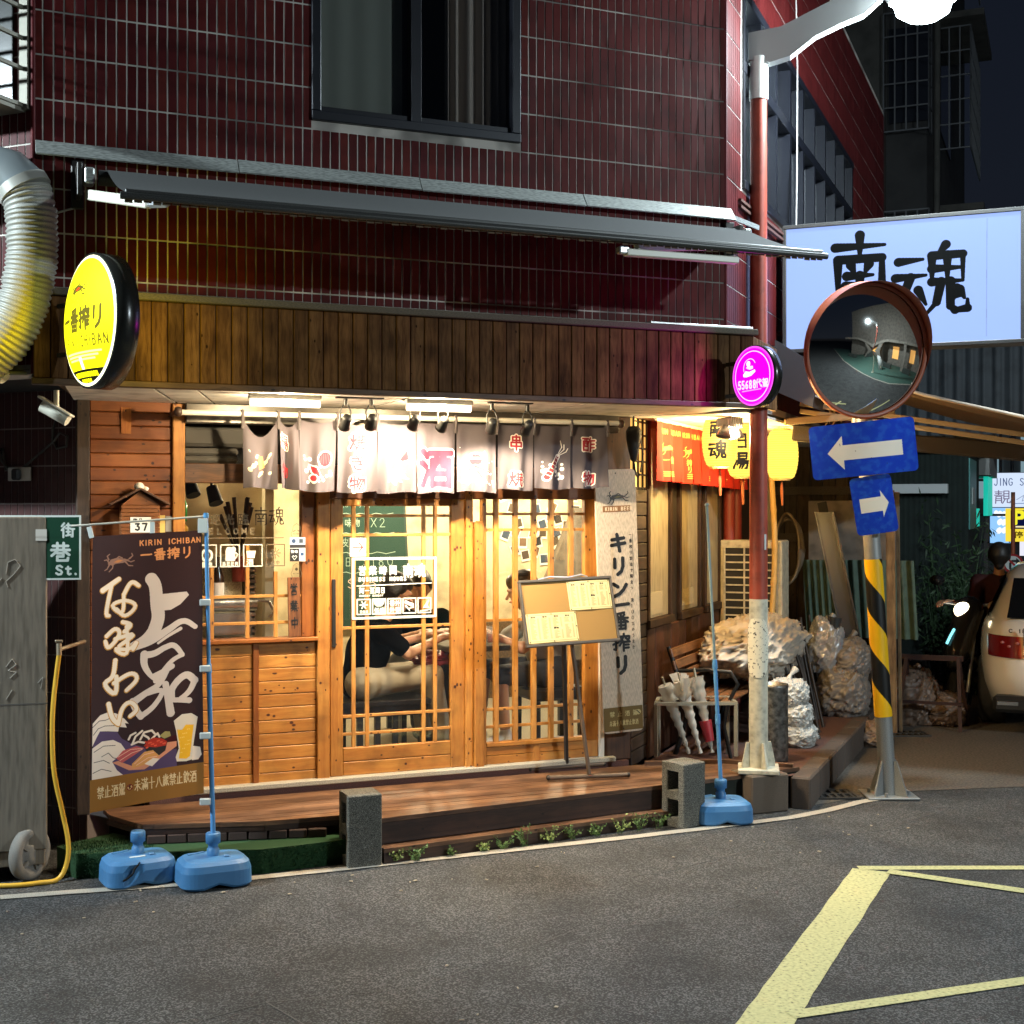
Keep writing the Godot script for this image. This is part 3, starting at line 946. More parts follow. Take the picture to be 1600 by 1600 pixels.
	m.sheet(60, 2, func(u, v): return Vector3(lerpf(wx0, 2.26, u), lerpf(5.6, wy, v), 0.87 + 0.004 * sin(u * 23.0)))
	put("blind", m, flat("grey_blind", lin(0.19, 0.21, 0.18), 0.8), w)
	m = MB.new()
	m.sheet(90, 2, func(u, v): return Vector3(lerpf(2.52, wx1, u), lerpf(5.6, wy, v), 0.84 + 0.03 * sin(u * 40.0 + sin(u * 9.0) * 2.0)))
	put("curtain", m, flat("sheer_curtain", lin(0.36, 0.31, 0.27), 0.9), w)
	put("room_back", bx(wx0 - 0.3, wx1 + 0.3, 3.8, 5.7, 0.35, 0.4), flat("room_dark", lin(0.04, 0.04, 0.042), 0.9), w)
	# ribbon window on the side street
	var sw := part("side_window", rside)
	m = MB.new()
	m.bb(0.45, 5.1, 3.97, 4.03, -0.15, 0.012, 0.004); m.bb(0.45, 5.1, 5.19, 5.25, -0.15, 0.012, 0.004); m.bb(0.45, 5.1, 4.72, 4.80, -0.12, 0.004, 0.004)
	for k in 10:
		m.bb(0.45 + k * 0.51, 0.50 + k * 0.51, 4.03, 4.72, -0.12, 0.001 + 0.0005 * k); m.bb(0.45 + k * 0.51, 0.50 + k * 0.51, 4.80, 5.19, -0.12, 0.001 + 0.0005 * k)
	put("frame", m, black, sw)
	for k in 9:
		put("pane", bx(0.50 + k * 0.51, 0.96 + k * 0.51, 4.03, 5.19, -0.072, -0.068), glass, sw)
		if k in [0, 1, 4, 6, 7]:
			m = MB.new()
			m.sheet(20, 2, func(u, v): return Vector3(0.48 + k * 0.51 + u * 0.5, lerpf(5.2, 4.0, v), -0.11 + 0.006 * sin(u * 20.0)))
			put("blind", m, flat("pale_blind", lin(0.42, 0.46, 0.45), 0.8), sw)
	put("room_back", bx(0.3, 5.3, 3.8, 5.4, -0.9, -0.86), mats["room_dark"], sw)
	# fascia of dark upright boards over the shop front
	var plank_mats := []
	var tints := [[0.20, 0.115, 0.052], [0.24, 0.135, 0.06], [0.165, 0.095, 0.045], [0.22, 0.12, 0.05]]
	for i in 4:
		plank_mats.append(wood_mat("fascia_board_%d" % i, cedar, lin(tints[i][0], tints[i][1], tints[i][2]), 1.7, 0.7))
		plank_mats[i].metallic_specular = 0.2
	var f := part("fascia", b)
	for k in 51:
		var x0 := 0.325 + k * 0.0805
		put("plank", bx(x0, x0 + 0.0765, 2.578, 2.985, 1.0, 1.026 + rng.randf_range(0, 0.004), 0.004), plank_mats[rng.randi() % 4], f)
	put("backing", bx(0.325, 4.43, 2.56, 2.99, 0.985, 1.004), dark, f)
	for k in 9:
		m = MB.new()
		m.bb(0.004 + k * 0.0805, 0.0805 + k * 0.0805, 2.578, 2.985, -0.03, 0.0, 0.004)
		put("plank", m, plank_mats[k % 4], f, Transform3D(Basis(Vector3.UP, R45), Vector3(4.433, 0, 1.028)))
	var trim := wood_mat("fascia_trim", cedar, lin(0.17, 0.10, 0.05), 1.2, 0.6, true)
	put("bottom_rail", bx(0.315, 4.44, 2.545, 2.577, 0.99, 1.045, 0.004), trim, f)
	var capm := rough_mat("dusty_cap", lin(0.16, 0.13, 0.09), fine, Vector3(1.2, 6, 6), 0.8)
	m = MB.new()
	m.bb(0.315, 4.45, 2.986, 3.022, 0.99, 1.062, 0.004)
	put("cap_board", m, capm, f)
	m = MB.new()
	m.bb(3.72, 4.42, 3.0215, 3.035, 1.0, 1.05, 0.003)
	put("cap_flashing", m, rough_mat("galvanised", lin(0.55, 0.56, 0.55), fine, Vector3.ONE * 4, 0.4, 0.7), f)
	# soffit of painted boards, with dark joints
	var white := rough_mat("soffit_paint", lin(0.82, 0.78, 0.70), stain, Vector3.ONE * 0.7, 0.7)
	var s := part("soffit", b)
	var cuts := [0.46, 0.98, 1.20, 2.30, 3.40, 4.40]
	for k in 5:
		m = MB.new()
		var x0: float = cuts[k]
		var x1: float = cuts[k + 1]
		var sk := 0.30 if k < 2 else 0.0
		var s0 := 0.30 if k in [1, 2] else 0.0
		m.prism(PackedVector2Array([Vector2(x0 + 0.008 + (0.12 if k == 0 else s0 * 0.6), -0.0), Vector2(x1 - 0.008 + sk * 0.6, 0.0), Vector2(x1 - 0.008 - sk * 0.3, 0.99), Vector2(x0 + 0.008 - s0 * 0.3, 0.99)]), 0.02, Transform3D(Basis(Vector3.RIGHT, PI / 2), Vector3(0, 2.575, 0)))
		put("soffit_board", m, white, s)
	m = MB.new()
	m.bb(-0.1, 6.2, 2.552, 2.572, 0.0, 0.80)
	put("soffit_board", m, white, s, Transform3D(Basis(Vector3.UP, R45), AT_R))
	m = MB.new()
	strip(pts("0.40,0.98 4.40,0.98 4.25,-0.1 0.60,-0.1"), 2.577, m)
	put("batten", m, flat("batten_brown", lin(0.09, 0.055, 0.03), 0.7), s)
	# ground-floor wall left of the front, tiled and dark, running back along the other street
	var lw := part("side_wall", b, Vector3(0.655, 0, -0.02), -R45)
	put("wall", bx(-6, 0, 0, 2.62, -0.2, -0.01), flat("dark_grout", lin(0.22, 0.18, 0.17), 0.9), lw)
	rest = MB.new()
	for r in 12:
		for c in 50:
			rest.box(Vector3(-0.03 - c * 0.05, 0.11 + 0.2185 * r, -0.0113), Vector3(0.0435, 0.2105, 0.010))
	tag(put("tile_field", rest, rough_mat("tile_brown", lin(0.055, 0.012, 0.010), stain, Vector3.ONE * 0.6, 0.5), lw), "", "", "", "stuff")
	put("corner_post", bx(0.60, 0.672, 0.2, 2.6, -0.06, 0.03, 0.005), wood_mat("old_post", cedar, lin(0.07, 0.045, 0.03), 1.5, 0.7), b)

# ---------------------------------------------------------------- shop front
func shop_front():
	var b: Node3D = get_node("corner_building")
	var f := part("shop_front", b)
	var pv := []
	var cols := [[0.66, 0.43, 0.17], [0.72, 0.48, 0.20], [0.62, 0.40, 0.155]]
	for i in 3: pv.append(wood_mat("pine_upright_%d" % i, pine, lin(cols[i][0], cols[i][1], cols[i][2]), 1.15 + 0.13 * i, 0.5))
	var ph := []
	for i in 3: ph.append(wood_mat("pine_level_%d" % i, pine, lin(cols[i][0], cols[i][1], cols[i][2]), 1.05 + 0.17 * i, 0.5, true))
	var pl := wood_mat("pine_lath", pine, lin(0.76, 0.54, 0.26), 1.4, 0.5)
	var plh := wood_mat("pine_lath_level", pine, lin(0.76, 0.54, 0.26), 1.4, 0.5, true)
	var brown := []
	var bc := [[0.30, 0.135, 0.048], [0.34, 0.155, 0.055], [0.27, 0.12, 0.042]]
	for i in 3: brown.append(wood_mat("siding_%d" % i, pine, lin(bc[i][0], bc[i][1], bc[i][2]), 0.9 + 0.2 * i, 0.55, true))
	var glass := pane_mat("shop_glass", Color(0.02, 0.03, 0.02), 0.02)
	# left bay: level boards
	for k in 29:
		var y0 := 0.27 + k * 0.0795
		if y0 > 2.5: break
		put("siding_board", bx(0.675, 1.135, y0, y0 + 0.0765, -0.04, -0.008 + rng.randf_range(0, 0.005), 0.005), brown[rng.randi() % 3], f)
	put("siding_back", bx(0.66, 1.15, 0.25, 2.56, -0.10, -0.03), flat("siding_gap", lin(0.02, 0.012, 0.008), 0.9), f)
	put("post", bx(1.135, 1.205, 0.27, 2.55, -0.07, 0.02, 0.004), pv[0], f)
	# header over everything: grey steel channel, dark void with rolled blinds, lintel
	put("steel_header", bx(1.205, 4.02, 2.44, 2.552, -0.05, 0.06, 0.004), rough_mat("header_steel", lin(0.13, 0.115, 0.095), stain, Vector3.ONE, 0.35, 0.5), f)
	put("void_back", bx(1.2, 4.05, 2.2, 2.5, -0.42, -0.40), flat("void_black", lin(0.01, 0.009, 0.008), 0.9), f)
	put("lintel", bx(1.205, 2.0, 2.09, 2.205, -0.08, 0.0, 0.004), wood_mat("lintel_brown", cedar, lin(0.22, 0.10, 0.035), 1.2, 0.55, true), f)
	put("lintel", bx(2.0, 4.05, 2.0, 2.205, -0.08, 0.004, 0.004), wood_mat("lintel_dark", pine, lin(0.20, 0.10, 0.04), 1.2, 0.55, true), f)
	var slate := rough_mat("grey_blind_cloth", lin(0.16, 0.15, 0.135), fine, Vector3.ONE * 5, 0.9)
	put("rolled_blind", bx(1.21, 1.62, 2.31, 2.43, -0.30, -0.12, 0.02), slate, f)
	put("rolled_blind", bx(1.21, 1.54, 2.255, 2.30, -0.28, -0.10, 0.015), slate, f)
	put("rolled_blind", bx(1.21, 1.54, 2.21, 2.252, -0.28, -0.09, 0.015), slate, f)
	# kitchen counter under the left window
	for k in 11:
		var y0 := 0.275 + k * 0.0785
		put("counter_board", bx(1.205, 1.605, y0, y0 + 0.0762, -0.05, -0.012 + rng.randf_range(0, 0.003), 0.004), ph[rng.randi() % 3], f)
		put("counter_board", bx(1.640, 1.995, y0, y0 + 0.0762, -0.05, -0.012 + rng.randf_range(0, 0.003), 0.004), ph[rng.randi() % 3], f)
	put("counter_stud", bx(1.605, 1.640, 0.275, 1.138, -0.05, 0.004, 0.003), wood_mat("stud_brown", pine, lin(0.36, 0.17, 0.05), 1.2, 0.5), f)
	put("counter_back", bx(1.2, 2.0, 0.25, 1.14, -0.10, -0.045), mats["siding_gap"], f)
	put("counter_top", bx(1.19, 2.0, 1.138, 1.162, -0.12, 0.03, 0.004), wood_mat("counter_top_wood", pine, lin(0.45, 0.22, 0.06), 1.0, 0.5, true), f)
	put("post", bx(1.995, 2.072, 0.275, 2.2, -0.09, 0.012, 0.004), pv[1], f)
	put("post", bx(1.905, 1.990, 1.162, 2.1, -0.09, -0.02, 0.004), wood_mat("inner_post", pine, lin(0.38, 0.19, 0.06), 1.2, 0.5), f)
	var kw := part("kitchen_window", f)
	put("pane", bx(1.205, 1.90, 1.165, 2.09, -0.042, -0.038), glass, kw)
	for x in [1.355, 1.565, 1.735]: put("lath", bx(x, x + 0.022, 1.165, [2.09, 1.72, 1.56][[1.355, 1.565, 1.735].find(x)] if x > 1.36 else 1.60, -0.036, -0.012, 0.002), pl, kw)
	for y in [1.245, 1.405]: put("lath", bx(1.21, 1.90, y, y + 0.018, -0.0335, -0.0145, 0.002), plh, kw)
	# the sliding door
	var d := part("sliding_door", f)
	put("stile", bx(2.080, 2.160, 0.30, 2.0, -0.045, -0.006, 0.004), pv[2], d)
	put("stile", bx(2.862, 2.955, 0.30, 2.0, -0.045, -0.006, 0.004), pv[0], d)
	put("rail", bx(2.161, 2.861, 0.30, 0.383, -0.043, -0.008, 0.004), ph[1], d)
	put("rail", bx(2.161, 2.861, 0.386, 0.470, -0.043, -0.008, 0.004), ph[0], d)
	put("rail", bx(2.161, 2.861, 1.955, 2.0, -0.043, -0.008, 0.004), ph[2], d)
	put("pane", bx(2.16, 2.862, 0.47, 1.955, -0.036, -0.032), glass, d)
	for x in [2.229, 2.315, 2.683, 2.759]: put("lath", bx(x - 0.012, x + 0.012, 0.47, 1.955, -0.030, -0.011, 0.002), pl, d)
	for y in [0.553, 0.662, 1.205, 1.777, 1.895]: put("lath", bx(2.161, 2.861, y - 0.009, y + 0.009, -0.0275, -0.0135, 0.002), plh, d)
	put("handle", bx(2.088, 2.112, 1.09, 1.508, -0.008, 0.004, 0.003), flat("handle_black", lin(0.01, 0.01, 0.01), 0.5), d)
	var m := MB.new()
	m.bb(2.955, 3.005, 0.285, 2.1, -0.09, 0.012, 0.004)
	put("post", m, pv[1], f)
	put("post", bx(3.008, 3.070, 0.285, 1.86, -0.06, 0.040, 0.005), pv[2], f)
	# right panel
	var g := part("lattice_panel", f)
	put("stile", bx(3.795, 3.895, 0.30, 2.05, -0.05, 0.0, 0.004), pv[1], g)
	put("stile", bx(3.071, 3.100, 0.30, 2.05, -0.05, 0.0, 0.003), pv[0], g)
	put("rail", bx(3.101, 3.795, 0.300, 0.355, -0.045, -0.006, 0.003), ph[2], g)
	put("rail", bx(3.101, 3.795, 0.357, 0.412, -0.045, -0.006, 0.003), ph[0], g)
	put("rail", bx(3.101, 3.795, 0.414, 0.440, -0.05, 0.006, 0.003), ph[1], g)
	put("stud", bx(3.43, 3.47, 0.300, 0.413, -0.04, -0.001, 0.003), pv[2], g)
	put("pane", bx(3.1, 3.796, 0.44, 2.05, -0.036, -0.032), glass, g)
	for x in [3.170, 3.304, 3.434, 3.557, 3.699]: put("lath", bx(x - 0.016, x + 0.016, 0.44, 2.05, -0.030, 0.0, 0.002), pl, g)
	for y in [0.539, 0.650, 1.222, 1.803, 1.905]: put("lath", bx(3.101, 3.795, y - 0.009, y + 0.009, -0.0285, -0.0135, 0.002), plh, g)
	put("edge_strip", bx(3.897, 3.925, 0.275, 2.2, -0.05, 0.03, 0.003), flat("white_strip", lin(0.72, 0.68, 0.6), 0.5), f)
	put("corner_post", bx(3.93, 4.13, 0.27, 2.55, -0.12, 0.012, 0.006), wood_mat("corner_post_brown", cedar, lin(0.11, 0.05, 0.022), 1.4, 0.6), f)
	put("threshold", bx(1.2, 4.0, 0.268, 0.300, -0.14, 0.055, 0.005), rough_mat("threshold_stone", lin(0.62, 0.57, 0.46), fine, Vector3.ONE * 3, 0.6), f)
	put("plinth", bx(1.0, 4.1, 0.0, 0.268, -0.2, 0.04), rough_mat("plinth_red", lin(0.20, 0.085, 0.07), fine, Vector3.ONE * 3, 0.8), f)
	put("wall", bx(0.66, 4.1, 0.0, 0.25, -0.3, -0.2), mats["siding_gap"], f)

func decal(called: String, parent: Node, im: Image, key: String, x0: float, x1: float, y0: float, y1: float, z: float, rough := 0.5) -> MeshInstance3D:
	var m := MB.new()
	m.quad(Vector3(x0, y0, z), Vector3(x1, y0, z), Vector3(x1, y1, z), Vector3(x0, y1, z))
	return put(called, m, cutout(key, im, rough), parent)

func box_line(im: Image, x: float, y: float, w: float, h: float, r: float, c: Color):
	line(im, [Vector2(x, y), Vector2(x + w, y), Vector2(x + w, y + h), Vector2(x, y + h), Vector2(x, y)], r, c)

func interior():
	var b: Node3D = get_node("corner_building")
	var r := part("dining_room", b)
	var cream := rough_mat("cream_plaster", lin(0.72, 0.60, 0.38), stain, Vector3.ONE * 0.5, 0.8)
	var m := MB.new()
	strip(pts("0.66,-0.1 4.13,-0.1 7.0,-2.95 -2.2,-2.95"), 0.288, m)
	put("floor", m, rough_mat("floor_tiles", lin(0.46, 0.41, 0.31), fine, Vector3.ONE * 2, 0.4), r)
	m = MB.new()
	strip(pts("0.66,-0.1 4.13,-0.1 7.0,-2.95 -2.2,-2.95"), 2.56, m)
	put("ceiling", m, rough_mat("ceiling_dark", lin(0.22, 0.15, 0.09), fine, Vector3.ONE, 0.8), r)
	put("wall", bx(-2.4, 7.2, 0.28, 2.6, -3.05, -2.93), cream, r)
	put("wall", bx(1.90, 1.96, 0.28, 2.56, -2.95, -1.05), cream, r)   # partition between kitchen and room
	put("wall", bx(0.9, 1.90, 0.28, 2.56, -1.25, -1.15), cream, r)     # back of the kitchen nook
	put("pillar", bx(1.02, 1.20, 0.28, 2.56, -0.9, -0.7, 0.01), rough_mat("salmon_board", lin(0.55, 0.33, 0.22), fine, Vector3.ONE * 2, 0.7), r)
	put("wall", bx(-0.5, 0.66, 0.28, 2.6, -1.25, -1.15), cream, r)
	# sloping dark triangle seen through the right panel
	m = MB.new()
	m.prism(PackedVector2Array([Vector2(4.45, 0.6), Vector2(5.6, 0.6), Vector2(5.6, 1.95), Vector2(5.05, 1.95)]), 0.1, Transform3D(Basis(), Vector3(0, 0, -2.9)))
	put("dark_wedge", m, rough_mat("wedge_grey", lin(0.20, 0.17, 0.13), stain, Vector3.ONE, 0.8), r)
	put("dado", bx(3.4, 5.6, 0.28, 0.95, -2.93, -2.90), rough_mat("dado_brown", lin(0.16, 0.10, 0.05), fine, Vector3.ONE, 0.7), r)
	# lamps on the ceiling
	for p in [Vector3(1.5, 2.28, -1.0), Vector3(3.2, 2.28, -1.9), Vector3(4.6, 2.28, -2.0)]:
		var t := thing("ceiling_lamp", ["round paper lamp glowing in the kitchen", "round paper lamp glowing over the chalkboard side of the room", "round paper lamp glowing over the photo wall"][[1.5, 3.2, 4.6].find(snappedf(p.x, 0.1))], "lamp", p)
		m = MB.new(); m.ball(Vector3.ZERO, Vector3.ONE * 0.13, 16)
		put("lamp_globe", m, glow("paper_glow", Color(1.0, 0.85, 0.6), 1.5), t)
		m = MB.new(); m.cyl(Vector3(0, 0.12, 0), Vector3(0, 0.28, 0), 0.006)
		put("cord", m, flat("cord_black", lin(0.01, 0.01, 0.01)), t)
	# chalkboard on the back wall
	var cb := thing("chalkboard", "green chalkboard with handwritten menu hanging inside behind the sliding door", "chalkboard", Vector3(2.72, 0.95, -2.9))
	var green := canvas(640, 820, Color(0.10, 0.23, 0.19))
	var chalk := Color(0.62, 0.70, 0.64)
	var ys := [30, 150, 270, 390]
	var rows := ["米物 X1", "米味物 X2", "味皮酒物", "皮日 $180"]
	for i in 4:
		words(green, rows[i], 150 + 20 * (i % 2), ys[i], 46, 58, 14, 1.9, chalk)
		words(green, "物味", 10, ys[i] + 8, 40, 50, 10, 1.8, chalk)
		for k in 14: seg(green, Vector2(150 + k * 30, ys[i] + 96 + 6 * sin(k * 1.7)), Vector2(180 + k * 30, ys[i] + 96 + 6 * sin((k + 1) * 1.7)), 2, 2, chalk)
	words(green, "$250", 240, 520, 60, 66, 10, 2.4, Color(0.9, 0.75, 0.7))
	words(green, "日味", 20, 560, 50, 60, 10, 2.0, Color(0.45, 0.55, 0.5))
	m = MB.new(); m.quad(Vector3(-0.05, 0, 0.021), Vector3(0.80, 0, 0.021), Vector3(0.74, 1.12, 0.021), Vector3(-0.05, 1.12, 0.021))
	put("board_face", m, printed("chalk_print", green, 0.8), cb)
	m = MB.new(); m.prism(PackedVector2Array([Vector2(-0.07, -0.02), Vector2(0.82, -0.02), Vector2(0.76, 1.14), Vector2(-0.07, 1.14)]), 0.018)
	put("board_frame", m, flat("board_frame_green", lin(0.03, 0.05, 0.04), 0.7), cb)
	# snapshots pinned to the back wall in a heart
	var shots := [[785, 775], [806, 770], [835, 772], [862, 771], [897, 776], [800, 795], [838, 796], [863, 793], [900, 798], [810, 818], [848, 820], [860, 808], [872, 812], [885, 822], [790, 836], [806, 832], [833, 834], [848, 833], [870, 833], [817, 848], [840, 847], [868, 846], [805, 860], [836, 862], [866, 866], [821, 868], [850, 874]]
	var n := 0
	for q in shots:
		var depth := 11.6
		var a: float = (q[0] - 800.0) / 2086.0
		var dz := -0.9245 + a * 0.3811
		var t := (-2.915 - 7.95) / dz
		var at := Vector3((0.3811 + a * 0.9245) * t, 1.93 + (797.0 - q[1]) / 2086.0 * t, -2.92)
		var s := thing("snapshot", "instant photo pinned to the cream back wall inside the right lattice panel", "photo", at, 0.0, "instant photos pinned to the inside wall")
		s.rotation.z = rng.randf_range(-0.45, 0.45)
		put("card", bx(-0.042, 0.042, -0.05, 0.05, 0, 0.004), flat("card_white", lin(0.75, 0.72, 0.62), 0.5), s)
		var pc: Color = [lin(0.03, 0.03, 0.03), lin(0.08, 0.06, 0.04), lin(0.05, 0.07, 0.10), lin(0.16, 0.10, 0.06)][n % 4]
		put("picture", bx(-0.033, 0.033, -0.03, 0.042, 0.0042, 0.006), flat("picture_%d" % (n % 4), pc, 0.3), s)
		n += 1
	# decals on the door glass: opening hours
	var hb := canvas(560, 390, Color(1, 1, 1, 0))
	var w := Color(0.84, 0.84, 0.8, 1)
	box_line(hb, 10, 10, 538, 368, 8, w)
	words(hb, "営業時間", 46, 56, 48, 56, 18, 4.2, w)
	words(hb, "BUSINESS HOURS", 46, 126, 17, 24, 6, 3.2, w)
	words(hb, "南魂", 330, 46, 74, 86, 2, 4.8, w, false, 0.5)
	seg(hb, Vector2(34, 178), Vector2(520, 168), 3, 3, w)
	words(hb, "周一至周日", 50, 190, 30, 36, 4, 3.0, w)
	words(hb, "MONDAY SUNDAY", 50, 234, 9, 11, 3, 1.6, w)
	for k in 5:
		box_line(hb, 36 + k * 99, 262, 84, 92, 4, w)
	for k in 6: seg(hb, Vector2(78, 296) + Vector2.from_angle(k * TAU / 6) * 6, Vector2(78, 296) + Vector2.from_angle(k * TAU / 6) * 24, 4, 4, w)
	words(hb, "日低消", 52, 330, 16, 16, 3, 1.8, w)
	fill(hb, pts("140,266 214,266 208,292 192,308 162,308 146,292"), w)
	words(hb, "低消", 146, 316, 32, 34, 4, 3.2, w)
	words(hb, "帶外", 246, 272, 32, 36, 4, 3.2, w)
	words(hb, "外帶", 246, 314, 32, 36, 4, 3.2, w)
	fill(hb, pts("346,272 406,296 400,318 342,292"), w)
	seg(hb, Vector2(352, 310), Vector2(376, 336), 7, 4, w)
	seg(hb, Vector2(376, 324), Vector2(404, 318), 4, 3, w)
	seg(hb, Vector2(446, 344), Vector2(508, 336), 4, 4, w)
	fill(hb, pts("462,326 480,300 500,272 508,276 494,306 512,326"), w)
	var hours := decal("hours_decal", null, hb, "hours_print", 2.213, 2.770, 1.252, 1.640, -0.006)
	tag(hours, "white opening-hours lettering in a frame on the sliding door glass", "decal")
	var ar := canvas(128, 144, Color(0.93, 0.88, 0.84))
	box_line(ar, 10, 10, 108, 124, 1.5, Color(0.85, 0.45, 0.4))
	var red := Color(0.78, 0.08, 0.10)
	seg(ar, Vector2(22, 72), Vector2(100, 72), 5, 5, red)
	seg(ar, Vector2(70, 36), Vector2(102, 72), 5, 5, red)
	seg(ar, Vector2(70, 108), Vector2(102, 72), 5, 5, red)
	m = MB.new(); m.quad(Vector3(2.203, 1.645, -0.006), Vector3(2.305, 1.645, -0.006), Vector3(2.305, 1.758, -0.006), Vector3(2.203, 1.758, -0.006))
	tag(put("arrow_sticker", m, printed("arrow_print", ar)), "square white sticker with a red arrow on the sliding door", "sticker")
	# decals on the kitchen window
	var wd := canvas(760, 560, Color(1, 1, 1, 0))
	var gr := Color(0.42, 0.36, 0.25)
	words(wd, "迎光臨", 110, 70, 84, 84, 26, 3.6, gr)
	words(wd, "WELCOME", 40, 178, 40, 44, 24, 5.0, gr)
	words(wd, "南魂", 452, 20, 120, 140, 0, 4.0, Color(0.2, 0.15, 0.08), false, 0.7)
	seg(wd, Vector2(110, 250), Vector2(690, 250), 3, 3, gr)
	var ww := Color(0.95, 0.93, 0.85)
	for k in 4: box_line(wd, 20 + k * 178, 300, 144, 160, 4, ww if k < 3 else gr)
	words(wd, "BEER", 212, 428, 26, 24, 6, 4.0, ww)
	fill(wd, pts("236,340 310,340 310,420 236,420"), ww)
	seg(wd, Vector2(312, 356), Vector2(330, 372), 5, 5, ww); seg(wd, Vector2(330, 372), Vector2(312, 400), 5, 5, ww)
	disc(wd, 262, 336, 22, ww); disc(wd, 296, 334, 20, ww)
	disc(wd, 92, 376, 48, ww); disc(wd, 92, 376, 30, Color(1, 1, 1, 0)); words(wd, "酒物", 40, 424, 40, 30, 12, 3.0, ww)
	fill(wd, pts("396,346 470,346 462,400 404,400"), ww); words(wd, "酒", 400, 404, 52, 50, 0, 4.0, ww)
	for k in 8: seg(wd, Vector2(626, 364) + Vector2.from_angle(k * TAU / 8) * 10, Vector2(626, 364) + Vector2.from_angle(k * TAU / 8) * 40, 3, 3, gr)
	words(wd, "日中", 590, 420, 32, 30, 6, 2.2, gr)
	var kd := decal("window_lettering", null, wd, "welcome_print", 1.265, 1.845, 1.515, 1.965, -0.009)
	tag(kd, "welcome lettering and icons stuck on the kitchen window glass", "decal")
	var st := canvas(200, 300, Color(0.78, 0.80, 0.80))
	rect(st, 0, 0, 200, 90, Color(0.66, 0.72, 0.78)); disc(st, 50, 45, 26, Color(0.15, 0.25, 0.4)); rect(st, 120, 20, 50, 50, Color(0.2, 0.25, 0.3))
	rect(st, 0, 92, 200, 40, Color(0.12, 0.12, 0.14)); rect(st, 0, 140, 120, 160, Color(0.08, 0.08, 0.09)); words(st, "物味", 14, 156, 40, 40, 8, 3, Color(0.9, 0.9, 0.9)); line(st, pts("60,280 30,240 46,226 60,242 76,226 92,240 60,280"), 3, Color(0.9, 0.9, 0.9)); rect(st, 140, 190, 40, 40, Color(0.15, 0.3, 0.5))
	m = MB.new(); m.quad(Vector3(1.83, 1.62, -0.008), Vector3(1.925, 1.62, -0.008), Vector3(1.925, 1.765, -0.008), Vector3(1.83, 1.765, -0.008))
	tag(put("payment_sticker", m, printed("payment_print", st)), "small black and grey payment sticker at the kitchen window's right edge", "sticker")
	# round cartoon-like stamp stickers are plain rings here
	for y in [1.56, 1.80]:
		var rs := canvas(160, 190, Color(1, 1, 1, 0))
		line(rs, pts("80,10 40,40 34,90 14,130 30,170 80,182 130,170 146,130 126,90 120,40 80,10"), 2.4, gr)
		if y < 1.7: disc(rs, 80, 80, 18, Color(0.25, 0.2, 0.1))
		else:
			seg(rs, Vector2(44, 100), Vector2(70, 88), 5, 2, Color(0.2, 0.15, 0.1)); seg(rs, Vector2(116, 100), Vector2(90, 88), 5, 2, Color(0.2, 0.15, 0.1))
		words(rs, "WELCOME", 40, 124, 8, 12, 3, 1.4, gr)
		tag(decal("ring_sticker", null, rs, "ring_%d" % int(y * 100), 1.830, 1.912, y - 0.045, y + 0.055, -0.0085), "round outline sticker on the kitchen window " + ("below the payment sticker" if y < 1.7 else "above the payment sticker"), "sticker")
	# kitchen things
	var steel := flat("brushed_steel", lin(0.55, 0.55, 0.54), 0.25, 0.9)
	var beer := thing("beer_tap", "horizontal steel beer tap on the kitchen counter behind the window", "beer tap", Vector3(1.55, 1.30, -0.32))
	m = MB.new(); m.cyl(Vector3(-0.16, 0.05, 0), Vector3(0.14, 0.05, 0), 0.045, 0.045, 16)
	put("barrel", m, steel, beer)
	m = MB.new(); m.tube([Vector3(0.14, 0.07, 0), Vector3(0.22, 0.06, 0.0), Vector3(0.25, 0.0, 0), Vector3(0.22, -0.04, 0)], 0.010)
	put("spout", m, steel, beer)
	put("base", bx(-0.14, 0.1, -0.14, 0.0, -0.06, 0.06, 0.006), steel, beer)
	var cabinet := thing("fridge_cabinet", "pale kitchen cabinet standing behind the beer tap", "cabinet", Vector3(1.45, 0.29, -0.75))
	put("body", bx(-0.2, 0.2, 0, 1.35, -0.2, 0.2, 0.01), rough_mat("cabinet_cream", lin(0.70, 0.58, 0.36), fine, Vector3.ONE * 2, 0.5), cabinet)
	put("door", bx(-0.19, 0.19, 0.7, 1.33, 0.2, 0.215, 0.004), mats["cabinet_cream"], cabinet)
	m = MB.new()
	for k in 12: m.bb(0.215, 0.285, 0.86 + k * 0.035, 0.88 + k * 0.035, 0.0, 0.2)
	put("vent", m, steel, cabinet)
	put("vent_back", bx(0.212, 0.28, 0.84, 1.3, 0.0, 0.19), flat("vent_dark", lin(0.02, 0.02, 0.02)), cabinet)
	var bottle := thing("sake_bottle", "dark sake bottle standing in front of the pale cabinet", "bottle", Vector3(1.47, 1.34, -0.42))
	m = MB.new(); m.lathe([Vector2(0.0, 0), Vector2(0.04, 0), Vector2(0.04, 0.17), Vector2(0.015, 0.24), Vector2(0.015, 0.30), Vector2(0.0, 0.30)], 14)
	put("glass_body", m, flat("bottle_brown", lin(0.03, 0.015, 0.01), 0.15), bottle)
	m = MB.new(); m.lathe([Vector2(0.0412, 0.03), Vector2(0.0412, 0.14)], 14)
	put("bottle_label", m, flat("label_white", lin(0.6, 0.55, 0.5), 0.6), bottle)
	var vase := thing("dried_reeds", "bunch of dark dried reeds standing behind the welcome lettering", "dried plant", Vector3(1.62, 1.62, -0.5))
	for k in 12:
		m = MB.new(); m.tube([Vector3(0, 0, 0), Vector3(rng.randf_range(-0.12, 0.12), 0.26 + rng.randf() * 0.14, rng.randf_range(-0.05, 0.05))], [0.005, 0.014], 5)
		put("reed", m, flat("reed_brown", lin(0.06, 0.035, 0.02), 0.9), vase)
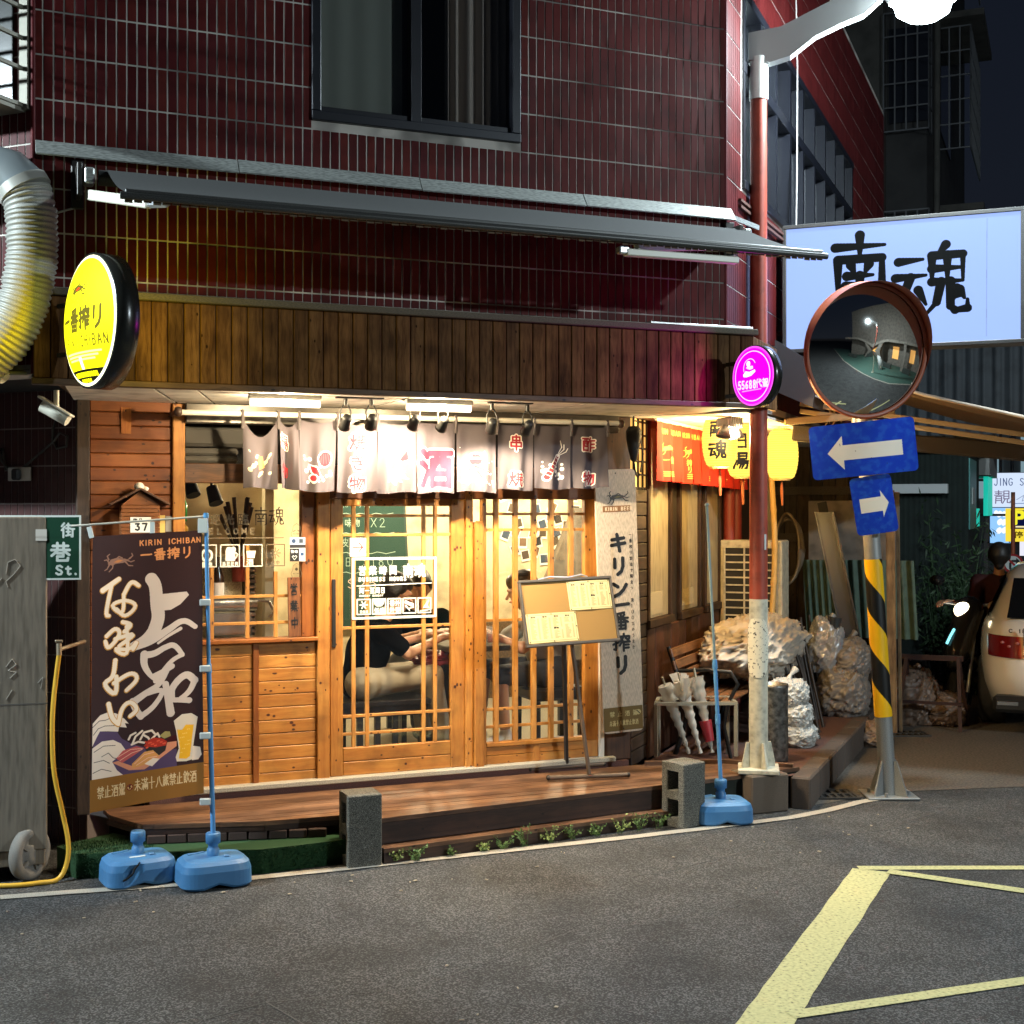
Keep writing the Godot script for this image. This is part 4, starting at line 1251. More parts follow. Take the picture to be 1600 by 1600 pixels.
	m = MB.new(); m.lathe([Vector2(0.0, -0.14), Vector2(0.045, -0.14), Vector2(0.05, -0.05), Vector2(0.03, 0.02)], 12)
	put("pot", m, flat("pot_red", lin(0.35, 0.05, 0.03), 0.5), vase)
	var cat := thing("shelf_bottle", "bright green bottle on the kitchen shelf under the rolled blinds", "bottle", Vector3(1.255, 1.86, -0.5))
	m = MB.new(); m.lathe([Vector2(0, 0), Vector2(0.04, 0), Vector2(0.045, 0.1), Vector2(0.02, 0.16), Vector2(0.0, 0.17)], 12)
	put("glass_body", m, flat("bottle_green", lin(0.03, 0.5, 0.12), 0.2), cat)
	put("cap", bx(-0.018, 0.018, 0.165, 0.19, -0.018, 0.018, 0.005), flat("cap_dark", lin(0.02, 0.03, 0.02)), cat)
	var pack := thing("snack_packet", "orange and red snack packets hanging at the kitchen window edge", "packet", Vector3(1.22, 1.62, -0.3))
	for k in 4:
		m = MB.new(); m.ball(Vector3(0.01, k * 0.065, 0), Vector3(0.045, 0.034, 0.02), 10)
		put("bag", m, flat("snack_%d" % (k % 2), lin(0.75, 0.16 + 0.2 * (k % 2), 0.03), 0.35), pack)
	for p in [Vector3(1.3, 2.02, -0.45), Vector3(1.43, 1.97, -0.4)]:
		var l := thing("kitchen_spotlight", "small black ceiling spotlight inside the kitchen " + ("beside the post" if p.x < 1.4 else "above the welcome lettering"), "spotlight", p)
		m = MB.new(); m.cyl(Vector3(0, 0.1, 0), Vector3(0.02, 0, 0.05), 0.035, 0.045)
		put("head", m, flat("spot_black", lin(0.012, 0.012, 0.012), 0.5), l)
		m = MB.new(); m.cyl(Vector3(0, 0.1, 0), Vector3(0, 0.55, 0), 0.008)
		put("stem", m, mats["spot_black"], l)
	# wood plaque with the open sign
	var plaque := thing("open_plaque", "brown wooden plaque with three black brush characters in the kitchen window", "plaque", Vector3(1.855, 1.165, 0.004), 0.0)
	plaque.rotation.z = 0.02
	m = MB.new(); m.bb(-0.035, 0.04, 0, 0.36, -0.012, 0.006, 0.003)
	put("board", m, wood_mat("plaque_wood", cedar, lin(0.34, 0.14, 0.05), 2.0, 0.5), plaque)
	var pi := canvas(90, 330, Color(1, 1, 1, 0))
	words(pi, "営業中", 14, 28, 60, 66, 32, 4.0, Color(0.05, 0.03, 0.02), true, 0.6)
	decal("characters", plaque, pi, "open_print", -0.032, 0.037, 0.01, 0.35, 0.0085)

# ---------------------------------------------------------------- awnings over the front and the side street
func awnings():
	var alu := rough_mat("awning_aluminium", lin(0.50, 0.53, 0.50), fine, Vector3(0.5, 3, 3), 0.45, 0.4)
	var t := thing("rain_flashing", "pale green-grey metal flashing strip running across the tiled wall", "flashing")
	var m := MB.new()
	for k in 4:
		var x0 := 0.335 + k * 0.99
		m = MB.new()
		m.prism(PackedVector2Array([Vector2(0.0, 0.07), Vector2(0.0, 0.02), Vector2(0.062, -0.012), Vector2(0.066, -0.006), Vector2(0.012, 0.07)]), 0.985, Transform3D(Basis(Vector3(0, 0, 1), Vector3.UP, Vector3.LEFT), Vector3(x0 + 0.985, 3.675 + 0.002 * (k % 2), 0.998)))
		put("sheet", m, alu, t)
	m = MB.new()
	m.bar(Vector3(4.25, 3.70, 1.03), Vector3(4.62, 3.70, 0.80), 0.03, 0.008)
	put("end_strap", m, alu, t)
	var a := thing("awning", "dark grey retractable awning above the shop front", "awning")
	var cloth := rough_mat("awning_cloth", lin(0.042, 0.045, 0.044), fine, Vector3(2, 9, 9), 0.9)
	m = MB.new()
	m.sheet(24, 8, func(u, v):
		var y := lerpf(3.60, 3.325, v) - 0.02 * sin(v * PI)
		return Vector3(lerpf(0.66, 4.31, u), y, lerpf(1.13, 1.90, v)))
	put("canvas", m, cloth, a)
	m = MB.new(); m.cyl(Vector3(0.62, 3.56, 1.12), Vector3(4.30, 3.56, 1.12), 0.038, 0.038, 14)
	put("roller", m, cloth, a)
	m = MB.new(); m.cyl(Vector3(0.64, 3.305, 1.91), Vector3(4.335, 3.305, 1.91), 0.017, 0.017, 12); m.bb(0.66, 4.31, 3.318, 3.336, 1.897, 1.915, 0.004)
	put("front_bar", m, rough_mat("front_bar_grey", lin(0.09, 0.09, 0.085), fine, Vector3.ONE * 3, 0.4, 0.3), a)
	m = MB.new()
	for k in 90: m.bb(0.66 + k * 0.0407, 0.694 + k * 0.0407, 3.278 + 0.003 * (k % 3), 3.30, 1.893, 1.896)
	put("valance", m, rough_mat("valance_cloth", lin(0.20, 0.13, 0.075), fine, Vector3.ONE * 4, 0.9), a)
	for x in [0.53, 4.27]:
		m = MB.new()
		m.bb(x - 0.03, x + 0.03, 3.42, 3.66, 1.0, 1.03, 0.004); m.bb(x - 0.012, x + 0.012, 3.46, 3.62, 1.03, 1.16, 0.003)
		put("bracket", m, flat("bracket_dark", lin(0.03, 0.028, 0.025), 0.5, 0.4), a)
		put("end_cap", bx(x + 0.02, x + 0.07, 3.52, 3.60, 1.07, 1.165, 0.008), alu, a)
	var white := flat("arm_white", lin(0.62, 0.60, 0.5), 0.4)
	m = MB.new(); m.bar(Vector3(0.575, 3.47, 1.13), Vector3(0.80, 3.345, 1.62), 0.05, 0.035, Vector3.UP, 0.005)
	put("arm", m, white, a)
	m = MB.new(); m.bar(Vector3(0.80, 3.345, 1.62), Vector3(0.86, 3.315, 1.80), 0.045, 0.03, Vector3.UP, 0.012)
	put("elbow", m, flat("elbow_steel", lin(0.6, 0.62, 0.65), 0.3, 0.8), a)
	m = MB.new(); m.bar(Vector3(3.13, 3.245, 1.87), Vector3(3.80, 3.252, 1.86), 0.036, 0.05, Vector3.UP, 0.005)
	put("arm", m, white, a)
	m = MB.new(); m.bb(3.09, 3.15, 3.235, 3.275, 1.84, 1.89, 0.008)
	put("elbow", m, mats["elbow_steel"], a)
	m = MB.new(); m.bar(Vector3(3.2, 3.275, 1.86), Vector3(4.26, 3.50, 1.10), 0.04, 0.03, Vector3.UP, 0.004)
	put("arm", m, white, a)
	m = MB.new(); m.tube([Vector3(0.53, 3.43, 1.02), Vector3(0.42, 3.39, 1.01), Vector3(0.34, 3.37, 0.995)], 0.006, 6)
	put("cable", m, flat("cable_grey", lin(0.3, 0.3, 0.28), 0.6), a)
	# brown awning over the side street
	var b := thing("awning", "brown cloth awning leaning out over the side street behind the round mirror", "awning", AT_R, R45)
	m = MB.new()
	m.sheet(12, 10, func(u, v):
		var y := lerpf(3.06, 2.46, u) - 0.05 * sin(u * PI) * (0.5 + 0.5 * sin(v * 9.0))
		return Vector3(lerpf(1.0, 3.6, v), y, lerpf(0.80, 2.75, u)))
	put("canvas", m, rough_mat("brown_awning_cloth", lin(0.22, 0.13, 0.07), fine, Vector3.ONE * 3, 0.9), b)
	m = MB.new(); m.tube([Vector3(1.0, 3.065, 0.8), Vector3(1.0, 2.72, 1.78), Vector3(1.0, 2.465, 2.75)], 0.012, 8)
	put("edge_rod", m, flat("edge_rod_light", lin(0.5, 0.42, 0.34), 0.5), b)
	var tan_ := flat("arm_tan", lin(0.42, 0.30, 0.17), 0.5)
	for y in [0.0, 0.055]:
		m = MB.new(); m.bar(Vector3(1.15, 2.70 - y, 0.9), Vector3(1.35, 2.42 - y, 2.6), 0.035, 0.03, Vector3.UP, 0.004)
		put("arm", m, tan_, b)
	m = MB.new(); m.bar(Vector3(0.98, 2.56, 0.82), Vector3(1.25, 2.62, 1.55), 0.05, 0.05, Vector3.UP, 0.006)
	put("arm", m, tan_, b)
	m = MB.new(); m.bar(Vector3(1.3, 2.5, 0.82), Vector3(1.6, 2.26, 3.1), 0.12, 0.06, Vector3.UP, 0.01)
	put("beam", m, rough_mat("old_beam", lin(0.06, 0.042, 0.03), fine, Vector3.ONE * 3, 0.8), b)
	m = MB.new(); m.bar(Vector3(1.0, 3.1, 0.80), Vector3(3.6, 3.1, 0.80), 0.08, 0.06, Vector3.UP, 0.008)
	put("wall_bar", m, mats["old_beam"], b)

# ---------------------------------------------------------------- signs that hang from the building
func dome(r: float, bulge: float) -> MB:
	var m := MB.new()
	var ringn := 8
	var segn := 40
	for i in ringn:
		for j in segn:
			var q := []
			for k in [[i, j], [i + 1, j], [i + 1, j + 1], [i, j + 1]]:
				var rr: float = r * k[0] / ringn
				var a: float = TAU * k[1] / segn
				var z: float = bulge * (1.0 - pow(float(k[0]) / ringn, 2.4))
				q.append([Vector3(rr * cos(a), rr * sin(a), z), Vector2(0.5 + 0.5 * rr * cos(a) / r, 0.5 - 0.5 * rr * sin(a) / r), Vector3(cos(a) * rr / r * bulge * 2.0 / r, sin(a) * rr / r * bulge * 2.0 / r, 1).normalized()])
			if i > 0: m.tri_n(q[0][0], q[1][0], q[2][0], q[0][2], q[1][2], q[2][2], q[0][1], q[1][1], q[2][1])
			else: m.tri_n(q[0][0], q[1][0], q[2][0], q[0][2], q[1][2], q[2][2], q[0][1], q[1][1], q[2][1])
			if i > 0: m.tri_n(q[0][0], q[2][0], q[3][0], q[0][2], q[2][2], q[3][2], q[0][1], q[2][1], q[3][1])
	return m

func beast(im: Image, x: float, y: float, s: float, c: Color, c2: Color):   # the leaping beast emblem, as a few ink strokes
	for p in ["10,60 30,50 55,46 80,52 96,44", "14,62 4,80 -6,86", "30,56 26,78 12,92", "78,56 92,72 108,74", "84,50 100,58 114,54", "12,56 2,44 -8,46", "10,44 4,30 14,22", "96,44 108,34 104,24", "40,44 52,34 66,40"]:
		var q := pts(p, x, y, s / 100.0, s / 100.0)
		for i in q.size() - 1: seg(im, q[i], q[i + 1], s * 0.035 * (1.0 - 0.25 * i), s * 0.02, c)
	fill(im, pts("8,62 18,44 44,38 78,44 92,50 70,60 40,62 24,68", x, y, s / 100.0, s / 100.0), c)
	fill(im, pts("30,56 50,46 70,50 48,58", x, y, s / 100.0, s / 100.0), c2)

func round_sign(called: String, label: String, at: Vector3, turn: float, r: float, thick: float, face: Material, back: Material, rim: Material, bulge: float) -> Node3D:
	var t := thing(called, label, "sign", at, turn)
	var m := MB.new()
	m.lathe([Vector2(r * 0.96, -thick / 2), Vector2(r, -thick / 2 + 0.004), Vector2(r, thick / 2 - 0.004), Vector2(r * 0.965, thick / 2)], 48, Transform3D(Basis(Vector3.RIGHT, PI / 2), Vector3.ZERO))
	put("rim", m, rim, t)
	put("lit_face", dome(r * 0.965, bulge), face, t, Transform3D(Basis(), Vector3(0, 0, thick / 2 - 0.001)))
	put("lit_face", dome(r * 0.965, bulge), back, t, Transform3D(Basis(Vector3.UP, PI), Vector3(0, 0, -thick / 2 + 0.001)))
	return t

func hanging_signs():
	# yellow round beer sign
	var yel := Color(1.0, 0.98, 0.03)
	var ink := Color(0.36, 0.33, 0.02)
	var im := canvas(640, 640, yel)
	beast(im, 230, 90, 150, ink, Color(0.8, 0.25, 0.05))
	words(im, "一番搾り", 110, 260, 110, 116, 6, 9, ink)
	words(im, "KIRIN ICHIBAN", 92, 400, 34, 54, 9, 4.0, ink)
	var pale := Color(1.0, 1.0, 0.55)
	for k in 3: seg(im, Vector2(130 + k * 20, 480 + k * 16), Vector2(520 - k * 30, 480 + k * 16), 5, 5, pale)
	fill(im, pts("300,500 330,500 340,560 310,560"), Color(1, 1, 0.9))
	for y in range(560, 640): rect(im, 0, y, 640, 1, Color(0.06, 0.06, 0.0))
	for k in 12: rect(im, 190 + k * 22, 572, 17, 24, yel)
	for k in 5: rect(im, 258 + k * 24, 604, 17, 18, yel)
	for k in 64:
		var a0 := TAU * k / 64
		seg(im, Vector2(320, 320) + Vector2.from_angle(a0) * 313, Vector2(320, 320) + Vector2.from_angle(a0 + TAU / 64) * 313, 8, 8, Color(1.0, 1.0, 0.85))
	var ym := lit_print("yellow_sign_print", im, 1.9)
	var rim := flat("sign_rim_black", lin(0.012, 0.012, 0.010), 0.25)
	var a := -1.265
	var yc := Vector3(0.600, 2.808, 1.46)
	var t := round_sign("round_lit_sign", "yellow round lit beer sign standing out from the upright boards", yc, a, 0.315, 0.11, ym, ym, rim, 0.06)
	var nrm := Vector3(sin(a), 0, cos(a))
	var m := MB.new()
	for y in [-0.12, 0.12]:
		m = MB.new(); m.bar(Vector3(0.0, y, 0.0) + Vector3(-0.3, 0, 0.0), Vector3(-0.44, y, 0.03), 0.02, 0.02)
		put("bracket", m, mats["bracket_dark"], t)
	for s in [1.0, -1.0]: area_light(yc + nrm * 0.17 * s, Vector3(0, rad_to_deg(a) + (180.0 if s > 0 else 0.0), 0), Vector2(0.45, 0.45), Color(1.0, 0.86, 0.08), 1.35 if s > 0 else 0.26)
	# magenta round sign
	var mg := Color(0.93, 0.02, 0.86)
	im = canvas(420, 420, mg)
	var pw := Color(1.0, 0.85, 1.0)
	for k in 72:
		var a0 := TAU * k / 72
		seg(im, Vector2(210, 210) + Vector2.from_angle(a0) * 175, Vector2(210, 210) + Vector2.from_angle(a0 + TAU / 72) * 175, 3.5, 3.5, pw)
		seg(im, Vector2(210, 210) + Vector2.from_angle(a0) * 205, Vector2(210, 210) + Vector2.from_angle(a0 + TAU / 72) * 205, 8, 8, Color(1.0, 0.35, 0.95))
		if k > 30 and k < 66: seg(im, Vector2(190, 150) + Vector2.from_angle(a0) * 62, Vector2(190, 150) + Vector2.from_angle(a0 + TAU / 72) * 62, 3, 3, pw)
	disc(im, 176, 122, 20, Color(0.9, 1, 0.95)); fill(im, pts("150,150 176,136 224,140 226,160 190,166"), pw)
	fill(im, pts("124,196 150,172 190,180 244,166 250,182 208,208 160,216 128,212"), Color(0.9, 1, 0.95))
	words(im, "55688", 66, 240, 34, 58, 5, 6.0, pw); words(im, "代駕", 254, 236, 56, 60, 4, 4.5, pw)
	seg(im, Vector2(110, 314), Vector2(300, 306), 4, 4, Color(1.0, 0.6, 1.0))
	var mm := lit_print("magenta_sign_print", im, 1.15)
	var ma := -1.39
	var mc := Vector3(4.285, 2.710, 1.30)
	t = round_sign("round_lit_sign", "magenta round lit sign on the fascia corner in front of the red lamp pole", mc, ma, 0.180, 0.065, mm, mm, rim, 0.012)
	for y in [-0.10, 0.09]:
		m = MB.new(); m.bar(Vector3(-0.17, y, 0.0), Vector3(-0.26, y, 0.0), 0.022, 0.022)
		put("bracket", m, mats["bracket_dark"], t)
	var mn := Vector3(sin(ma), 0, cos(ma))
	area_light(mc + mn * 0.08, Vector3(0, rad_to_deg(ma) + 180.0, 0), Vector2(0.28, 0.28), Color(1.0, 0.04, 0.9), 0.32)
	# big blue-white box sign
	var bg := Color(0.62, 0.73, 1.0)
	im = canvas(1024, 580, bg)
	var k0 := Color(0.015, 0.02, 0.02)
	glyph(im, "南", 190, 40, 290, 330, 15, k0, 1.05)
	glyph(im, "魂", 480, 120, 330, 340, 14, k0, 1.05)
	seg(im, Vector2(885, 20), Vector2(882, 560), 1.2, 1.2, Color(0.5, 0.56, 0.75))
	var bm := lit_print("shop_sign_print", im, 0.95)
	t = thing("shop_sign", "big blue-white lit box sign with two black brush characters above the side street", "sign", Vector3(5.42, 3.035, -0.10), -R45)
	var steel := rough_mat("sign_frame_steel", lin(0.16, 0.155, 0.15), fine, Vector3.ONE * 4, 0.45, 0.6)
	m = MB.new()
	m.bb(0, 1.60, 0, 0.028, -0.10, 0.10, 0.004); m.bb(0, 1.60, 0.872, 0.90, -0.10, 0.10, 0.004); m.bb(0, 0.028, 0.028, 0.872, -0.10, 0.10, 0.004); m.bb(1.572, 1.60, 0.028, 0.872, -0.10, 0.10, 0.004)
	put("frame", m, steel, t)
	m = MB.new(); m.quad(Vector3(0.028, 0.028, 0.085), Vector3(1.572, 0.028, 0.085), Vector3(1.572, 0.872, 0.085), Vector3(0.028, 0.872, 0.085))
	put("lit_face", m, bm, t)
	m = MB.new(); m.quad(Vector3(1.572, 0.028, -0.085), Vector3(0.028, 0.028, -0.085), Vector3(0.028, 0.872, -0.085), Vector3(1.572, 0.872, -0.085))
	put("lit_face", m, bm, t)
	put("core", bx(0.03, 1.57, 0.03, 0.87, -0.08, 0.08), flat("sign_core", lin(0.5, 0.5, 0.5)), t)
	for y in [0.80, 0.84]:
		m = MB.new(); m.bar(Vector3(0.0, y, 0.05), Vector3(-0.04, y, 1.25), 0.018, 0.025)
		put("bracket", m, rough_mat("bracket_rust", lin(0.12, 0.045, 0.03), fine, Vector3.ONE * 6, 0.8, 0.3), t)
	for y in [0.15, 0.75]:
		m = MB.new(); m.bar(Vector3(0.0, y, 0.0), Vector3(-0.14, y, 0.0), 0.03, 0.03)
		put("bracket", m, mats["bracket_rust"], t)
	var sn := Vector3(-0.7071, 0, 0.7071)
	area_light(Vector3(5.42, 3.485, -0.10) + Vector3(0.5657, 0, 0.5657) + sn * 0.14, Vector3(0, -45.0 + 180.0, 0), Vector2(1.5, 0.82), Color(0.72, 0.80, 1.0), 1.1)
	# box on the side wall behind the pole
	t = thing("wall_cabinet", "dark slanted box with pale edges fixed to the side wall beside the blue-white sign", "vent box", AT_R + Vector3(0.707, 0, -0.707) * 0.75 + Vector3(0.707, 0, 0.707) * 0.80, R45)
	m = MB.new()
	m.prism(PackedVector2Array([Vector2(0, 2.76), Vector2(0.26, 2.64), Vector2(0.30, 2.92), Vector2(0.0, 3.12)]), 0.5, Transform3D(Basis(Vector3(0, 0, 1), Vector3.UP, Vector3.LEFT), Vector3(0.5, 0, 0)))
	put("body", m, flat("box_dark", lin(0.05, 0.05, 0.055), 0.5), t)
	m = MB.new()
	for k in 5: m.bar(Vector3(0.03, 2.72 + k * 0.05, 0.27 + k * 0.006), Vector3(0.47, 2.72 + k * 0.05, 0.27 + k * 0.006), 0.012, 0.02)
	put("louvre", m, flat("box_edge", lin(0.4, 0.4, 0.42), 0.5), t)

# ---------------------------------------------------------------- noren and soffit lamps
func noren():
	var t := thing("noren", "row of grey split door curtains printed with seafood and red characters", "door curtain")
	var rodz := 0.26
	var m := MB.new(); m.cyl(Vector3(1.12, 2.483, rodz), Vector3(3.93, 2.489, rodz), 0.016, 0.016, 12)
	put("rod", m, flat("rod_pale", lin(0.75, 0.70, 0.58), 0.4), t)
	for x in [1.13, 3.93]:
		m = MB.new(); m.bar(Vector3(x, 2.486, rodz), Vector3(x, 2.486, 0.0), 0.025, 0.02); m.ball(Vector3(x, 2.486, rodz), Vector3(0.026, 0.03, 0.03), 10)
		put("holder", m, flat("holder_brown", lin(0.05, 0.025, 0.015), 0.5), t)
	var xs := [1.492, 1.700, 1.822, 2.052, 2.300, 2.540, 2.795, 3.068, 3.320, 3.575, 3.830]
	var cloth := Color(0.33, 0.30, 0.31)
	var white := Color(0.92, 0.88, 0.82)
	var redc := Color(0.66, 0.14, 0.18)
	for k in 10:
		var im := canvas(232, 400, cloth)
		match k:
			1: words(im, "揚", 20, 60, 90, 92, 90, 12, white, true); words(im, "揚物", 20, 60, 90, 92, 90, 5, redc, true)
			3: words(im, "焼き物", 66, 52, 100, 96, 26, 14, white, true); words(im, "焼き物", 66, 52, 100, 96, 26, 6, redc, true)
			5: words(im, "酒", 22, 140, 190, 230, 0, 30, white); words(im, "酒", 22, 140, 190, 230, 0, 19, Color(0.78, 0.16, 0.24))
			7: words(im, "串焼", 76, 60, 84, 94, 132, 13, white, true); words(im, "串焼", 76, 60, 84, 94, 132, 5.5, redc, true)
			9: words(im, "酢物", 66, 60, 90, 94, 132, 13, white, true); words(im, "酢物", 66, 60, 90, 94, 132, 5.5, redc, true)
			4:
				for q in 16: seg(im, Vector2(70 + (q * 37) % 110, 250 + (q * 53) % 90), Vector2(60 + (q * 61) % 140, 262 + (q * 29) % 100), 6, 3, white)
				fill(im, pts("190,130 206,220 150,230 120,214"), white); fill(im, pts("184,148 194,210 154,218 134,208"), redc)
				for q in 5:
					seg(im, Vector2(130, 226), Vector2(60 + q * 26, 330 - q * 6), 9, 5, white); seg(im, Vector2(130, 226), Vector2(62 + q * 26, 322 - q * 6), 5, 2, redc)
			6:
				disc(im, 112, 210, 44, white); disc(im, 112, 210, 36, redc); seg(im, Vector2(82, 202), Vector2(146, 200), 5, 5, white)
				for q in 7:
					seg(im, Vector2(112, 250), Vector2(40 + q * 26, 300 + 20 * sin(q * 2.0)), 12, 7, white); seg(im, Vector2(112, 250), Vector2(44 + q * 25, 296 + 20 * sin(q * 2.0)), 7, 4, redc)
				for q in 9: seg(im, Vector2(10 + q * 25, 330 + (q * 17) % 34), Vector2(26 + q * 24, 338 + (q * 11) % 30), 4, 3, white)
				for q in 12: disc(im, 20 + (q * 71) % 190, 140 + (q * 47) % 150, 3, white)
			8:
				for q in 18: disc(im, 50 + (q * 43) % 150, 230 + (q * 67) % 110, 7 + (q * 5) % 8, white)
				seg(im, Vector2(70, 330), Vector2(150, 190), 22, 18, white); seg(im, Vector2(74, 324), Vector2(148, 194), 16, 12, Color(0.5, 0.13, 0.16))
				for q in 6: seg(im, Vector2(64 + q * 15, 304 - q * 22), Vector2(96 + q * 12, 318 - q * 22), 2, 2, white)
				for q in 3: line(im, [Vector2(146, 190), Vector2(180 + q * 12, 130 + q * 16), Vector2(170 + q * 22, 90 + q * 26)], 2.5, white)
			2:
				for q in 22: disc(im, 30 + (q * 41) % 175, 200 + (q * 59) % 150, 6 + (q * 7) % 8, white)
				disc(im, 160, 210, 50, white); disc(im, 160, 210, 42, redc)
				for q in 4: seg(im, Vector2(136 + q * 14, 180), Vector2(130 + q * 20, 236), 2, 2, cloth)
				fill(im, pts("60,240 110,250 140,310 110,320 76,290"), white); fill(im, pts("70,248 106,258 130,304 108,310 82,284"), redc)
				disc(im, 90, 320, 26, white); disc(im, 90, 320, 18, redc)
			0:
				for q in 20: disc(im, 40 + (q * 47) % 150, 150 + (q * 61) % 170, 7 + (q * 5) % 9, Color(0.86, 0.78, 0.62))
				fill(im, pts("100,150 134,150 150,240 110,260"), Color(0.8, 0.55, 0.35))
		var fm := printed("noren_print_%d" % k, im, 0.9)
		fm.backlight_enabled = true
		fm.backlight = Color(0.10, 0.09, 0.08)
		fm.cull_mode = BaseMaterial3D.CULL_DISABLED
		var x0: float = xs[k]
		var x1: float = xs[k + 1]
		var drop: float = [0.11, 0.05, 0.02, 0.03, 0.02, 0.005, 0.005, 0.005, 0.005, 0.008][k]
		var low: float = [2.055, 2.052, 2.04, 2.036, 2.034, 2.034, 2.042, 2.056, 2.064, 2.072][k]
		m = MB.new()
		m.sheet(22, 20, func(u, v):
			var sag: float = drop * 4.0 * u * (1.0 - u)
			var y := lerpf(2.462 - sag, low + 0.006 * sin(u * 5.0 + k), v)
			var wv: float = 0.014 * sin(u * 9.0 + k * 1.3) * (0.4 + v) + 0.010 * sin(u * 17.0 + v * 3.0 + k * 2.1) * v + 0.02 * (u - 0.5) * sin(k * 2.3) * v
			if k < 2: wv += 0.03 * sin(u * 6.0 + k * 2.0) * v
			return Vector3(lerpf(x0 + 0.004, x1 - 0.004, u) + (0.012 * sin(k * 1.7) * v if k < 3 else 0.0), y, rodz + wv))
		put("panel", m, fm, t)
	for k in 11:
		m = MB.new()
		var x: float = xs[k]
		m.tube([Vector3(x, 2.40, rodz + 0.006), Vector3(x, 2.46, rodz + 0.016), Vector3(x, 2.505, rodz + 0.006), Vector3(x, 2.505, rodz - 0.008), Vector3(x, 2.46, rodz - 0.016)], 0.010, 6)
		put("loop", m, flat("noren_loop", lin(0.10, 0.085, 0.085), 0.9), t)

func soffit_lamps():
	var black := flat("spot_black", lin(0.012, 0.012, 0.012), 0.5)
	var heads := [[1.972, 2.43, 0], [2.120, 2.435, 0], [2.375, 2.44, 1], [2.545, 2.435, 0], [2.845, 2.43, 1], [3.070, 2.425, 0]]
	var said := ["unlit black spotlight at the left end of the soffit track", "unlit black spotlight second on the soffit, over the third curtain panel", "lit spotlight beside the soffit panel lamp, over the squid curtain", "unlit black spotlight between the two lit ones", "brightly lit spotlight over the octopus curtain", "unlit black spotlight at the right end of the soffit tracks"]
	for i in 6:
		var h = heads[i]
		var t := thing("spotlight", said[i], "spotlight", Vector3(h[0], h[1], 0.74))
		var m := MB.new(); m.tube([Vector3(-0.028, -0.01, 0), Vector3(-0.03, 0.05, 0), Vector3(-0.012, 0.085, 0), Vector3(0.012, 0.085, 0), Vector3(0.03, 0.05, 0), Vector3(0.028, -0.01, 0)], 0.005, 6)
		put("yoke", m, black, t)
		m = MB.new(); m.cyl(Vector3(0, 0.08, 0), Vector3(0, 0.125, 0), 0.012)
		put("stem", m, black, t)
		var fwd := Vector3(0.1 * sin(i * 2.0), -0.6, -0.75).normalized()
		var bs := Basis(Quaternion(Vector3.UP, fwd))
		m = MB.new()
		m.lathe([Vector2(0.0, -0.045), Vector2(0.02, -0.045), Vector2(0.026, -0.03), Vector2(0.03, 0.03), Vector2(0.034, 0.045), Vector2(0.028, 0.045), Vector2(0.026, 0.03)], 14, Transform3D(bs, Vector3(0, -0.01, 0)))
		put("lamp_shade", m, black, t)
		m = MB.new(); m.ball(Vector3(0, -0.01, 0) + fwd * 0.034, Vector3.ONE * 0.026, 12)
		put("bulb", m, glow("bulb_glow", Color(1.0, 0.88, 0.62), 9.0) if h[2] else flat("bulb_off", lin(0.05, 0.05, 0.05), 0.2), t)
	for k in 3:
		var x: float = [2.045, 2.43, 2.95][k]
		var tr := thing("track", ["black track plate carrying the two left spotlights", "black track plate carrying the lit and unlit middle spotlights", "black track plate carrying the brightest spotlight"][k], "track", Vector3(x, 2.548, 0.77))
		put("plate", bx(-0.135, 0.135, 0, 0.022, -0.03, 0.03, 0.004), black, tr)
	for k in 2:  # tubes added in place of flat panels, shaped to throw light on the soffit
		var p := thing("soffit_fill_lamp", ["short glowing tube added to light the soffit over the leftmost curtains", "short glowing tube shaped to light the soffit between the lit spotlights"][k], "lamp", Vector3([1.62, 2.50, 3.55][k], 2.52, 0.80))
		put("housing", bx(-0.20, 0.20, 0.006, 0.035, -0.022, 0.022, 0.004), flat("housing_white", lin(0.6, 0.6, 0.58)), p)
		var q := MB.new(); q.cyl(Vector3(-0.19, -0.014, 0), Vector3(0.19, -0.014, 0), 0.018, 0.018, 12)
		put("lamp_tube", q, glow("tube_glow", Color(1.0, 0.92, 0.78), 3.5), p)
	var d := thing("downlight", "round white downlight set in the soffit near the right spotlights", "lamp", Vector3(2.96, 2.55, 0.62))
	var m := MB.new(); m.lathe([Vector2(0.07, 0.012), Vector2(0.085, 0.0), Vector2(0.095, 0.008)], 24)
	put("ring", m, flat("ring_white", lin(0.7, 0.68, 0.62), 0.4), d)
	m = MB.new(); m.lathe([Vector2(0.0, 0.01), Vector2(0.07, 0.012)], 24)
	put("lens", m, flat("lens_grey", lin(0.5, 0.48, 0.42), 0.3), d)

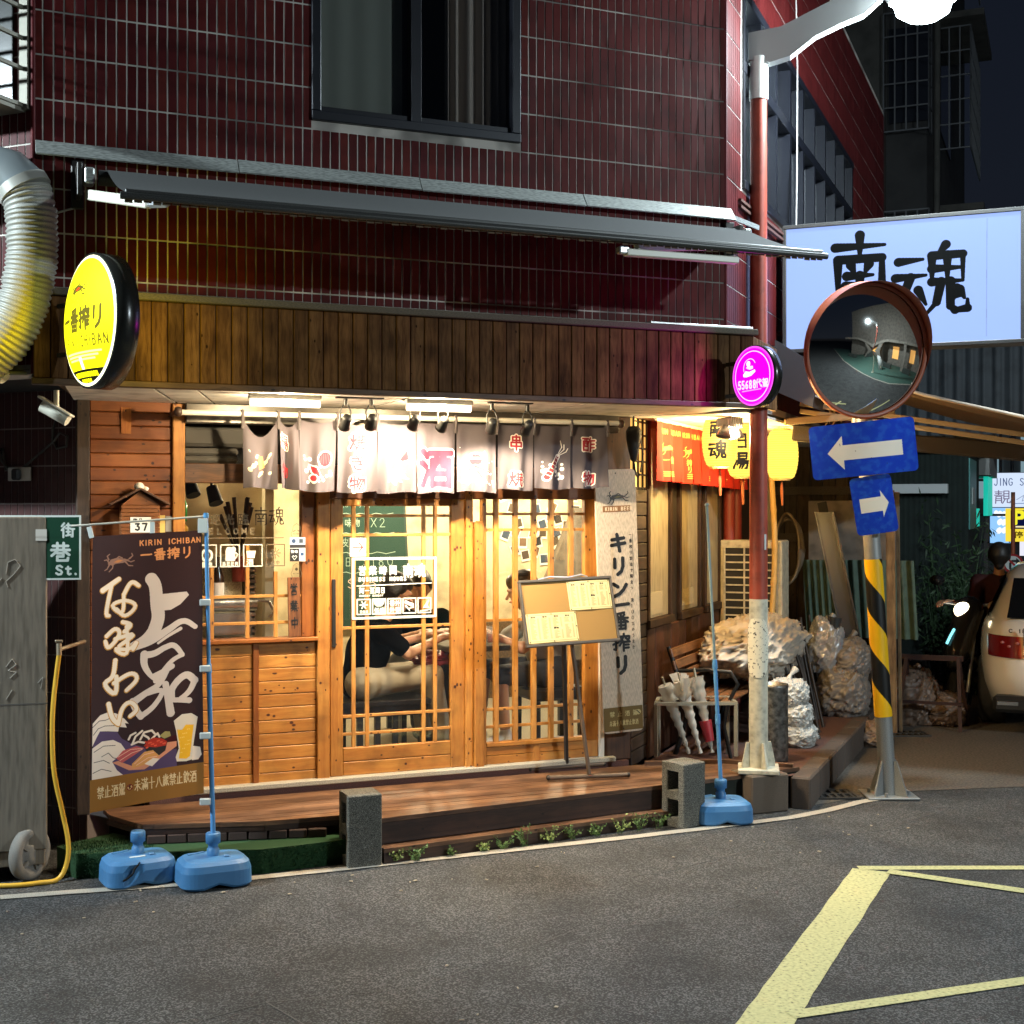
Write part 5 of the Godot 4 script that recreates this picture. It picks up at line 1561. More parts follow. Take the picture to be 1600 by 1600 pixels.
# ---------------------------------------------------------------- things at the left edge
func left_side():
	var m := MB.new()
	var d := thing("exhaust_duct", "big ribbed exhaust duct bending down beside the yellow sign", "duct")
	var grey := flat("duct_elbow_grey", lin(0.22, 0.25, 0.26), 0.35, 0.3)
	m.tube([Vector3(-0.35, 3.60, 0.78), Vector3(-0.03, 3.60, 0.907), Vector3(0.115, 3.597, 0.967), Vector3(0.215, 3.566, 1.010), Vector3(0.280, 3.494, 1.036)], [0.115, 0.115, 0.118, 0.12, 0.122], 24)
	put("elbow", m, grey, d)
	m = MB.new(); m.tube([Vector3(0.268, 3.515, 1.030), Vector3(0.290, 3.475, 1.040)], 0.130, 24)
	put("collar", m, flat("duct_collar", lin(0.5, 0.5, 0.46), 0.35, 0.5), d)
	var path := [Vector3(0.287, 3.484, 1.038), Vector3(0.311, 3.385, 1.048), Vector3(0.318, 3.198, 1.050), Vector3(0.305, 3.074, 1.045), Vector3(0.276, 2.933, 1.033), Vector3(0.207, 2.778, 1.005), Vector3(0.10, 2.668, 0.961), Vector3(-0.03, 2.591, 0.907), Vector3(-0.25, 2.52, 0.80)]
	var cv := Curve3D.new()
	for i in path.size():
		var t: Vector3 = (path[mini(i + 1, path.size() - 1)] - path[maxi(i - 1, 0)]) / 6.0
		cv.add_point(path[i], -t, t)
	var L := cv.get_baked_length()
	var ps := []
	var rs := []
	var n := int(L / 0.0062)
	for i in n + 1:
		ps.append(cv.sample_baked(L * i / n, true))
		rs.append(0.110 + (0.013 if i % 4 == 1 else (0.009 if i % 4 in [0, 2] else 0.0)) + 0.002 * sin(i * 0.37))
	m = MB.new(); m.tube(ps, rs, 28)
	put("ribbed_hose", m, rough_mat("duct_foil", lin(0.46, 0.46, 0.41), fine, Vector3.ONE * 4, 0.5, 0.1), d)
	# cameras on the wall
	var white := flat("camera_white", lin(0.68, 0.66, 0.55), 0.35)
	var c := thing("security_camera", "white bullet security camera hanging under the left end of the board fascia", "camera")
	m = MB.new(); m.cyl(Vector3(0.449, 2.545, 0.726), Vector3(0.449, 2.46, 0.726), 0.014)
	put("mount", m, white, c)
	m = MB.new(); m.cyl(Vector3(0.505, 2.392, 0.75), Vector3(0.385, 2.47, 0.70), 0.034, 0.038, 16)
	put("body", m, white, c)
	m = MB.new(); m.bar(Vector3(0.525, 2.41, 0.752), Vector3(0.37, 2.512, 0.695), 0.012, 0.082, Vector3.UP, 0.004)
	put("sun_shield", m, white, c)
	m = MB.new(); m.cyl(Vector3(0.384, 2.4705, 0.70), Vector3(0.380, 2.473, 0.698), 0.026)
	put("lens", m, flat("lens_black", lin(0.01, 0.01, 0.012), 0.1), c)
	c = thing("wall_lamp_head", "small pale lamp head on a wall arm below the ribbed duct", "wall lamp")
	m = MB.new(); m.cyl(Vector3(0.13, 2.65, 0.87), Vector3(0.20, 2.58, 0.90), 0.05, 0.035, 14)
	put("lamp_shade", m, white, c)
	m = MB.new(); m.cyl(Vector3(0.20, 2.608, 0.895), Vector3(0.30, 2.606, 0.935), 0.010)
	put("arm", m, flat("arm_olive", lin(0.2, 0.19, 0.1), 0.5), c)
	# socket and loose cables on the side wall
	var lw := Transform3D(Basis(Vector3.UP, -R45), Vector3(0.655, 0, -0.02))
	var s := thing("wall_socket", "white wall socket with a black plug on the dark tiled side wall", "socket", lw * Vector3(-0.47, 2.14, 0.01), -R45)
	put("plate", bx(-0.085, 0.085, -0.04, 0.04, 0, 0.012, 0.004), flat("socket_white", lin(0.55, 0.54, 0.5), 0.5), s)
	put("plug", bx(-0.03, 0.025, -0.035, 0.03, 0.012, 0.05, 0.01), flat("plug_black", lin(0.012, 0.012, 0.012), 0.5), s)
	var cb := thing("loose_cable", "dark cable looping over the tiled wall below the security camera", "cable")
	var loop := []
	for q in [[-0.535, 2.144], [-0.60, 2.22], [-0.607, 2.295], [-0.583, 2.163], [-0.463, 2.172], [-0.344, 2.235], [-0.227, 2.325], [-0.17, 2.375], [-0.12, 2.353], [-0.130, 2.295], [-0.20, 2.285], [-0.235, 2.33], [-0.215, 2.40], [-0.204, 2.47]]:
		loop.append(lw * Vector3(q[0], q[1], 0.015 + 0.01 * sin(q[1] * 40.0)))
	m = MB.new(); m.tube(loop, 0.008, 7)
	put("cable", m, flat("cable_dark", lin(0.05, 0.048, 0.045), 0.6), cb)
	# street name sign
	var im := canvas(640, 512, Color(0.0, 0.22, 0.14))
	var wl := Color(0.82, 0.85, 0.82)
	box_line(im, 6, 6, 628, 500, 9, wl)
	words(im, "街", 486, 58, 104, 120, 0, 8, wl)
	words(im, "巷", 408, 214, 150, 160, 0, 11, wl)
	words(im, "St.", 440, 396, 66, 76, 4, 9, wl)
	var sg := thing("street_name_sign", "green street name sign standing out from behind the steel cart", "street sign", Vector3(0.578, 1.565, 0.617), -0.20)
	put("plate", bx(-0.42, 0, 0, 0.338, -0.006, -0.0005, 0.001), flat("sign_plate_grey", lin(0.4, 0.42, 0.42), 0.5), sg)
	m = MB.new(); m.quad(Vector3(-0.42, 0, 0), Vector3(0, 0, 0), Vector3(0, 0.338, 0), Vector3(-0.42, 0.338, 0))
	put("sign_face", m, printed("street_sign_print", im, 0.5), sg)
	m = MB.new(); m.bar(Vector3(-0.2, 0.2, -0.006), Vector3(-0.2, 0.2, -0.5), 0.03, 0.03)
	put("bracket", m, mats["bracket_dark"], sg)
	# steel cart
	var steel := rough_mat("cart_steel", lin(0.30, 0.255, 0.20), ntex(41, 0.03, 6, [[0.0, grey(0.72)], [0.5, grey(0.9)], [1.0, grey(1.0)]]), Vector3(2.2, 0.25, 2.2), 0.45, 0.35)
	var ct := thing("steel_cart", "tall scratched stainless steel cart on wheels at the left edge", "cart", Vector3(0.41, 0, 0.585), -0.06)
	put("panel", bx(-0.95, 0, 0.16, 1.895, -0.55, 0, 0.006), steel, ct)
	put("seam", bx(-0.95, 0.002, 0.92, 0.926, -0.3, 0.0015), flat("seam_dark", lin(0.10, 0.09, 0.08), 0.6), ct)
	put("base_rail", bx(-0.95, -0.01, 0.08, 0.158, -0.54, -0.01, 0.004), steel, ct)
	m = MB.new()
	var chalk := flat("chalk_scribble", lin(0.62, 0.58, 0.52), 0.9)
	var sc := [pts("-0.20,1.60 -0.19,1.66 -0.155,1.675 -0.13,1.64 -0.16,1.60 -0.20,1.56 -0.19,1.53"), pts("-0.30,1.66 -0.27,1.67 -0.255,1.64 -0.28,1.61"), pts("-0.28,1.54 -0.24,1.55 -0.22,1.58"), pts("-0.2,1.12 -0.17,1.16 -0.15,1.13 -0.19,1.10 -0.15,1.09 -0.18,1.06"), pts("-0.17,1.0 -0.2,0.95"), pts("-0.03,1.0 -0.02,1.06 -0.045,1.03")]
	for p in sc:
		for i in p.size() - 1: m.bar(Vector3(p[i].x, p[i].y, 0.0012), Vector3(p[i + 1].x, p[i + 1].y, 0.0012), 0.006, 0.0015, Vector3.BACK)
	put("scribble", m, chalk, ct)
	put("tape", bx(-0.055, 0.0, 1.77, 1.83, 0.0, 0.003), flat("tape_white", lin(0.62, 0.6, 0.55), 0.5), ct)
	var wheel := part("wheel", ct, Vector3(-0.085, 0.137, -0.03), 0.9)
	m = MB.new()
	m.lathe([Vector2(0.05, -0.032), Vector2(0.11, -0.035), Vector2(0.133, -0.025), Vector2(0.137, 0.0), Vector2(0.133, 0.025), Vector2(0.11, 0.035), Vector2(0.095, 0.03), Vector2(0.085, 0.015), Vector2(0.06, 0.015), Vector2(0.05, 0.034), Vector2(0.025, 0.036), Vector2(0.0, 0.036)], 32, Transform3D(Basis(Vector3.RIGHT, PI / 2), Vector3.ZERO))
	put("tyre", m, rough_mat("wheel_grey", lin(0.30, 0.28, 0.25), fine, Vector3.ONE * 8, 0.8), wheel)
	m = MB.new()
	for k in 5: m.bar(Vector3(0.03, 0, 0.02).rotated(Vector3.BACK, k * TAU / 5), Vector3(0.10, 0, 0.02).rotated(Vector3.BACK, k * TAU / 5), 0.02, 0.018)
	put("spoke", m, mats["wheel_grey"], wheel)
	# yellow hose
	var hs := thing("garden_hose", "yellow garden hose hanging beside the steel cart and lying on the road", "hose")
	var hp := [Vector3(0.470, 1.177, 0.594), Vector3(0.454, 1.050, 0.60), Vector3(0.436, 0.849, 0.61), Vector3(0.442, 0.582, 0.612), Vector3(0.479, 0.381, 0.625), Vector3(0.512, 0.197, 0.64), Vector3(0.50, 0.08, 0.65), Vector3(0.455, 0.016, 0.665), Vector3(0.365, 0.015, 0.685), Vector3(0.272, 0.015, 0.69), Vector3(0.152, 0.015, 0.66), Vector3(-0.1, 0.015, 0.62), Vector3(-0.6, 0.015, 0.7)]
	cv = Curve3D.new()
	for i in hp.size():
		var t: Vector3 = (hp[mini(i + 1, hp.size() - 1)] - hp[maxi(i - 1, 0)]) / 6.0
		cv.add_point(hp[i], -t, t)
	ps = []
	for i in 90: ps.append(cv.sample_baked(cv.get_baked_length() * i / 89.0, true))
	m = MB.new(); m.tube(ps, 0.0125, 10)
	put("hose", m, flat("hose_yellow", lin(0.62, 0.36, 0.035), 0.4), hs)
	m = MB.new(); m.cyl(Vector3(0.47, 1.17, 0.594), Vector3(0.47, 1.23, 0.58), 0.014); m.cyl(Vector3(0.47, 1.20, 0.59), Vector3(0.62, 1.21, 0.30), 0.011); m.bb(0.45, 0.49, 1.235, 1.25, 0.57, 0.59, 0.004)
	put("tap", m, flat("tap_brass", lin(0.35, 0.30, 0.22), 0.35, 0.7), hs)
	# window cage at the upper left
	var w := thing("window_cage", "grey iron window cage fixed to the left tiled wall", "window cage", Vector3(0.325, 0, 0.985), -R45)
	m = MB.new()
	var x0 := -1.5
	for y in [3.92, 4.10, 4.25, 4.40, 4.55, 4.70]:
		m.bar(Vector3(x0, y, 0.28), Vector3(-0.05, y, 0.28), 0.018, 0.018); m.bar(Vector3(-0.05, y, 0.28), Vector3(-0.05, y, 0.0), 0.018, 0.018)
	put("rail", m, flat("cage_grey", lin(0.16, 0.15, 0.12), 0.6, 0.3), w)
	m = MB.new()
	for k in 11: m.bar(Vector3(-0.05 - k * 0.14, 3.92, 0.28), Vector3(-0.05 - k * 0.14, 4.72, 0.28), 0.014, 0.014)
	m.bar(Vector3(-0.04, 3.90, 0.01), Vector3(-0.04, 4.75, 0.01), 0.05, 0.03)
	put("upright", m, mats["cage_grey"], w)
	put("tray", bx(-1.5, -0.05, 3.89, 3.91, 0.0, 0.29), mats["cage_grey"], w)
	put("pane", bx(-1.45, -0.12, 3.95, 4.72, 0.0, 0.012), flat("cage_window", lin(0.03, 0.032, 0.03), 0.2), w)
	# house number box
	var h := thing("house_number_box", "small wooden house-shaped box with a white number plate on the siding", "number box", Vector3(0.94, 1.79, 0.0))
	var wood := wood_mat("number_box_wood", pine, lin(0.30, 0.15, 0.06), 2.0, 0.6, true)
	for k in 8: put("slat", bx(-0.105, 0.11, k * 0.021, k * 0.021 + 0.0195, 0.0, 0.11, 0.002), wood, h)
	for s2 in [-1, 1]:
		m = MB.new(); m.bar(Vector3(0.0, 0.262, 0.055), Vector3(0.165 * s2, 0.172, 0.055), 0.012, 0.15, Vector3.UP, 0.002)
		put("roof", m, wood_mat("number_box_roof", cedar, lin(0.15, 0.07, 0.03), 2.0, 0.6, true), h)
	m = MB.new(); m.prism(PackedVector2Array([Vector2(-0.10, 0.17), Vector2(0.105, 0.17), Vector2(0.0, 0.25)]), 0.10, Transform3D())
	put("gable", m, wood, h)
	var np := canvas(160, 128, Color(0.88, 0.88, 0.84))
	words(np, "街日", 22, 10, 30, 26, 12, 2.5, Color(0.1, 0.1, 0.1))
	words(np, "37", 34, 50, 42, 60, 14, 7, Color(0.08, 0.08, 0.08))
	m = MB.new(); m.quad(Vector3(-0.055, 0.012, 0.1125), Vector3(0.06, 0.012, 0.1125), Vector3(0.06, 0.10, 0.1125), Vector3(-0.055, 0.10, 0.1125))
	put("number_plate", m, printed("number_print", np), h)
	m = MB.new(); m.ball(Vector3(0.0, 0.275, 0.06), Vector3(0.03, 0.025, 0.025), 10); m.ball(Vector3(0.035, 0.262, 0.06), Vector3(0.02, 0.015, 0.02), 8)
	put("ornament", m, flat("ornament_white", lin(0.6, 0.55, 0.45), 0.6), h)
	var nt := thing("paper_note", "yellow paper note on the wood siding beside the number box", "note", Vector3(1.075, 1.80, 0.002))
	put("sheet", bx(-0.022, 0.018, 0, 0.10, 0, 0.002), flat("note_yellow", lin(0.72, 0.50, 0.14), 0.7), nt)
	put("sheet", bx(0.021, 0.058, 0.005, 0.095, 0, 0.002), flat("note_grey", lin(0.30, 0.28, 0.25), 0.7), nt)
	nt = thing("wood_patch", "pale square wood patch high on the reddish siding", "board", Vector3(0.875, 2.37, 0.0))
	put("sheet", bx(-0.028, 0.028, 0.0, 0.15, -0.004, 0.003), wood_mat("patch_wood", pine, lin(0.62, 0.32, 0.10), 2.0, 0.6), nt)

# ---------------------------------------------------------------- nobori banner and water-filled bases
func base_shape(hue: Material, cracked: bool, t: Node3D):
	var m := MB.new()
	var w := 0.185
	var d := 0.145
	var prev := []
	for r in [[0.0, 0.93], [0.012, 1.0], [0.085, 0.985], [0.118, 0.93], [0.135, 0.80], [0.142, 0.55], [0.142, 0.0]]:
		var ringp := []
		for k in 40:
			var a := TAU * k / 40
			var cx: float = signf(cos(a)) * pow(absf(cos(a)), 0.45) * w * r[1]
			var cz: float = signf(sin(a)) * pow(absf(sin(a)), 0.45) * d * r[1]
			var y: float = r[0]
			if r[0] < 0.02 and absf(cx) < 0.05: y += 0.022 * (1.0 - absf(cx) / 0.05)
			if cracked and cz > d * 0.7 and absf(cx + 0.05) < 0.03 and r[0] < 0.1: cz -= 0.02
			ringp.append(Vector3(cx, y, cz))
		if not prev.is_empty():
			for k in 40:
				var j := (k + 1) % 40
				m.quad(prev[j], prev[k], ringp[k], ringp[j])
		prev = ringp
	put("water_base", m, hue, t)
	m = MB.new(); m.lathe([Vector2(0.032, 0.14), Vector2(0.032, 0.175), Vector2(0.026, 0.18), Vector2(0.026, 0.20), Vector2(0.038, 0.205), Vector2(0.038, 0.252), Vector2(0.034, 0.258), Vector2(0.0, 0.258)], 20)
	put("collar", m, hue, t)
	m = MB.new(); m.box(Vector3(0.055, 0.146, 0.06), Vector3(0.03, 0.012, 0.03), 0.005); m.bar(Vector3(-0.12, 0.1435, -0.05), Vector3(-0.03, 0.1435, -0.08), 0.003, 0.02)
	put("filler_cap", m, hue, t)
	if cracked:
		m = MB.new()
		var cp := [Vector3(-0.02, 0.125, 0.128), Vector3(-0.05, 0.10, 0.142), Vector3(-0.062, 0.075, 0.147), Vector3(-0.09, 0.055, 0.147), Vector3(-0.11, 0.045, 0.145)]
		for i in 4: m.bar(cp[i], cp[i + 1], 0.009, 0.006)
		put("crack", m, flat("crack_black", lin(0.003, 0.004, 0.006), 0.9), t)
		m = MB.new(); m.bar(Vector3(-0.06, 0.1415, 0.07), Vector3(0.02, 0.1435, 0.075), 0.003, 0.02)
		put("sticker", m, flat("sticker_pale", lin(0.55, 0.6, 0.62), 0.5), t)

func banner_and_poles():
	var blue := rough_mat("base_blue", lin(0.09, 0.30, 0.62), fine, Vector3.ONE * 6, 0.45)
	var sky := flat("pole_blue", lin(0.10, 0.30, 0.60), 0.4)
	var t := thing("banner_base", "cracked light blue water base without a pole beside the steel cart", "flag base", Vector3(0.845, 0.006, 0.80), 0.12)
	base_shape(blue, true, t)
	t = thing("flag_pole", "blue pole in a water base holding the dark beer banner", "flag pole", Vector3(1.20, 0.006, 0.985), 0.05)
	base_shape(blue, false, t)
	var m := MB.new(); m.cyl(Vector3(0, 0.25, 0), Vector3(-0.022, 1.10, 0.0), 0.013, 0.013, 12); m.cyl(Vector3(-0.022, 1.10, 0), Vector3(-0.036, 1.895, 0.0), 0.0105, 0.0105, 12)
	put("pole", m, sky, t)
	m = MB.new(); m.cyl(Vector3(-0.022, 1.085, 0), Vector3(-0.0225, 1.13, 0.0), 0.017, 0.014, 12); m.cyl(Vector3(-0.036, 1.885, 0), Vector3(-0.0365, 1.91, 0.0), 0.015, 0.012, 12)
	put("clamp", m, sky, t)
	m = MB.new(); m.cyl(Vector3(-0.036, 1.892, 0), Vector3(-0.67, 1.842, -0.255), 0.0055, 0.0055, 8)
	put("crossbar", m, flat("crossbar_pale", lin(0.55, 0.52, 0.45), 0.4), t)
	t = thing("flag_pole", "blue pole in a water base standing bare beside the right concrete block", "flag pole", Vector3(4.345, 0.006, 0.80), -0.25)
	base_shape(blue, false, t)
	m = MB.new(); m.cyl(Vector3(0, 0.25, 0), Vector3(-0.04, 0.98, 0.01), 0.0125, 0.0125, 12)
	put("pole", m, sky, t)
	m = MB.new(); m.cyl(Vector3(-0.04, 0.96, 0.01), Vector3(-0.095, 1.955, 0.02), 0.0085, 0.0085, 10); m.ball(Vector3(-0.095, 1.957, 0.02), Vector3.ONE * 0.014, 10)
	put("pole", m, flat("pole_steel_blue", lin(0.30, 0.42, 0.45), 0.3, 0.4), t)
	m = MB.new(); m.cyl(Vector3(-0.0395, 0.945, 0.01), Vector3(-0.041, 1.0, 0.01), 0.017, 0.014, 12); m.cyl(Vector3(-0.02, 0.60, 0.005), Vector3(-0.021, 0.66, 0.005), 0.016, 0.016, 12)
	put("clamp", m, sky, t)
	# the banner
	var im := canvas(534, 1305, Color(0.20, 0.125, 0.115))
	var gold := Color(0.84, 0.58, 0.36)
	var cream := Color(0.90, 0.86, 0.80)
	var brim := Color(0.80, 0.60, 0.28)
	words(im, "KIRIN ICHIBAN", 232, 32, 22, 26, 4.2, 2.8, gold)
	words(im, "一番搾り", 236, 74, 58, 58, 7, 4.0, gold)
	beast(im, 70, 62, 120, Color(0.55, 0.42, 0.36), Color(0.75, 0.5, 0.3))
	# wave, dishes and glass, in the banner's own drawing
	var P := func(s): return pts(s, 0, 615, 0.45, 0.45)
	var purple := Color(0.33, 0.27, 0.40)
	fill(im, P.call("30,600 100,690 280,720 330,800 430,870 560,930 700,1000 900,1000 900,1190 20,1190"), purple)
	fill(im, P.call("20,600 100,520 180,500 260,520 330,560 400,650 360,640 380,690 300,670 290,720 180,700 100,690 60,760 20,840"), cream)
	fill(im, P.call("20,860 120,800 240,800 320,850 370,930 300,980 230,1030 280,1130 350,1200 20,1210"), cream)
	for s in ["20,640 90,580 160,580 220,560", "30,720 80,660 150,640 250,650 300,610", "40,900 140,850 260,860", "120,960 190,930 240,990 300,1010", "40,1010 140,1000 200,1040", "30,1120 120,1090 220,1130", "300,560 380,600"]: line(im, P.call(s), 1.3, Color(0.15, 0.12, 0.14))
	for s in ["400,820 420,780 470,760", "440,870 470,800 540,750", "520,840 560,770 640,760 670,800", "430,880 500,860 560,880", "640,850 700,800 720,840", "560,800 600,830 640,900"]: line(im, P.call(s), 5, cream)
	fill(im, P.call("720,830 780,790 830,800 840,850 770,870"), Color(0.62, 0.60, 0.38))
	fill(im, P.call("560,930 600,1010 720,1060 790,990 800,930"), Color(0.20, 0.18, 0.17))
	fill(im, P.call("555,920 600,860 660,840 740,860 800,900 790,945 680,950"), Color(0.70, 0.20, 0.13))
	for k in 26: disc(im, (575 + (k * 61) % 210) * 0.45, 615 + (875 + (k * 37) % 65) * 0.45, 4, Color(0.86, 0.35, 0.24))
	fill(im, P.call("780,890 840,850 900,850 900,915 830,915"), Color(0.25, 0.05, 0.05))
	fill(im, P.call("230,1040 400,1150 560,1170 720,1080 900,970 900,915 800,915 780,1000 640,1090 450,1120 290,1030"), Color(0.84, 0.58, 0.45))
	fill(im, P.call("270,1000 340,930 480,905 560,940 450,1000 330,1060"), Color(0.74, 0.36, 0.36))
	fill(im, P.call("430,1090 560,980 650,975 720,1050 560,1120 430,1140"), Color(0.85, 0.62, 0.36))
	for s in ["290,990 420,930 540,940", "310,1030 430,970 540,950", "460,1090 560,1010 660,1000", "480,1110 600,1050 690,1050"]: line(im, P.call(s), 1.6, Color(0.93, 0.75, 0.65))
	fill(im, P.call("560,1110 650,1060 720,1080 640,1150"), Color(0.92, 0.88, 0.82))
	fill(im, P.call("1065,990 1150,1015 1165,1100 1130,1150 1060,1150"), cream)
	fill(im, P.call("872,690 960,630 1060,630 1128,680 1100,850 1062,1080 1062,1140 1000,1152 900,1140 888,1090 922,1000 895,800"), Color(0.87, 0.84, 0.77))
	fill(im, P.call("906,790 960,800 1000,750 1085,760 1065,900 1042,1100 1000,1125 922,1110 935,1000"), Color(0.93, 0.72, 0.16))
	for k in 20: disc(im, (925 + (k * 53) % 130) * 0.45, 615 + (800 + (k * 83) % 290) * 0.45, 3, Color(0.97, 0.84, 0.42))
	# gold strip
	rect(im, 0, 1150, 534, 155, Color(0.56, 0.39, 0.15))
	words(im, "禁止酒駕", 34, 1186, 31, 62, 2, 2.2, Color(0.88, 0.80, 0.62))
	words(im, "未滿十八歲禁止飲酒", 204, 1180, 31, 62, 2, 2.2, Color(0.88, 0.80, 0.62))
	disc(im, 184, 1216, 15, Color(0.45, 0.08, 0.08)); disc(im, 184, 1216, 11, Color(0.80, 0.68, 0.45)); seg(im, Vector2(175, 1208), Vector2(193, 1224), 2, 2, Color(0.45, 0.08, 0.08)); seg(im, Vector2(184, 1208), Vector2(182, 1222), 4, 2, Color(0.3, 0.15, 0.1))
	# the two large brush characters
	var Q := func(s): return pts(s, -420, -2505, 3, 3)
	var big := [["236,909 242,922 244,950 246,972 240,992", 30.0, 32.0], ["240,992 226,1006 205,1016", 30.0, 22.0], ["212,1014 236,1008 262,994 286,982 306,993", 22.0, 12.0], ["246,1014 262,1004 282,994", 6.0, 9.0],
		["224,1030 224,1046 232,1062 242,1073", 19.5, 9.1], ["224,1031 240,1030 258,1022 272,1021 285,1037", 16.9, 11.7], ["285,1037 266,1047 242,1075", 10.4, 11.7], ["240,1066 256,1060 268,1054", 11.7, 14.3], ["262,1058 248,1080 226,1093 206,1105", 10.4, 18.2], ["206,1103 212,1118 219,1129", 16.9, 15.6], ["219,1129 240,1114 252,1092 228,1094", 14.3, 10.4], ["258,1082 262,1104 266,1130", 15.6, 19.5], ["268,1106 270,1088 290,1071 305,1081", 15.6, 18.2], ["305,1081 296,1098 280,1110", 15.6, 11.7], ["268,1109 284,1111 296,1113", 11.7, 14.3]]
	var white := Color(0.83, 0.79, 0.75)
	for b in big:
		var p: Array = curve(Q.call(b[0]))
		for i in p.size() - 1: seg(im, p[i], p[i + 1], lerpf(b[1], b[2], float(i) / (p.size() - 1)), lerpf(b[1], b[2], float(i + 1) / (p.size() - 1)), white)
	fill(im, Q.call("250,935 292,934 296,940 282,954 266,962 250,962"), white)
	# the four small brush characters with golden rims
	for pass_ in 2:
		var col: Color = brim if pass_ == 0 else Color(0.96, 0.92, 0.84)
		var add := 5.0 if pass_ == 0 else 1.5
		for b in [["158,921 184,905", 11], ["172,915 164,955 168,962", 8], ["192,930 204,912 216,918", 8], ["192,930 189,958 174,946 194,940 210,950 194,964 180,952", 7], ["164,994 178,984 184,994 168,1012 162,1002", 8], ["190,974 202,980 192,990", 8], ["178,1000 206,996 184,1012", 8], ["196,982 196,1024 178,1016 200,1018 212,1008 206,1020", 7], ["178,1034 174,1058 162,1070 178,1086 180,1060", 9], ["176,1070 202,1058 212,1068 196,1084", 8], ["168,1102 174,1124 184,1136", 9], ["184,1134 190,1112 202,1104 212,1116 202,1126", 8]]:
			var p: Array = curve(Q.call(b[0]))
			for i in p.size() - 1: seg(im, p[i] + Vector2(0, 2 * (1 - pass_)), p[i + 1] + Vector2(0, 2 * (1 - pass_)), b[1] + add, b[1] * 0.85 + add, col)
	var bm := printed("banner_print", im, 0.85)
	bm.backlight_enabled = true
	bm.backlight = Color(0.95, 0.9, 0.85)
	bm.cull_mode = BaseMaterial3D.CULL_DISABLED
	t = thing("beer_banner", "tall dark brown beer banner with white brush characters and a gold strip", "banner")
	var A := Vector3(0.622, 1.795, 0.797)
	var B := Vector3(1.138, 1.826, 1.000)
	var C := Vector3(1.150, 0.475, 1.005)
	var D := Vector3(0.610, 0.377, 0.791)
	m = MB.new()
	m.sheet(20, 30, func(u, v):
		var p := A.lerp(B, u).lerp(D.lerp(C, u), v)
		return p + Vector3(-0.35, 0, 0.93) * (0.010 * sin(u * 5.0 + v * 2.0) + 0.006 * sin(v * 9.0 + u * 3.0)))
	put("cloth", m, bm, t)
	var clip := flat("clip_clear", lin(0.55, 0.58, 0.56), 0.3)
	for q in [[0.61, 1.815, 0.795, 0.025, 0.06, 0.25], [0.905, 1.838, 0.905, 0.026, 0.065, 0.0], [1.145, 1.85, 1.000, 0.05, 0.075, 0.0]]:
		m = MB.new(); m.box(Vector3(q[0], q[1], q[2]), Vector3(q[3], q[4], 0.006), 0.002, Basis(Vector3.UP, -0.37) * Basis(Vector3.BACK, q[5]))
		put("clip", m, clip, t)
	for y in [1.455, 1.115, 0.77, 0.43]:
		m = MB.new(); m.box(Vector3(1.157, y, 1.000), Vector3(0.055, 0.034, 0.03), 0.004, Basis(Vector3.UP, -0.2))
		put("clip", m, clip, t)

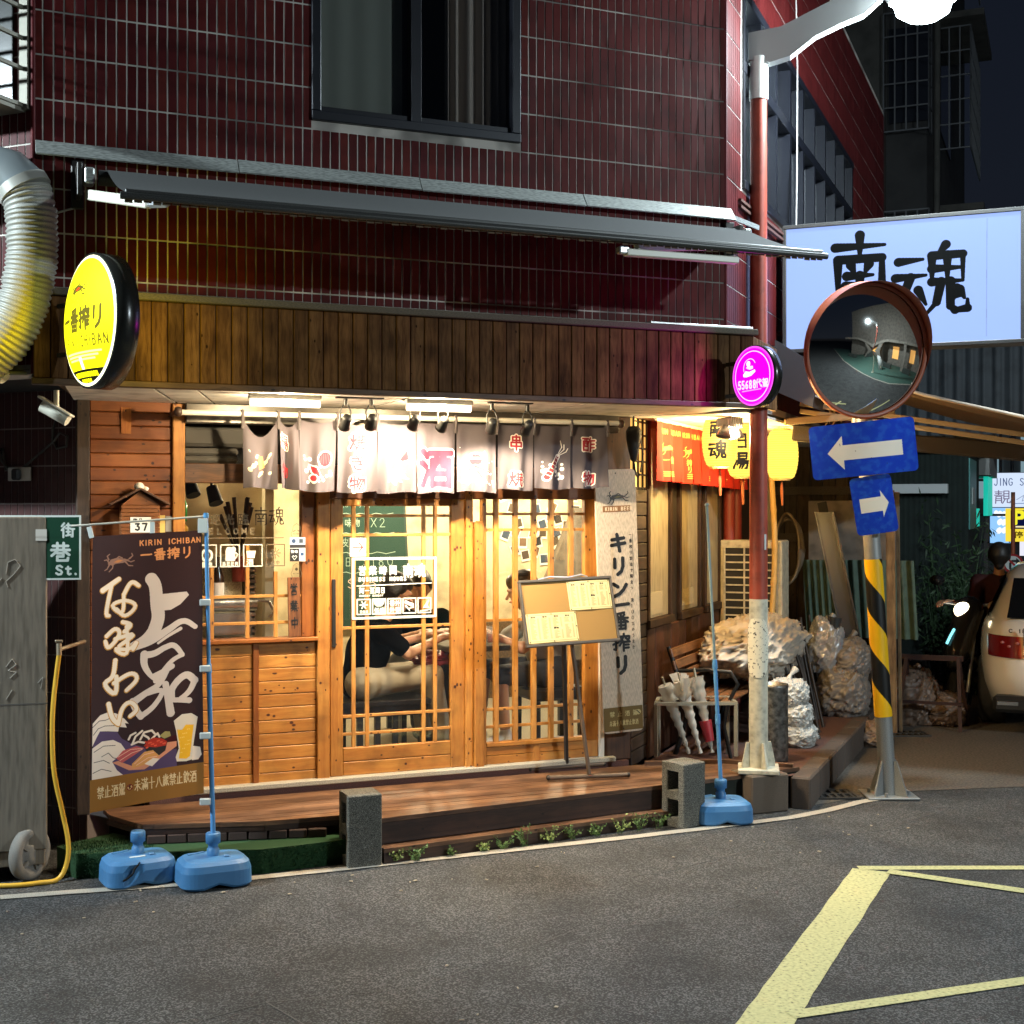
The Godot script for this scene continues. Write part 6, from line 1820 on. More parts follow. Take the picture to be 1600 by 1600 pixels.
# ---------------------------------------------------------------- deck, turf, blocks, weeds
func deck_and_step():
	var t := thing("wooden_deck", "low wooden deck with a step in front of the sliding door", "deck")
	var dm := []
	var dc := [[0.26, 0.15, 0.09], [0.31, 0.18, 0.105], [0.22, 0.125, 0.075]]
	for i in 3: dm.append(wood_mat("deck_board_%d" % i, cedar, lin(dc[i][0], dc[i][1], dc[i][2]), 1.3, 0.45, true))
	var top := 0.235
	var poly := PackedVector2Array()
	for p in pts("0.74,0.06 0.76,0.25 0.90,0.55 1.53,0.71 1.94,0.73 2.10,0.90 4.0,0.69 4.22,0.67 5.10,0.545 4.70,0.20 4.16,0.05"): poly.append(Vector2(p.x, -p.y))
	var k := 0
	var z := 0.055
	while z < 0.95:
		var band := PackedVector2Array([Vector2(0.5, -z), Vector2(5.3, -z), Vector2(5.3, -z - 0.082), Vector2(0.5, -z - 0.082)])
		for q in Geometry2D.intersect_polygons(poly, band):
			if q.size() < 3: continue
			var lo := 99.0
			var hi := -99.0
			for v in q:
				lo = minf(lo, v.x); hi = maxf(hi, v.x)
			if hi - lo < 0.05: continue
			var m := MB.new()
			m.prism(q, 0.024, Transform3D(Basis(Vector3.RIGHT, -PI / 2), Vector3(0, top - 0.024 + rng.randf_range(-0.0015, 0.0015), 0)))
			put("plank", m, dm[k % 3], t)
		k += 1
		z += 0.085
	var dark := wood_mat("riser_wood", cedar, lin(0.075, 0.035, 0.022), 1.3, 0.5, true)
	var m := MB.new()
	var edge := [Vector2(0.76, 0.23), Vector2(0.90, 0.53), Vector2(1.53, 0.69), Vector2(1.94, 0.71)]
	for i in 3: m.bar(Vector3(edge[i].x, 0.195, edge[i].y), Vector3(edge[i + 1].x, 0.195, edge[i + 1].y), 0.03, 0.03)
	put("edge_board", m, dark, t)
	m = MB.new(); m.bar(Vector3(2.10, 0.15, 0.88), Vector3(4.0, 0.15, 0.672), 0.12, 0.025, Vector3.UP, 0.003)
	put("riser", m, dark, t)
	m = MB.new(); m.bar(Vector3(2.10, 0.074, 0.90), Vector3(4.0, 0.074, 0.69), 0.024, 0.02, Vector3.UP, 0.003)
	put("ledge", m, dark, t)
	m = MB.new(); m.prism(PackedVector2Array([Vector2(2.12, -0.86), Vector2(4.0, -0.60), Vector2(4.0, -0.765), Vector2(2.12, -0.985)]), 0.022, Transform3D(Basis(Vector3.RIGHT, -PI / 2), Vector3(0, 0.066, 0)))
	put("step_tread", m, dm[0], t)
	m = MB.new(); m.bar(Vector3(2.12, 0.033, 0.967), Vector3(4.0, 0.033, 0.747), 0.062, 0.022)
	put("step_riser", m, dark, t)
	m = MB.new(); m.bar(Vector3(4.15, 0.11, 0.655), Vector3(5.09, 0.11, 0.525), 0.20, 0.03)
	m.bar(Vector3(5.09, 0.11, 0.525), Vector3(4.75, 0.11, 0.21), 0.20, 0.03)
	put("side_skirt", m, rough_mat("skirt_dark", lin(0.018, 0.022, 0.012), fine, Vector3.ONE * 5, 0.9), t)  # near-black green, one even tone with fine mottling
	m = MB.new(); m.bar(Vector3(4.2, 0.247, 0.08), Vector3(4.72, 0.247, 0.22), 0.025, 0.04); m.bar(Vector3(4.72, 0.247, 0.22), Vector3(5.06, 0.247, 0.53), 0.025, 0.04)
	put("rim_board", m, dm[2], t)
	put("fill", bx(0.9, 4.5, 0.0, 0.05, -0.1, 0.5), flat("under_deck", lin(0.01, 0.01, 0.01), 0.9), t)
	# row of little bricks under the deck edge
	var bm := rough_mat("edge_brick", lin(0.08, 0.045, 0.035), fine, Vector3.ONE * 4, 0.85)
	for i in 9:
		m = MB.new(); m.box(Vector3(0.97 + i * 0.105, 0.155 + 0.0, 0.565 + i * 0.0225), Vector3(0.098, 0.045, 0.03), 0.004, Basis(Vector3.UP, -0.22))
		put("brick", m, bm, t)
	# artificial turf ledge
	var g := thing("turf_ledge", "low ledge covered with dark green artificial turf under the deck's left end", "ledge")
	var turf := rough_mat("turf_green", lin(0.014, 0.075, 0.018), fine, Vector3.ONE * 9, 0.95)
	m = MB.new(); m.prism(PackedVector2Array([Vector2(0.47, -0.42), Vector2(0.78, -0.22), Vector2(0.95, -0.50), Vector2(1.5, -0.64), Vector2(1.97, -0.68), Vector2(1.97, -0.86), Vector2(1.47, -0.90), Vector2(0.55, -0.62)]), 0.13, Transform3D(Basis(Vector3.RIGHT, -PI / 2), Vector3.ZERO))
	put("ledge_body", m, turf, g)
	var fuzz := MB.new()
	for i in 5200:
		var x := rng.randf_range(0.50, 1.95)
		var zf := 0.63 + clampf((x - 0.55) / 0.92, 0.0, 1.0) * 0.275
		if x > 1.47: zf = 0.905 - (x - 1.47) * 0.08
		var p := Vector3(x, rng.randf_range(0.0, 0.13), zf - 0.002)
		var up := Vector3(rng.randf_range(-0.4, 0.4), rng.randf_range(-0.2, 0.6), 1.0).normalized()
		if i % 4 == 0:
			p = Vector3(rng.randf_range(0.50, 0.95), 0.129, rng.randf_range(0.36, 0.68))
			if p.z > 0.63 + (p.x - 0.55) * 0.29 or p.z < 0.42 - (p.x - 0.47) * 0.6: continue
			up = Vector3(rng.randf_range(-0.5, 0.5), 1.0, rng.randf_range(-0.5, 0.5)).normalized()
		var sd := up.cross(Vector3(rng.randf() - 0.5, rng.randf() - 0.5, rng.randf() - 0.5)).normalized() * 0.0022
		fuzz.tri(p - sd, p + sd, p + up * rng.randf_range(0.010, 0.020))
	tag(put("turf_blades", fuzz, turf, g), "", "", "", "stuff")
	# concrete blocks
	var conc := rough_mat("block_concrete", lin(0.26, 0.25, 0.21), speck, Vector3.ONE * 2.2, 0.95)
	for q in [[2.012, 0.895, 0.0, "upright hollow concrete block at the left end of the step"], [4.09, 0.785, 0.28, "upright hollow concrete block at the right end of the step beside the bare blue pole"]]:
		var c := thing("concrete_block", q[3], "concrete block", Vector3(q[0], 0.002, q[1]), q[2])
		m = MB.new()
		m.bb(-0.095, 0.095, 0.0, 0.39, 0.045, 0.095, 0.006); m.bb(-0.095, 0.095, 0.0, 0.39, -0.095, -0.045, 0.006)
		for y in [0.0, 0.168, 0.340]: m.bb(-0.094, 0.094, y, y + 0.05, -0.05, 0.05)
		m.bb(0.03, 0.093, 0.02, 0.37, -0.047, 0.047)
		put("block_body", m, conc, c)
		m = MB.new()
		for i in 60:
			var p := Vector3(rng.randf_range(-0.09, 0.09), rng.randf_range(0.01, 0.385), 0.0945)
			m.ball(p, Vector3.ONE * rng.randf_range(0.002, 0.005), 6)
		tag(put("grit", m, conc, c), "", "", "", "stuff")
	# weeds along the step
	var wm := flat("weed_leaf", lin(0.10, 0.17, 0.045), 0.6)
	wm.backlight_enabled = true
	wm.backlight = Color(0.15, 0.2, 0.06)
	var wm2 := flat("weed_leaf_pale", lin(0.24, 0.30, 0.09), 0.6)
	wm2.backlight_enabled = true
	wm2.backlight = Color(0.2, 0.25, 0.1)
	var n := 0
	for q in [[2.20, 0.965, 0.7, "against the left concrete block"], [2.31, 0.985, 0.8, "right beside the left concrete block"], [2.52, 0.955, 0.55, "small and alone near the left end of the step"], [2.72, 0.935, 0.6, "low, left of the middle of the step"], [2.84, 0.93, 0.9, "at the middle of the step"], [2.98, 0.915, 1.05, "tallest at the middle of the step"], [3.15, 0.895, 1.0, "just right of the middle of the step"], [3.30, 0.875, 0.8, "between the tall middle weed and the right cluster"], [3.47, 0.86, 0.8, "left of the right cluster"], [3.62, 0.845, 1.15, "tallest of the right cluster"], [3.76, 0.83, 1.1, "bushy, near the right concrete block"], [3.90, 0.825, 0.9, "beside the foot of the right concrete block"], [4.12, 0.83, 0.6, "in front of the right concrete block"]]:
		var w := thing("weed", "green weed along the step, " + q[3], "weed", Vector3(q[0], 0.004, q[1]), 0.0, "weeds along the step")
		m = MB.new()
		var leaves := MB.new()
		for s in 9:
			var tip: Vector3 = Vector3(rng.randf_range(-0.075, 0.075), rng.randf_range(0.03, 0.105), rng.randf_range(-0.02, 0.05)) * q[2]
			m.tube([Vector3(rng.randf_range(-0.02, 0.02), 0, 0), tip * 0.55 + Vector3(0, 0.012, 0), tip], 0.0014, 4)
			for l in 8:
				var p: Vector3 = tip * rng.randf_range(0.35, 1.05) + Vector3(rng.randf_range(-0.012, 0.012), rng.randf_range(-0.006, 0.01), rng.randf_range(-0.012, 0.012))
				var dr := Vector3(rng.randf() - 0.5, rng.randf_range(-0.1, 0.5), rng.randf() - 0.5).normalized() * rng.randf_range(0.010, 0.020)
				var sd := dr.cross(Vector3(rng.randf() - 0.5, rng.randf() - 0.5, rng.randf() - 0.5)).normalized() * dr.length() * 0.36
				leaves.tri(p, p + dr * 0.5 + sd, p + dr); leaves.tri(p, p + dr, p + dr * 0.5 - sd)
		put("stem", m, wm, w)
		tag(put("leaves", leaves, wm2 if n % 3 == 0 else wm, w), "", "", "", "stuff")
		n += 1

# ---------------------------------------------------------------- menu easel and wooden sign board
func menu_and_board():
	var black := flat("easel_black", lin(0.03, 0.027, 0.025), 0.5, 0.2)
	var t := thing("menu_easel", "slanted menu board on a black easel with paper menus pinned to it", "menu stand")
	var TL := Vector3(3.192, 1.478, 0.34)
	var TR := Vector3(3.802, 1.497, 0.34)
	var BR := Vector3(3.812, 1.120, 0.44)
	var BL := Vector3(3.206, 1.103, 0.44)
	var ex := (TR - TL).normalized()
	var ey := (TL - BL).normalized()
	var ez := ex.cross(ey).normalized()
	ey = ez.cross(ex)
	var o := (TL + TR + BL + BR) / 4
	var xf := Transform3D(Basis(ex, ey, ez), o)
	var w := 0.305
	var h := 0.192
	var m := MB.new()
	put("cork_board", bx(-w, w, -h, h, -0.012, 0.0, 0.002), rough_mat("cork", lin(0.62, 0.36, 0.11), fine, Vector3.ONE * 6, 0.85), t, xf)
	for q in [[-w - 0.014, w + 0.014, h, h + 0.018], [-w - 0.014, w + 0.014, -h - 0.018, -h], [-w - 0.014, -w, -h, h], [w, w + 0.014, -h, h]]:
		put("frame", bx(q[0], q[1], q[2], q[3], -0.018, 0.012, 0.003), flat("easel_frame", lin(0.085, 0.075, 0.065), 0.6), t, xf)
	var im := canvas(440, 300, Color(0.90, 0.84, 0.62))
	box_line(im, 16, 16, 408, 268, 1.5, Color(0.6, 0.5, 0.3))
	var r2 := RandomNumberGenerator.new()
	r2.seed = 5
	var ink := Color(0.45, 0.36, 0.22)
	for c in 4:
		for k in 24:
			if (c == 2 and k in [11, 12, 13]) or (c == 3 and k in [6, 7]): continue
			rect(im, 30 + c * 100, 52 + k * 9, r2.randi_range(24, 52), 3, ink); rect(im, 94 + c * 100, 52 + k * 9, 14, 3, ink)
		words(im, "酒味", 40 + c * 100, 26, 18, 18, 3, 1.6, Color(0.25, 0.2, 0.12))
	words(im, "焼物", 230, 146, 20, 20, 3, 2, Color(0.2, 0.15, 0.1))
	var paper := printed("menu_print", im, 0.7)
	for q in [[0.005, 0.300, 0.003, 0.186], [-0.300, 0.04, -0.186, -0.004]]:
		m = MB.new(); m.sheet(8, 6, func(u, v): return Vector3(lerpf(q[0], q[1], u), lerpf(q[3], q[2], v), 0.003 + 0.004 * absf(sin(u * 3.0 + v * 4.0)) * sin(u * PI)))
		put("paper_menu", m, paper, t, xf)
		m = MB.new()
		for c in [[0, 0], [0.5, 0], [1, 0], [0, 1], [0.5, 1], [1, 1], [1, 0.5]]: m.ball(Vector3(lerpf(q[0] + 0.008, q[1] - 0.008, c[0]), lerpf(q[2] + 0.006, q[3] - 0.006, c[1]), 0.008), Vector3.ONE * 0.004, 6)
		put("pin", m, black, t, xf)
	m = MB.new(); m.tube([xf * Vector3(-0.18, h + 0.02, -0.005), xf * Vector3(-0.1, h + 0.035, -0.01), xf * Vector3(0.03, h + 0.025, -0.01), xf * Vector3(0.12, h + 0.038, -0.01), xf * Vector3(0.16, h + 0.02, -0.005)], 0.006, 6)
	put("clamp", m, mats["elbow_steel"], t)
	m = MB.new(); m.bar(Vector3(3.49, 1.42, 0.315), Vector3(3.645, 0.275, 0.04), 0.028, 0.022, Vector3.BACK, 0.003)
	put("leg", m, black, t)
	m = MB.new(); m.bar(Vector3(3.50, 1.42, 0.33), Vector3(3.635, 0.275, 0.40), 0.026, 0.02, Vector3.BACK, 0.003)
	put("leg", m, rough_mat("easel_brown", lin(0.20, 0.14, 0.10), fine, Vector3.ONE * 6, 0.6), t)
	m = MB.new(); m.cyl(Vector3(3.39, 0.258, 0.335), Vector3(3.885, 0.258, 0.435), 0.015, 0.015, 10)
	put("foot", m, mats["easel_brown"], t)
	m = MB.new(); m.cyl(Vector3(3.395, 0.258, 0.03), Vector3(3.91, 0.258, 0.045), 0.015, 0.015, 10)
	put("foot", m, mats["easel_brown"], t)
	m = MB.new()
	for p in [Vector3(3.385, 0.258, 0.334), Vector3(3.89, 0.258, 0.436), Vector3(3.39, 0.258, 0.03), Vector3(3.915, 0.258, 0.045)]: m.ball(p, Vector3(0.016, 0.018, 0.018), 8)
	put("rubber_cap", m, black, t)
	# wooden sign board
	im = canvas(216, 1360, Color(1, 1, 1, 0))
	var k0 := Color(0.035, 0.03, 0.028)
	var tan_ := Color(0.50, 0.34, 0.17)
	beast(im, 66, 88, 100, Color(0.18, 0.15, 0.12), Color(0.40, 0.38, 0.16))
	rect(im, 32, 186, 152, 32, tan_)
	words(im, "KIRIN BEER", 44, 192, 13, 20, 3.5, 1.8, Color(0.85, 0.78, 0.66))
	words(im, "キリン", 64, 330, 92, 96, 26, 9.5, k0, true)
	seg(im, Vector2(66, 706), Vector2(156, 700), 9, 9, k0)
	words(im, "番搾", 62, 738, 98, 96, 18, 6.5, k0, true)
	words(im, "リ", 66, 968, 86, 96, 0, 10, k0, true)
	words(im, "一番搾り製法で際立つ 麦100%のうまさ", 170, 330, 16, 20, 11, 1.3, Color(0.2, 0.16, 0.12), true)
	seg(im, Vector2(190, 336), Vector2(190, 560), 0.8, 0.8, k0)
	rect(im, 0, 1236, 216, 130, Color(0.40, 0.31, 0.09))
	var pale := Color(0.72, 0.66, 0.45)
	words(im, "禁止酒駕", 34, 1256, 26, 30, 16, 1.6, pale)
	disc(im, 192, 1270, 14, pale); seg(im, Vector2(184, 1262), Vector2(200, 1278), 2, 2, k0)
	words(im, "未滿十八歲禁止飲酒", 30, 1304, 16, 30, 2, 1.4, pale)
	var b := thing("sign_board", "tall pale wooden sign board with black vertical lettering beside the lattice panel", "sign board", Vector3(3.982, 1.335, 0.125))
	b.rotation.z = 0.037
	var hw := 0.147
	var hh := 0.862
	var poly := PackedVector2Array()
	for c in [[1, 1], [-1, 1], [-1, -1], [1, -1]]:
		for i in 5:
			var a: float = [0.0, PI / 2, PI, 1.5 * PI][[[1, 1], [-1, 1], [-1, -1], [1, -1]].find(c)] + i * PI / 8
			poly.append(Vector2(c[0] * (hw - 0.03) + 0.03 * cos(a), c[1] * (hh - 0.03) + 0.03 * sin(a)))
	m = MB.new(); m.prism(poly, 0.022, Transform3D(Basis(), Vector3(0, 0, -0.011)))
	put("board", m, rough_mat("sign_board_wood", lin(0.92, 0.76, 0.58), fine, Vector3(9, 0.5, 9), 0.6), b)
	decal("lettering", b, im, "sign_board_print", -hw + 0.004, hw - 0.004, -hh + 0.012, hh - 0.004, 0.0135, 0.5)
	m = MB.new()
	for y in [-hh + 0.025, hh - 0.025]: m.ball(Vector3(0, y, 0.012), Vector3.ONE * 0.005, 8)
	put("screw", m, black, b)

# ---------------------------------------------------------------- lamp pole, sign pole, mirror
func lamp_post(called: String, label: String, at: Vector3, turn: float, energy: float) -> Node3D:
	var t := thing(called, label, "street lamp", at, turn)
	var m := MB.new(); m.cyl(Vector3(0, 0.03, 0), Vector3(0, 1.112, 0), 0.061, 0.059, 20)
	put("pole_foot", m, rough_mat("lamp_white", lin(0.68, 0.64, 0.5), stain, Vector3.ONE * 2.5, 0.55), t)
	m = MB.new(); m.cyl(Vector3(0, 1.112, 0), Vector3(0, 4.33, 0), 0.0585, 0.053, 20)
	put("pole", m, rough_mat("lamp_red", lin(0.34, 0.055, 0.028), stain, Vector3.ONE * 1.3, 0.5), t)
	m = MB.new(); m.cyl(Vector3(0, 4.33, 0), Vector3(0, 4.60, 0), 0.060, 0.060, 20)
	put("sleeve", m, flat("lamp_sleeve", lin(0.62, 0.62, 0.58), 0.45), t)
	m = MB.new()
	for k in 4:
		var d := Vector3(1, 0, 0).rotated(Vector3.UP, k * PI / 2 + 0.5)
		m.prism(PackedVector2Array([Vector2(0.05, 0.02), Vector2(0.115, 0.02), Vector2(0.115, 0.06), Vector2(0.085, 0.19), Vector2(0.05, 0.19)]), 0.012, Transform3D(Basis(d, Vector3.UP, d.cross(Vector3.UP)), Vector3.ZERO))
	put("gusset", m, mats["lamp_white"], t)
	put("base_plate", bx(-0.13, 0.13, 0, 0.03, -0.13, 0.13, 0.005), mats["lamp_white"], t)
	m = MB.new(); m.prism(PackedVector2Array([Vector2(-0.065, 4.58), Vector2(0.07, 4.555), Vector2(0.2, 4.59), Vector2(0.36, 4.71), Vector2(0.52, 4.78), Vector2(0.66, 4.83), Vector2(0.80, 4.95), Vector2(0.84, 5.05), Vector2(0.62, 5.00), Vector2(0.42, 4.91), Vector2(0.14, 4.78), Vector2(-0.065, 4.75)]), 0.10, Transform3D(Basis(), Vector3(0, 0, -0.05)))
	put("arm", m, flat("arm_grey", lin(0.36, 0.37, 0.36), 0.45), t)
	m = MB.new(); m.lathe([Vector2(0.18, 0.0), Vector2(0.20, 0.03), Vector2(0.17, 0.13), Vector2(0.08, 0.18), Vector2(0.0, 0.18)], 28, Transform3D(Basis.from_scale(Vector3(1.15, 1, 0.8)), Vector3(1.02, 4.90, 0)))
	put("lamp_housing", m, mats["arm_grey"], t)
	m = MB.new(); m.lathe([Vector2(0.0, -0.13), Vector2(0.08, -0.12), Vector2(0.145, -0.075), Vector2(0.165, 0.0)], 28, Transform3D(Basis.from_scale(Vector3(1.12, 1, 0.8)), Vector3(1.02, 4.898, 0)))
	put("lamp_lens", m, glow("street_lamp_glow", Color(0.90, 0.98, 1.0), 16.0), t)
	omni(t.transform * Vector3(1.02, 4.86, 0), Color(0.90, 0.97, 1.0), energy, 0.10)
	return t

func sign_texture(w: int, h: int, left: bool) -> Image:
	var im := canvas(w, h, Color(0.01, 0.20, 0.68))
	var n := FastNoiseLite.new()
	n.seed = w
	n.frequency = 0.02
	for y in h:
		for x in w: im.set_pixel(x, y, Color(0.01, 0.20, 0.68).lerp(Color(0.14, 0.36, 0.74), clampf(n.get_noise_2d(x, y) * 1.3 + 0.1, 0.0, 0.6)))
	var c := Color(0.82, 0.83, 0.80)
	if left: fill(im, [Vector2(0.16, 0.53) * Vector2(w, h), Vector2(0.31, 0.22) * Vector2(w, h), Vector2(0.31, 0.40) * Vector2(w, h), Vector2(0.87, 0.40) * Vector2(w, h), Vector2(0.87, 0.68) * Vector2(w, h), Vector2(0.31, 0.68) * Vector2(w, h), Vector2(0.31, 0.86) * Vector2(w, h)], c)
	else: fill(im, [Vector2(0.86, 0.49) * Vector2(w, h), Vector2(0.69, 0.26) * Vector2(w, h), Vector2(0.69, 0.37) * Vector2(w, h), Vector2(0.17, 0.37) * Vector2(w, h), Vector2(0.17, 0.62) * Vector2(w, h), Vector2(0.69, 0.62) * Vector2(w, h), Vector2(0.69, 0.73) * Vector2(w, h)], c)
	for k in 9: disc(im, (k * 137) % w, (k * 71 + 30) % h, 2.0, Color(0.05, 0.06, 0.1))
	return im

func plate_poly(w: float, h: float, r: float) -> PackedVector2Array:
	var poly := PackedVector2Array()
	for q in 4:
		var c: Vector2 = [Vector2(1, 1), Vector2(-1, 1), Vector2(-1, -1), Vector2(1, -1)][q]
		for i in 5: poly.append(Vector2(c.x * (w / 2 - r), c.y * (h / 2 - r)) + Vector2.from_angle(q * PI / 2 + i * PI / 8) * r)
	return poly

func street_furniture():
	var at := Vector3(4.754, 0.245, 0.591)
	var t := lamp_post("street_lamp", "red and white street lamp pole at the deck's right end with a curved grey arm", at, -0.56, 17.0)
	var m := MB.new()
	m.sheet(14, 10, func(u, v):
		var a := -0.15 + lerpf(-1.25, 1.25, u)
		var e := absf(u - 0.5) * 2.0
		var top := 0.19 - 0.10 * pow(e, 4.0)
		return Vector3(sin(a) * 0.069, 0.80 + lerpf(top, -top, v), cos(a) * 0.069))
	put("oval_plate", m, rough_mat("plate_peeling", lin(0.74, 0.70, 0.56), ntex(71, 0.03, 3, [[0.0, grey(0.35)], [0.28, grey(0.42)], [0.30, grey(1.0)], [1.0, grey(1.0)]]), Vector3.ONE * 2.2, 0.6), t)
	m = MB.new(); m.sheet(4, 2, func(u, v): return Vector3(sin(0.65 + u * 0.3) * 0.0605, 1.53 - v * 0.10, cos(0.65 + u * 0.3) * 0.0605))
	put("sticker", m, flat("sticker_grey", lin(0.5, 0.5, 0.47), 0.5), t)
	put("pedestal", bx(4.62, 4.90, 0.0, 0.244, 0.46, 0.72, 0.01), rough_mat("pedestal_concrete", lin(0.2, 0.15, 0.11), fine, Vector3.ONE * 3, 0.9), t, t.transform.affine_inverse())
	# sign pole, leaning a little
	var p := thing("sign_pole", "leaning galvanised sign pole with yellow and black stripes at the kerb", "sign pole")
	var b0 := Vector3(5.775, 0.006, 0.60)
	var b1 := Vector3(5.615, 2.62, 0.535)
	var galv := rough_mat("pole_galvanised", lin(0.46, 0.47, 0.46), fine, Vector3.ONE * 5, 0.5, 0.5)
	m = MB.new(); m.cyl(b0, b1, 0.056, 0.056, 20)
	put("pole", m, galv, p)
	var im := canvas(128, 512, Color(0.02, 0.02, 0.02))
	for y in 512:
		for k in range(-1, 2):
			var x := fposmod(y * 0.55, 128.0) + k * 128.0
			var a := maxf(x, 0.0)
			var e := minf(x + 66.0, 128.0)
			if e > a: rect(im, a, y, e - a, 1, Color(0.93, 0.72, 0.02))
	m = MB.new(); m.tube([b0.lerp(b1, 0.205), b0.lerp(b1, 0.61)], 0.0595, 24, false)
	put("striped_wrap", m, printed("stripe_print", im, 0.45), p)
	m = MB.new()
	for k in 4:
		var d := Vector3(1, 0, 0).rotated(Vector3.UP, k * PI / 2 + 0.3)
		m.prism(PackedVector2Array([Vector2(0.05, 0.012), Vector2(0.15, 0.012), Vector2(0.15, 0.03), Vector2(0.07, 0.24), Vector2(0.05, 0.24)]), 0.010, Transform3D(Basis(d, Vector3.UP, d.cross(Vector3.UP)), b0))
	put("gusset", m, galv, p)
	m = MB.new(); m.box(b0 + Vector3(0, 0.006, 0), Vector3(0.34, 0.014, 0.30), 0.003, Basis(Vector3.UP, -0.4))
	put("base_plate", m, galv, p)
	m = MB.new()
	for k in 4: m.cyl(b0 + Vector3(0.13, 0.01, 0).rotated(Vector3.UP, k * PI / 2 + 0.8), b0 + Vector3(0.13, 0.04, 0).rotated(Vector3.UP, k * PI / 2 + 0.8), 0.012, 0.012, 6)
	put("bolt", m, galv, p)
	# one-way plates
	var plate := flat("plate_back", lin(0.35, 0.36, 0.36), 0.4, 0.5)
	for q in [[dep_at(5.49, 2.335, 0.70), 0.675, 0.355, 0.095, true, "large blue one-way sign with a white arrow pointing left"], [dep_at(5.60, 1.965, 0.67), 0.268, 0.385, 0.15, false, "small blue one-way sign with a white arrow pointing right"]]:
		var s := thing("one_way_sign", q[5], "traffic sign", q[0], -0.62)
		s.rotation.z = q[3]
		m = MB.new(); m.prism(plate_poly(q[1], q[2], 0.03), 0.003, Transform3D(Basis(), Vector3(0, 0, -0.0035)))
		put("plate", m, plate, s)
		m = MB.new(); m.prism(plate_poly(q[1], q[2], 0.03), 0.001)
		put("sign_face", m, printed("one_way_%s" % q[4], sign_texture(480 if q[4] else 240, 252 if q[4] else 344, q[4]), 0.4), s)
		m = MB.new(); m.bar(Vector3(-0.05, 0, -0.02), Vector3(0.09, 0, -0.02), 0.03, 0.02)
		put("clamp", m, galv, s)
	# convex mirror
	var mr := thing("convex_mirror", "round orange-rimmed convex traffic mirror on top of the sign pole", "traffic mirror", Vector3(5.525, 2.985, 0.69), -0.13)
	mr.rotation.x = 0.12
	var R := 0.435
	m = MB.new(); m.lathe([Vector2(0, 0.075), Vector2(R * 0.3, 0.069), Vector2(R * 0.6, 0.050), Vector2(R * 0.85, 0.022), Vector2(R * 0.985, 0.0)], 56, Transform3D(Basis(Vector3.RIGHT, PI / 2), Vector3.ZERO))
	put("mirror_glass", m, flat("mirror_silver", lin(0.78, 0.80, 0.78), 0.03, 1.0), mr)
	m = MB.new(); m.lathe([Vector2(0.0, -0.06), Vector2(R * 0.7, -0.05), Vector2(R + 0.012, -0.02), Vector2(R + 0.018, 0.012), Vector2(R + 0.004, 0.022), Vector2(R - 0.014, 0.008)], 56, Transform3D(Basis(Vector3.RIGHT, PI / 2), Vector3.ZERO))
	put("rim", m, flat("mirror_orange", lin(0.30, 0.07, 0.025), 0.45), mr)
	m = MB.new(); m.sheet(40, 4, func(u, v):
		var a := lerpf(-0.35, PI + 0.35, u)
		var dd := 0.14 * pow(maxf(sin(lerpf(0.0, PI, u)), 0.0), 0.8)
		return Vector3(cos(a) * (R + 0.014), sin(a) * (R + 0.014), lerpf(0.0, dd, v)))
	put("hood", m, mats["mirror_orange"], mr)
	m = MB.new(); m.cyl(Vector3(0.04, -0.50, -0.14), Vector3(0.02, 0.1, -0.10), 0.035); m.bar(Vector3(0.02, 0.0, -0.12), Vector3(0.0, 0.0, -0.05), 0.05, 0.05)
	put("bracket", m, galv, mr)

func dep_at(x: float, y: float, z: float) -> Vector3: return Vector3(x, y, z)

# ---------------------------------------------------------------- the side wall of the eatery (local: x along, y up, z out)
func side(called: String, label: String, cat: String, group := "") -> Node3D:
	return thing(called, label, cat, AT_R, R45, group)

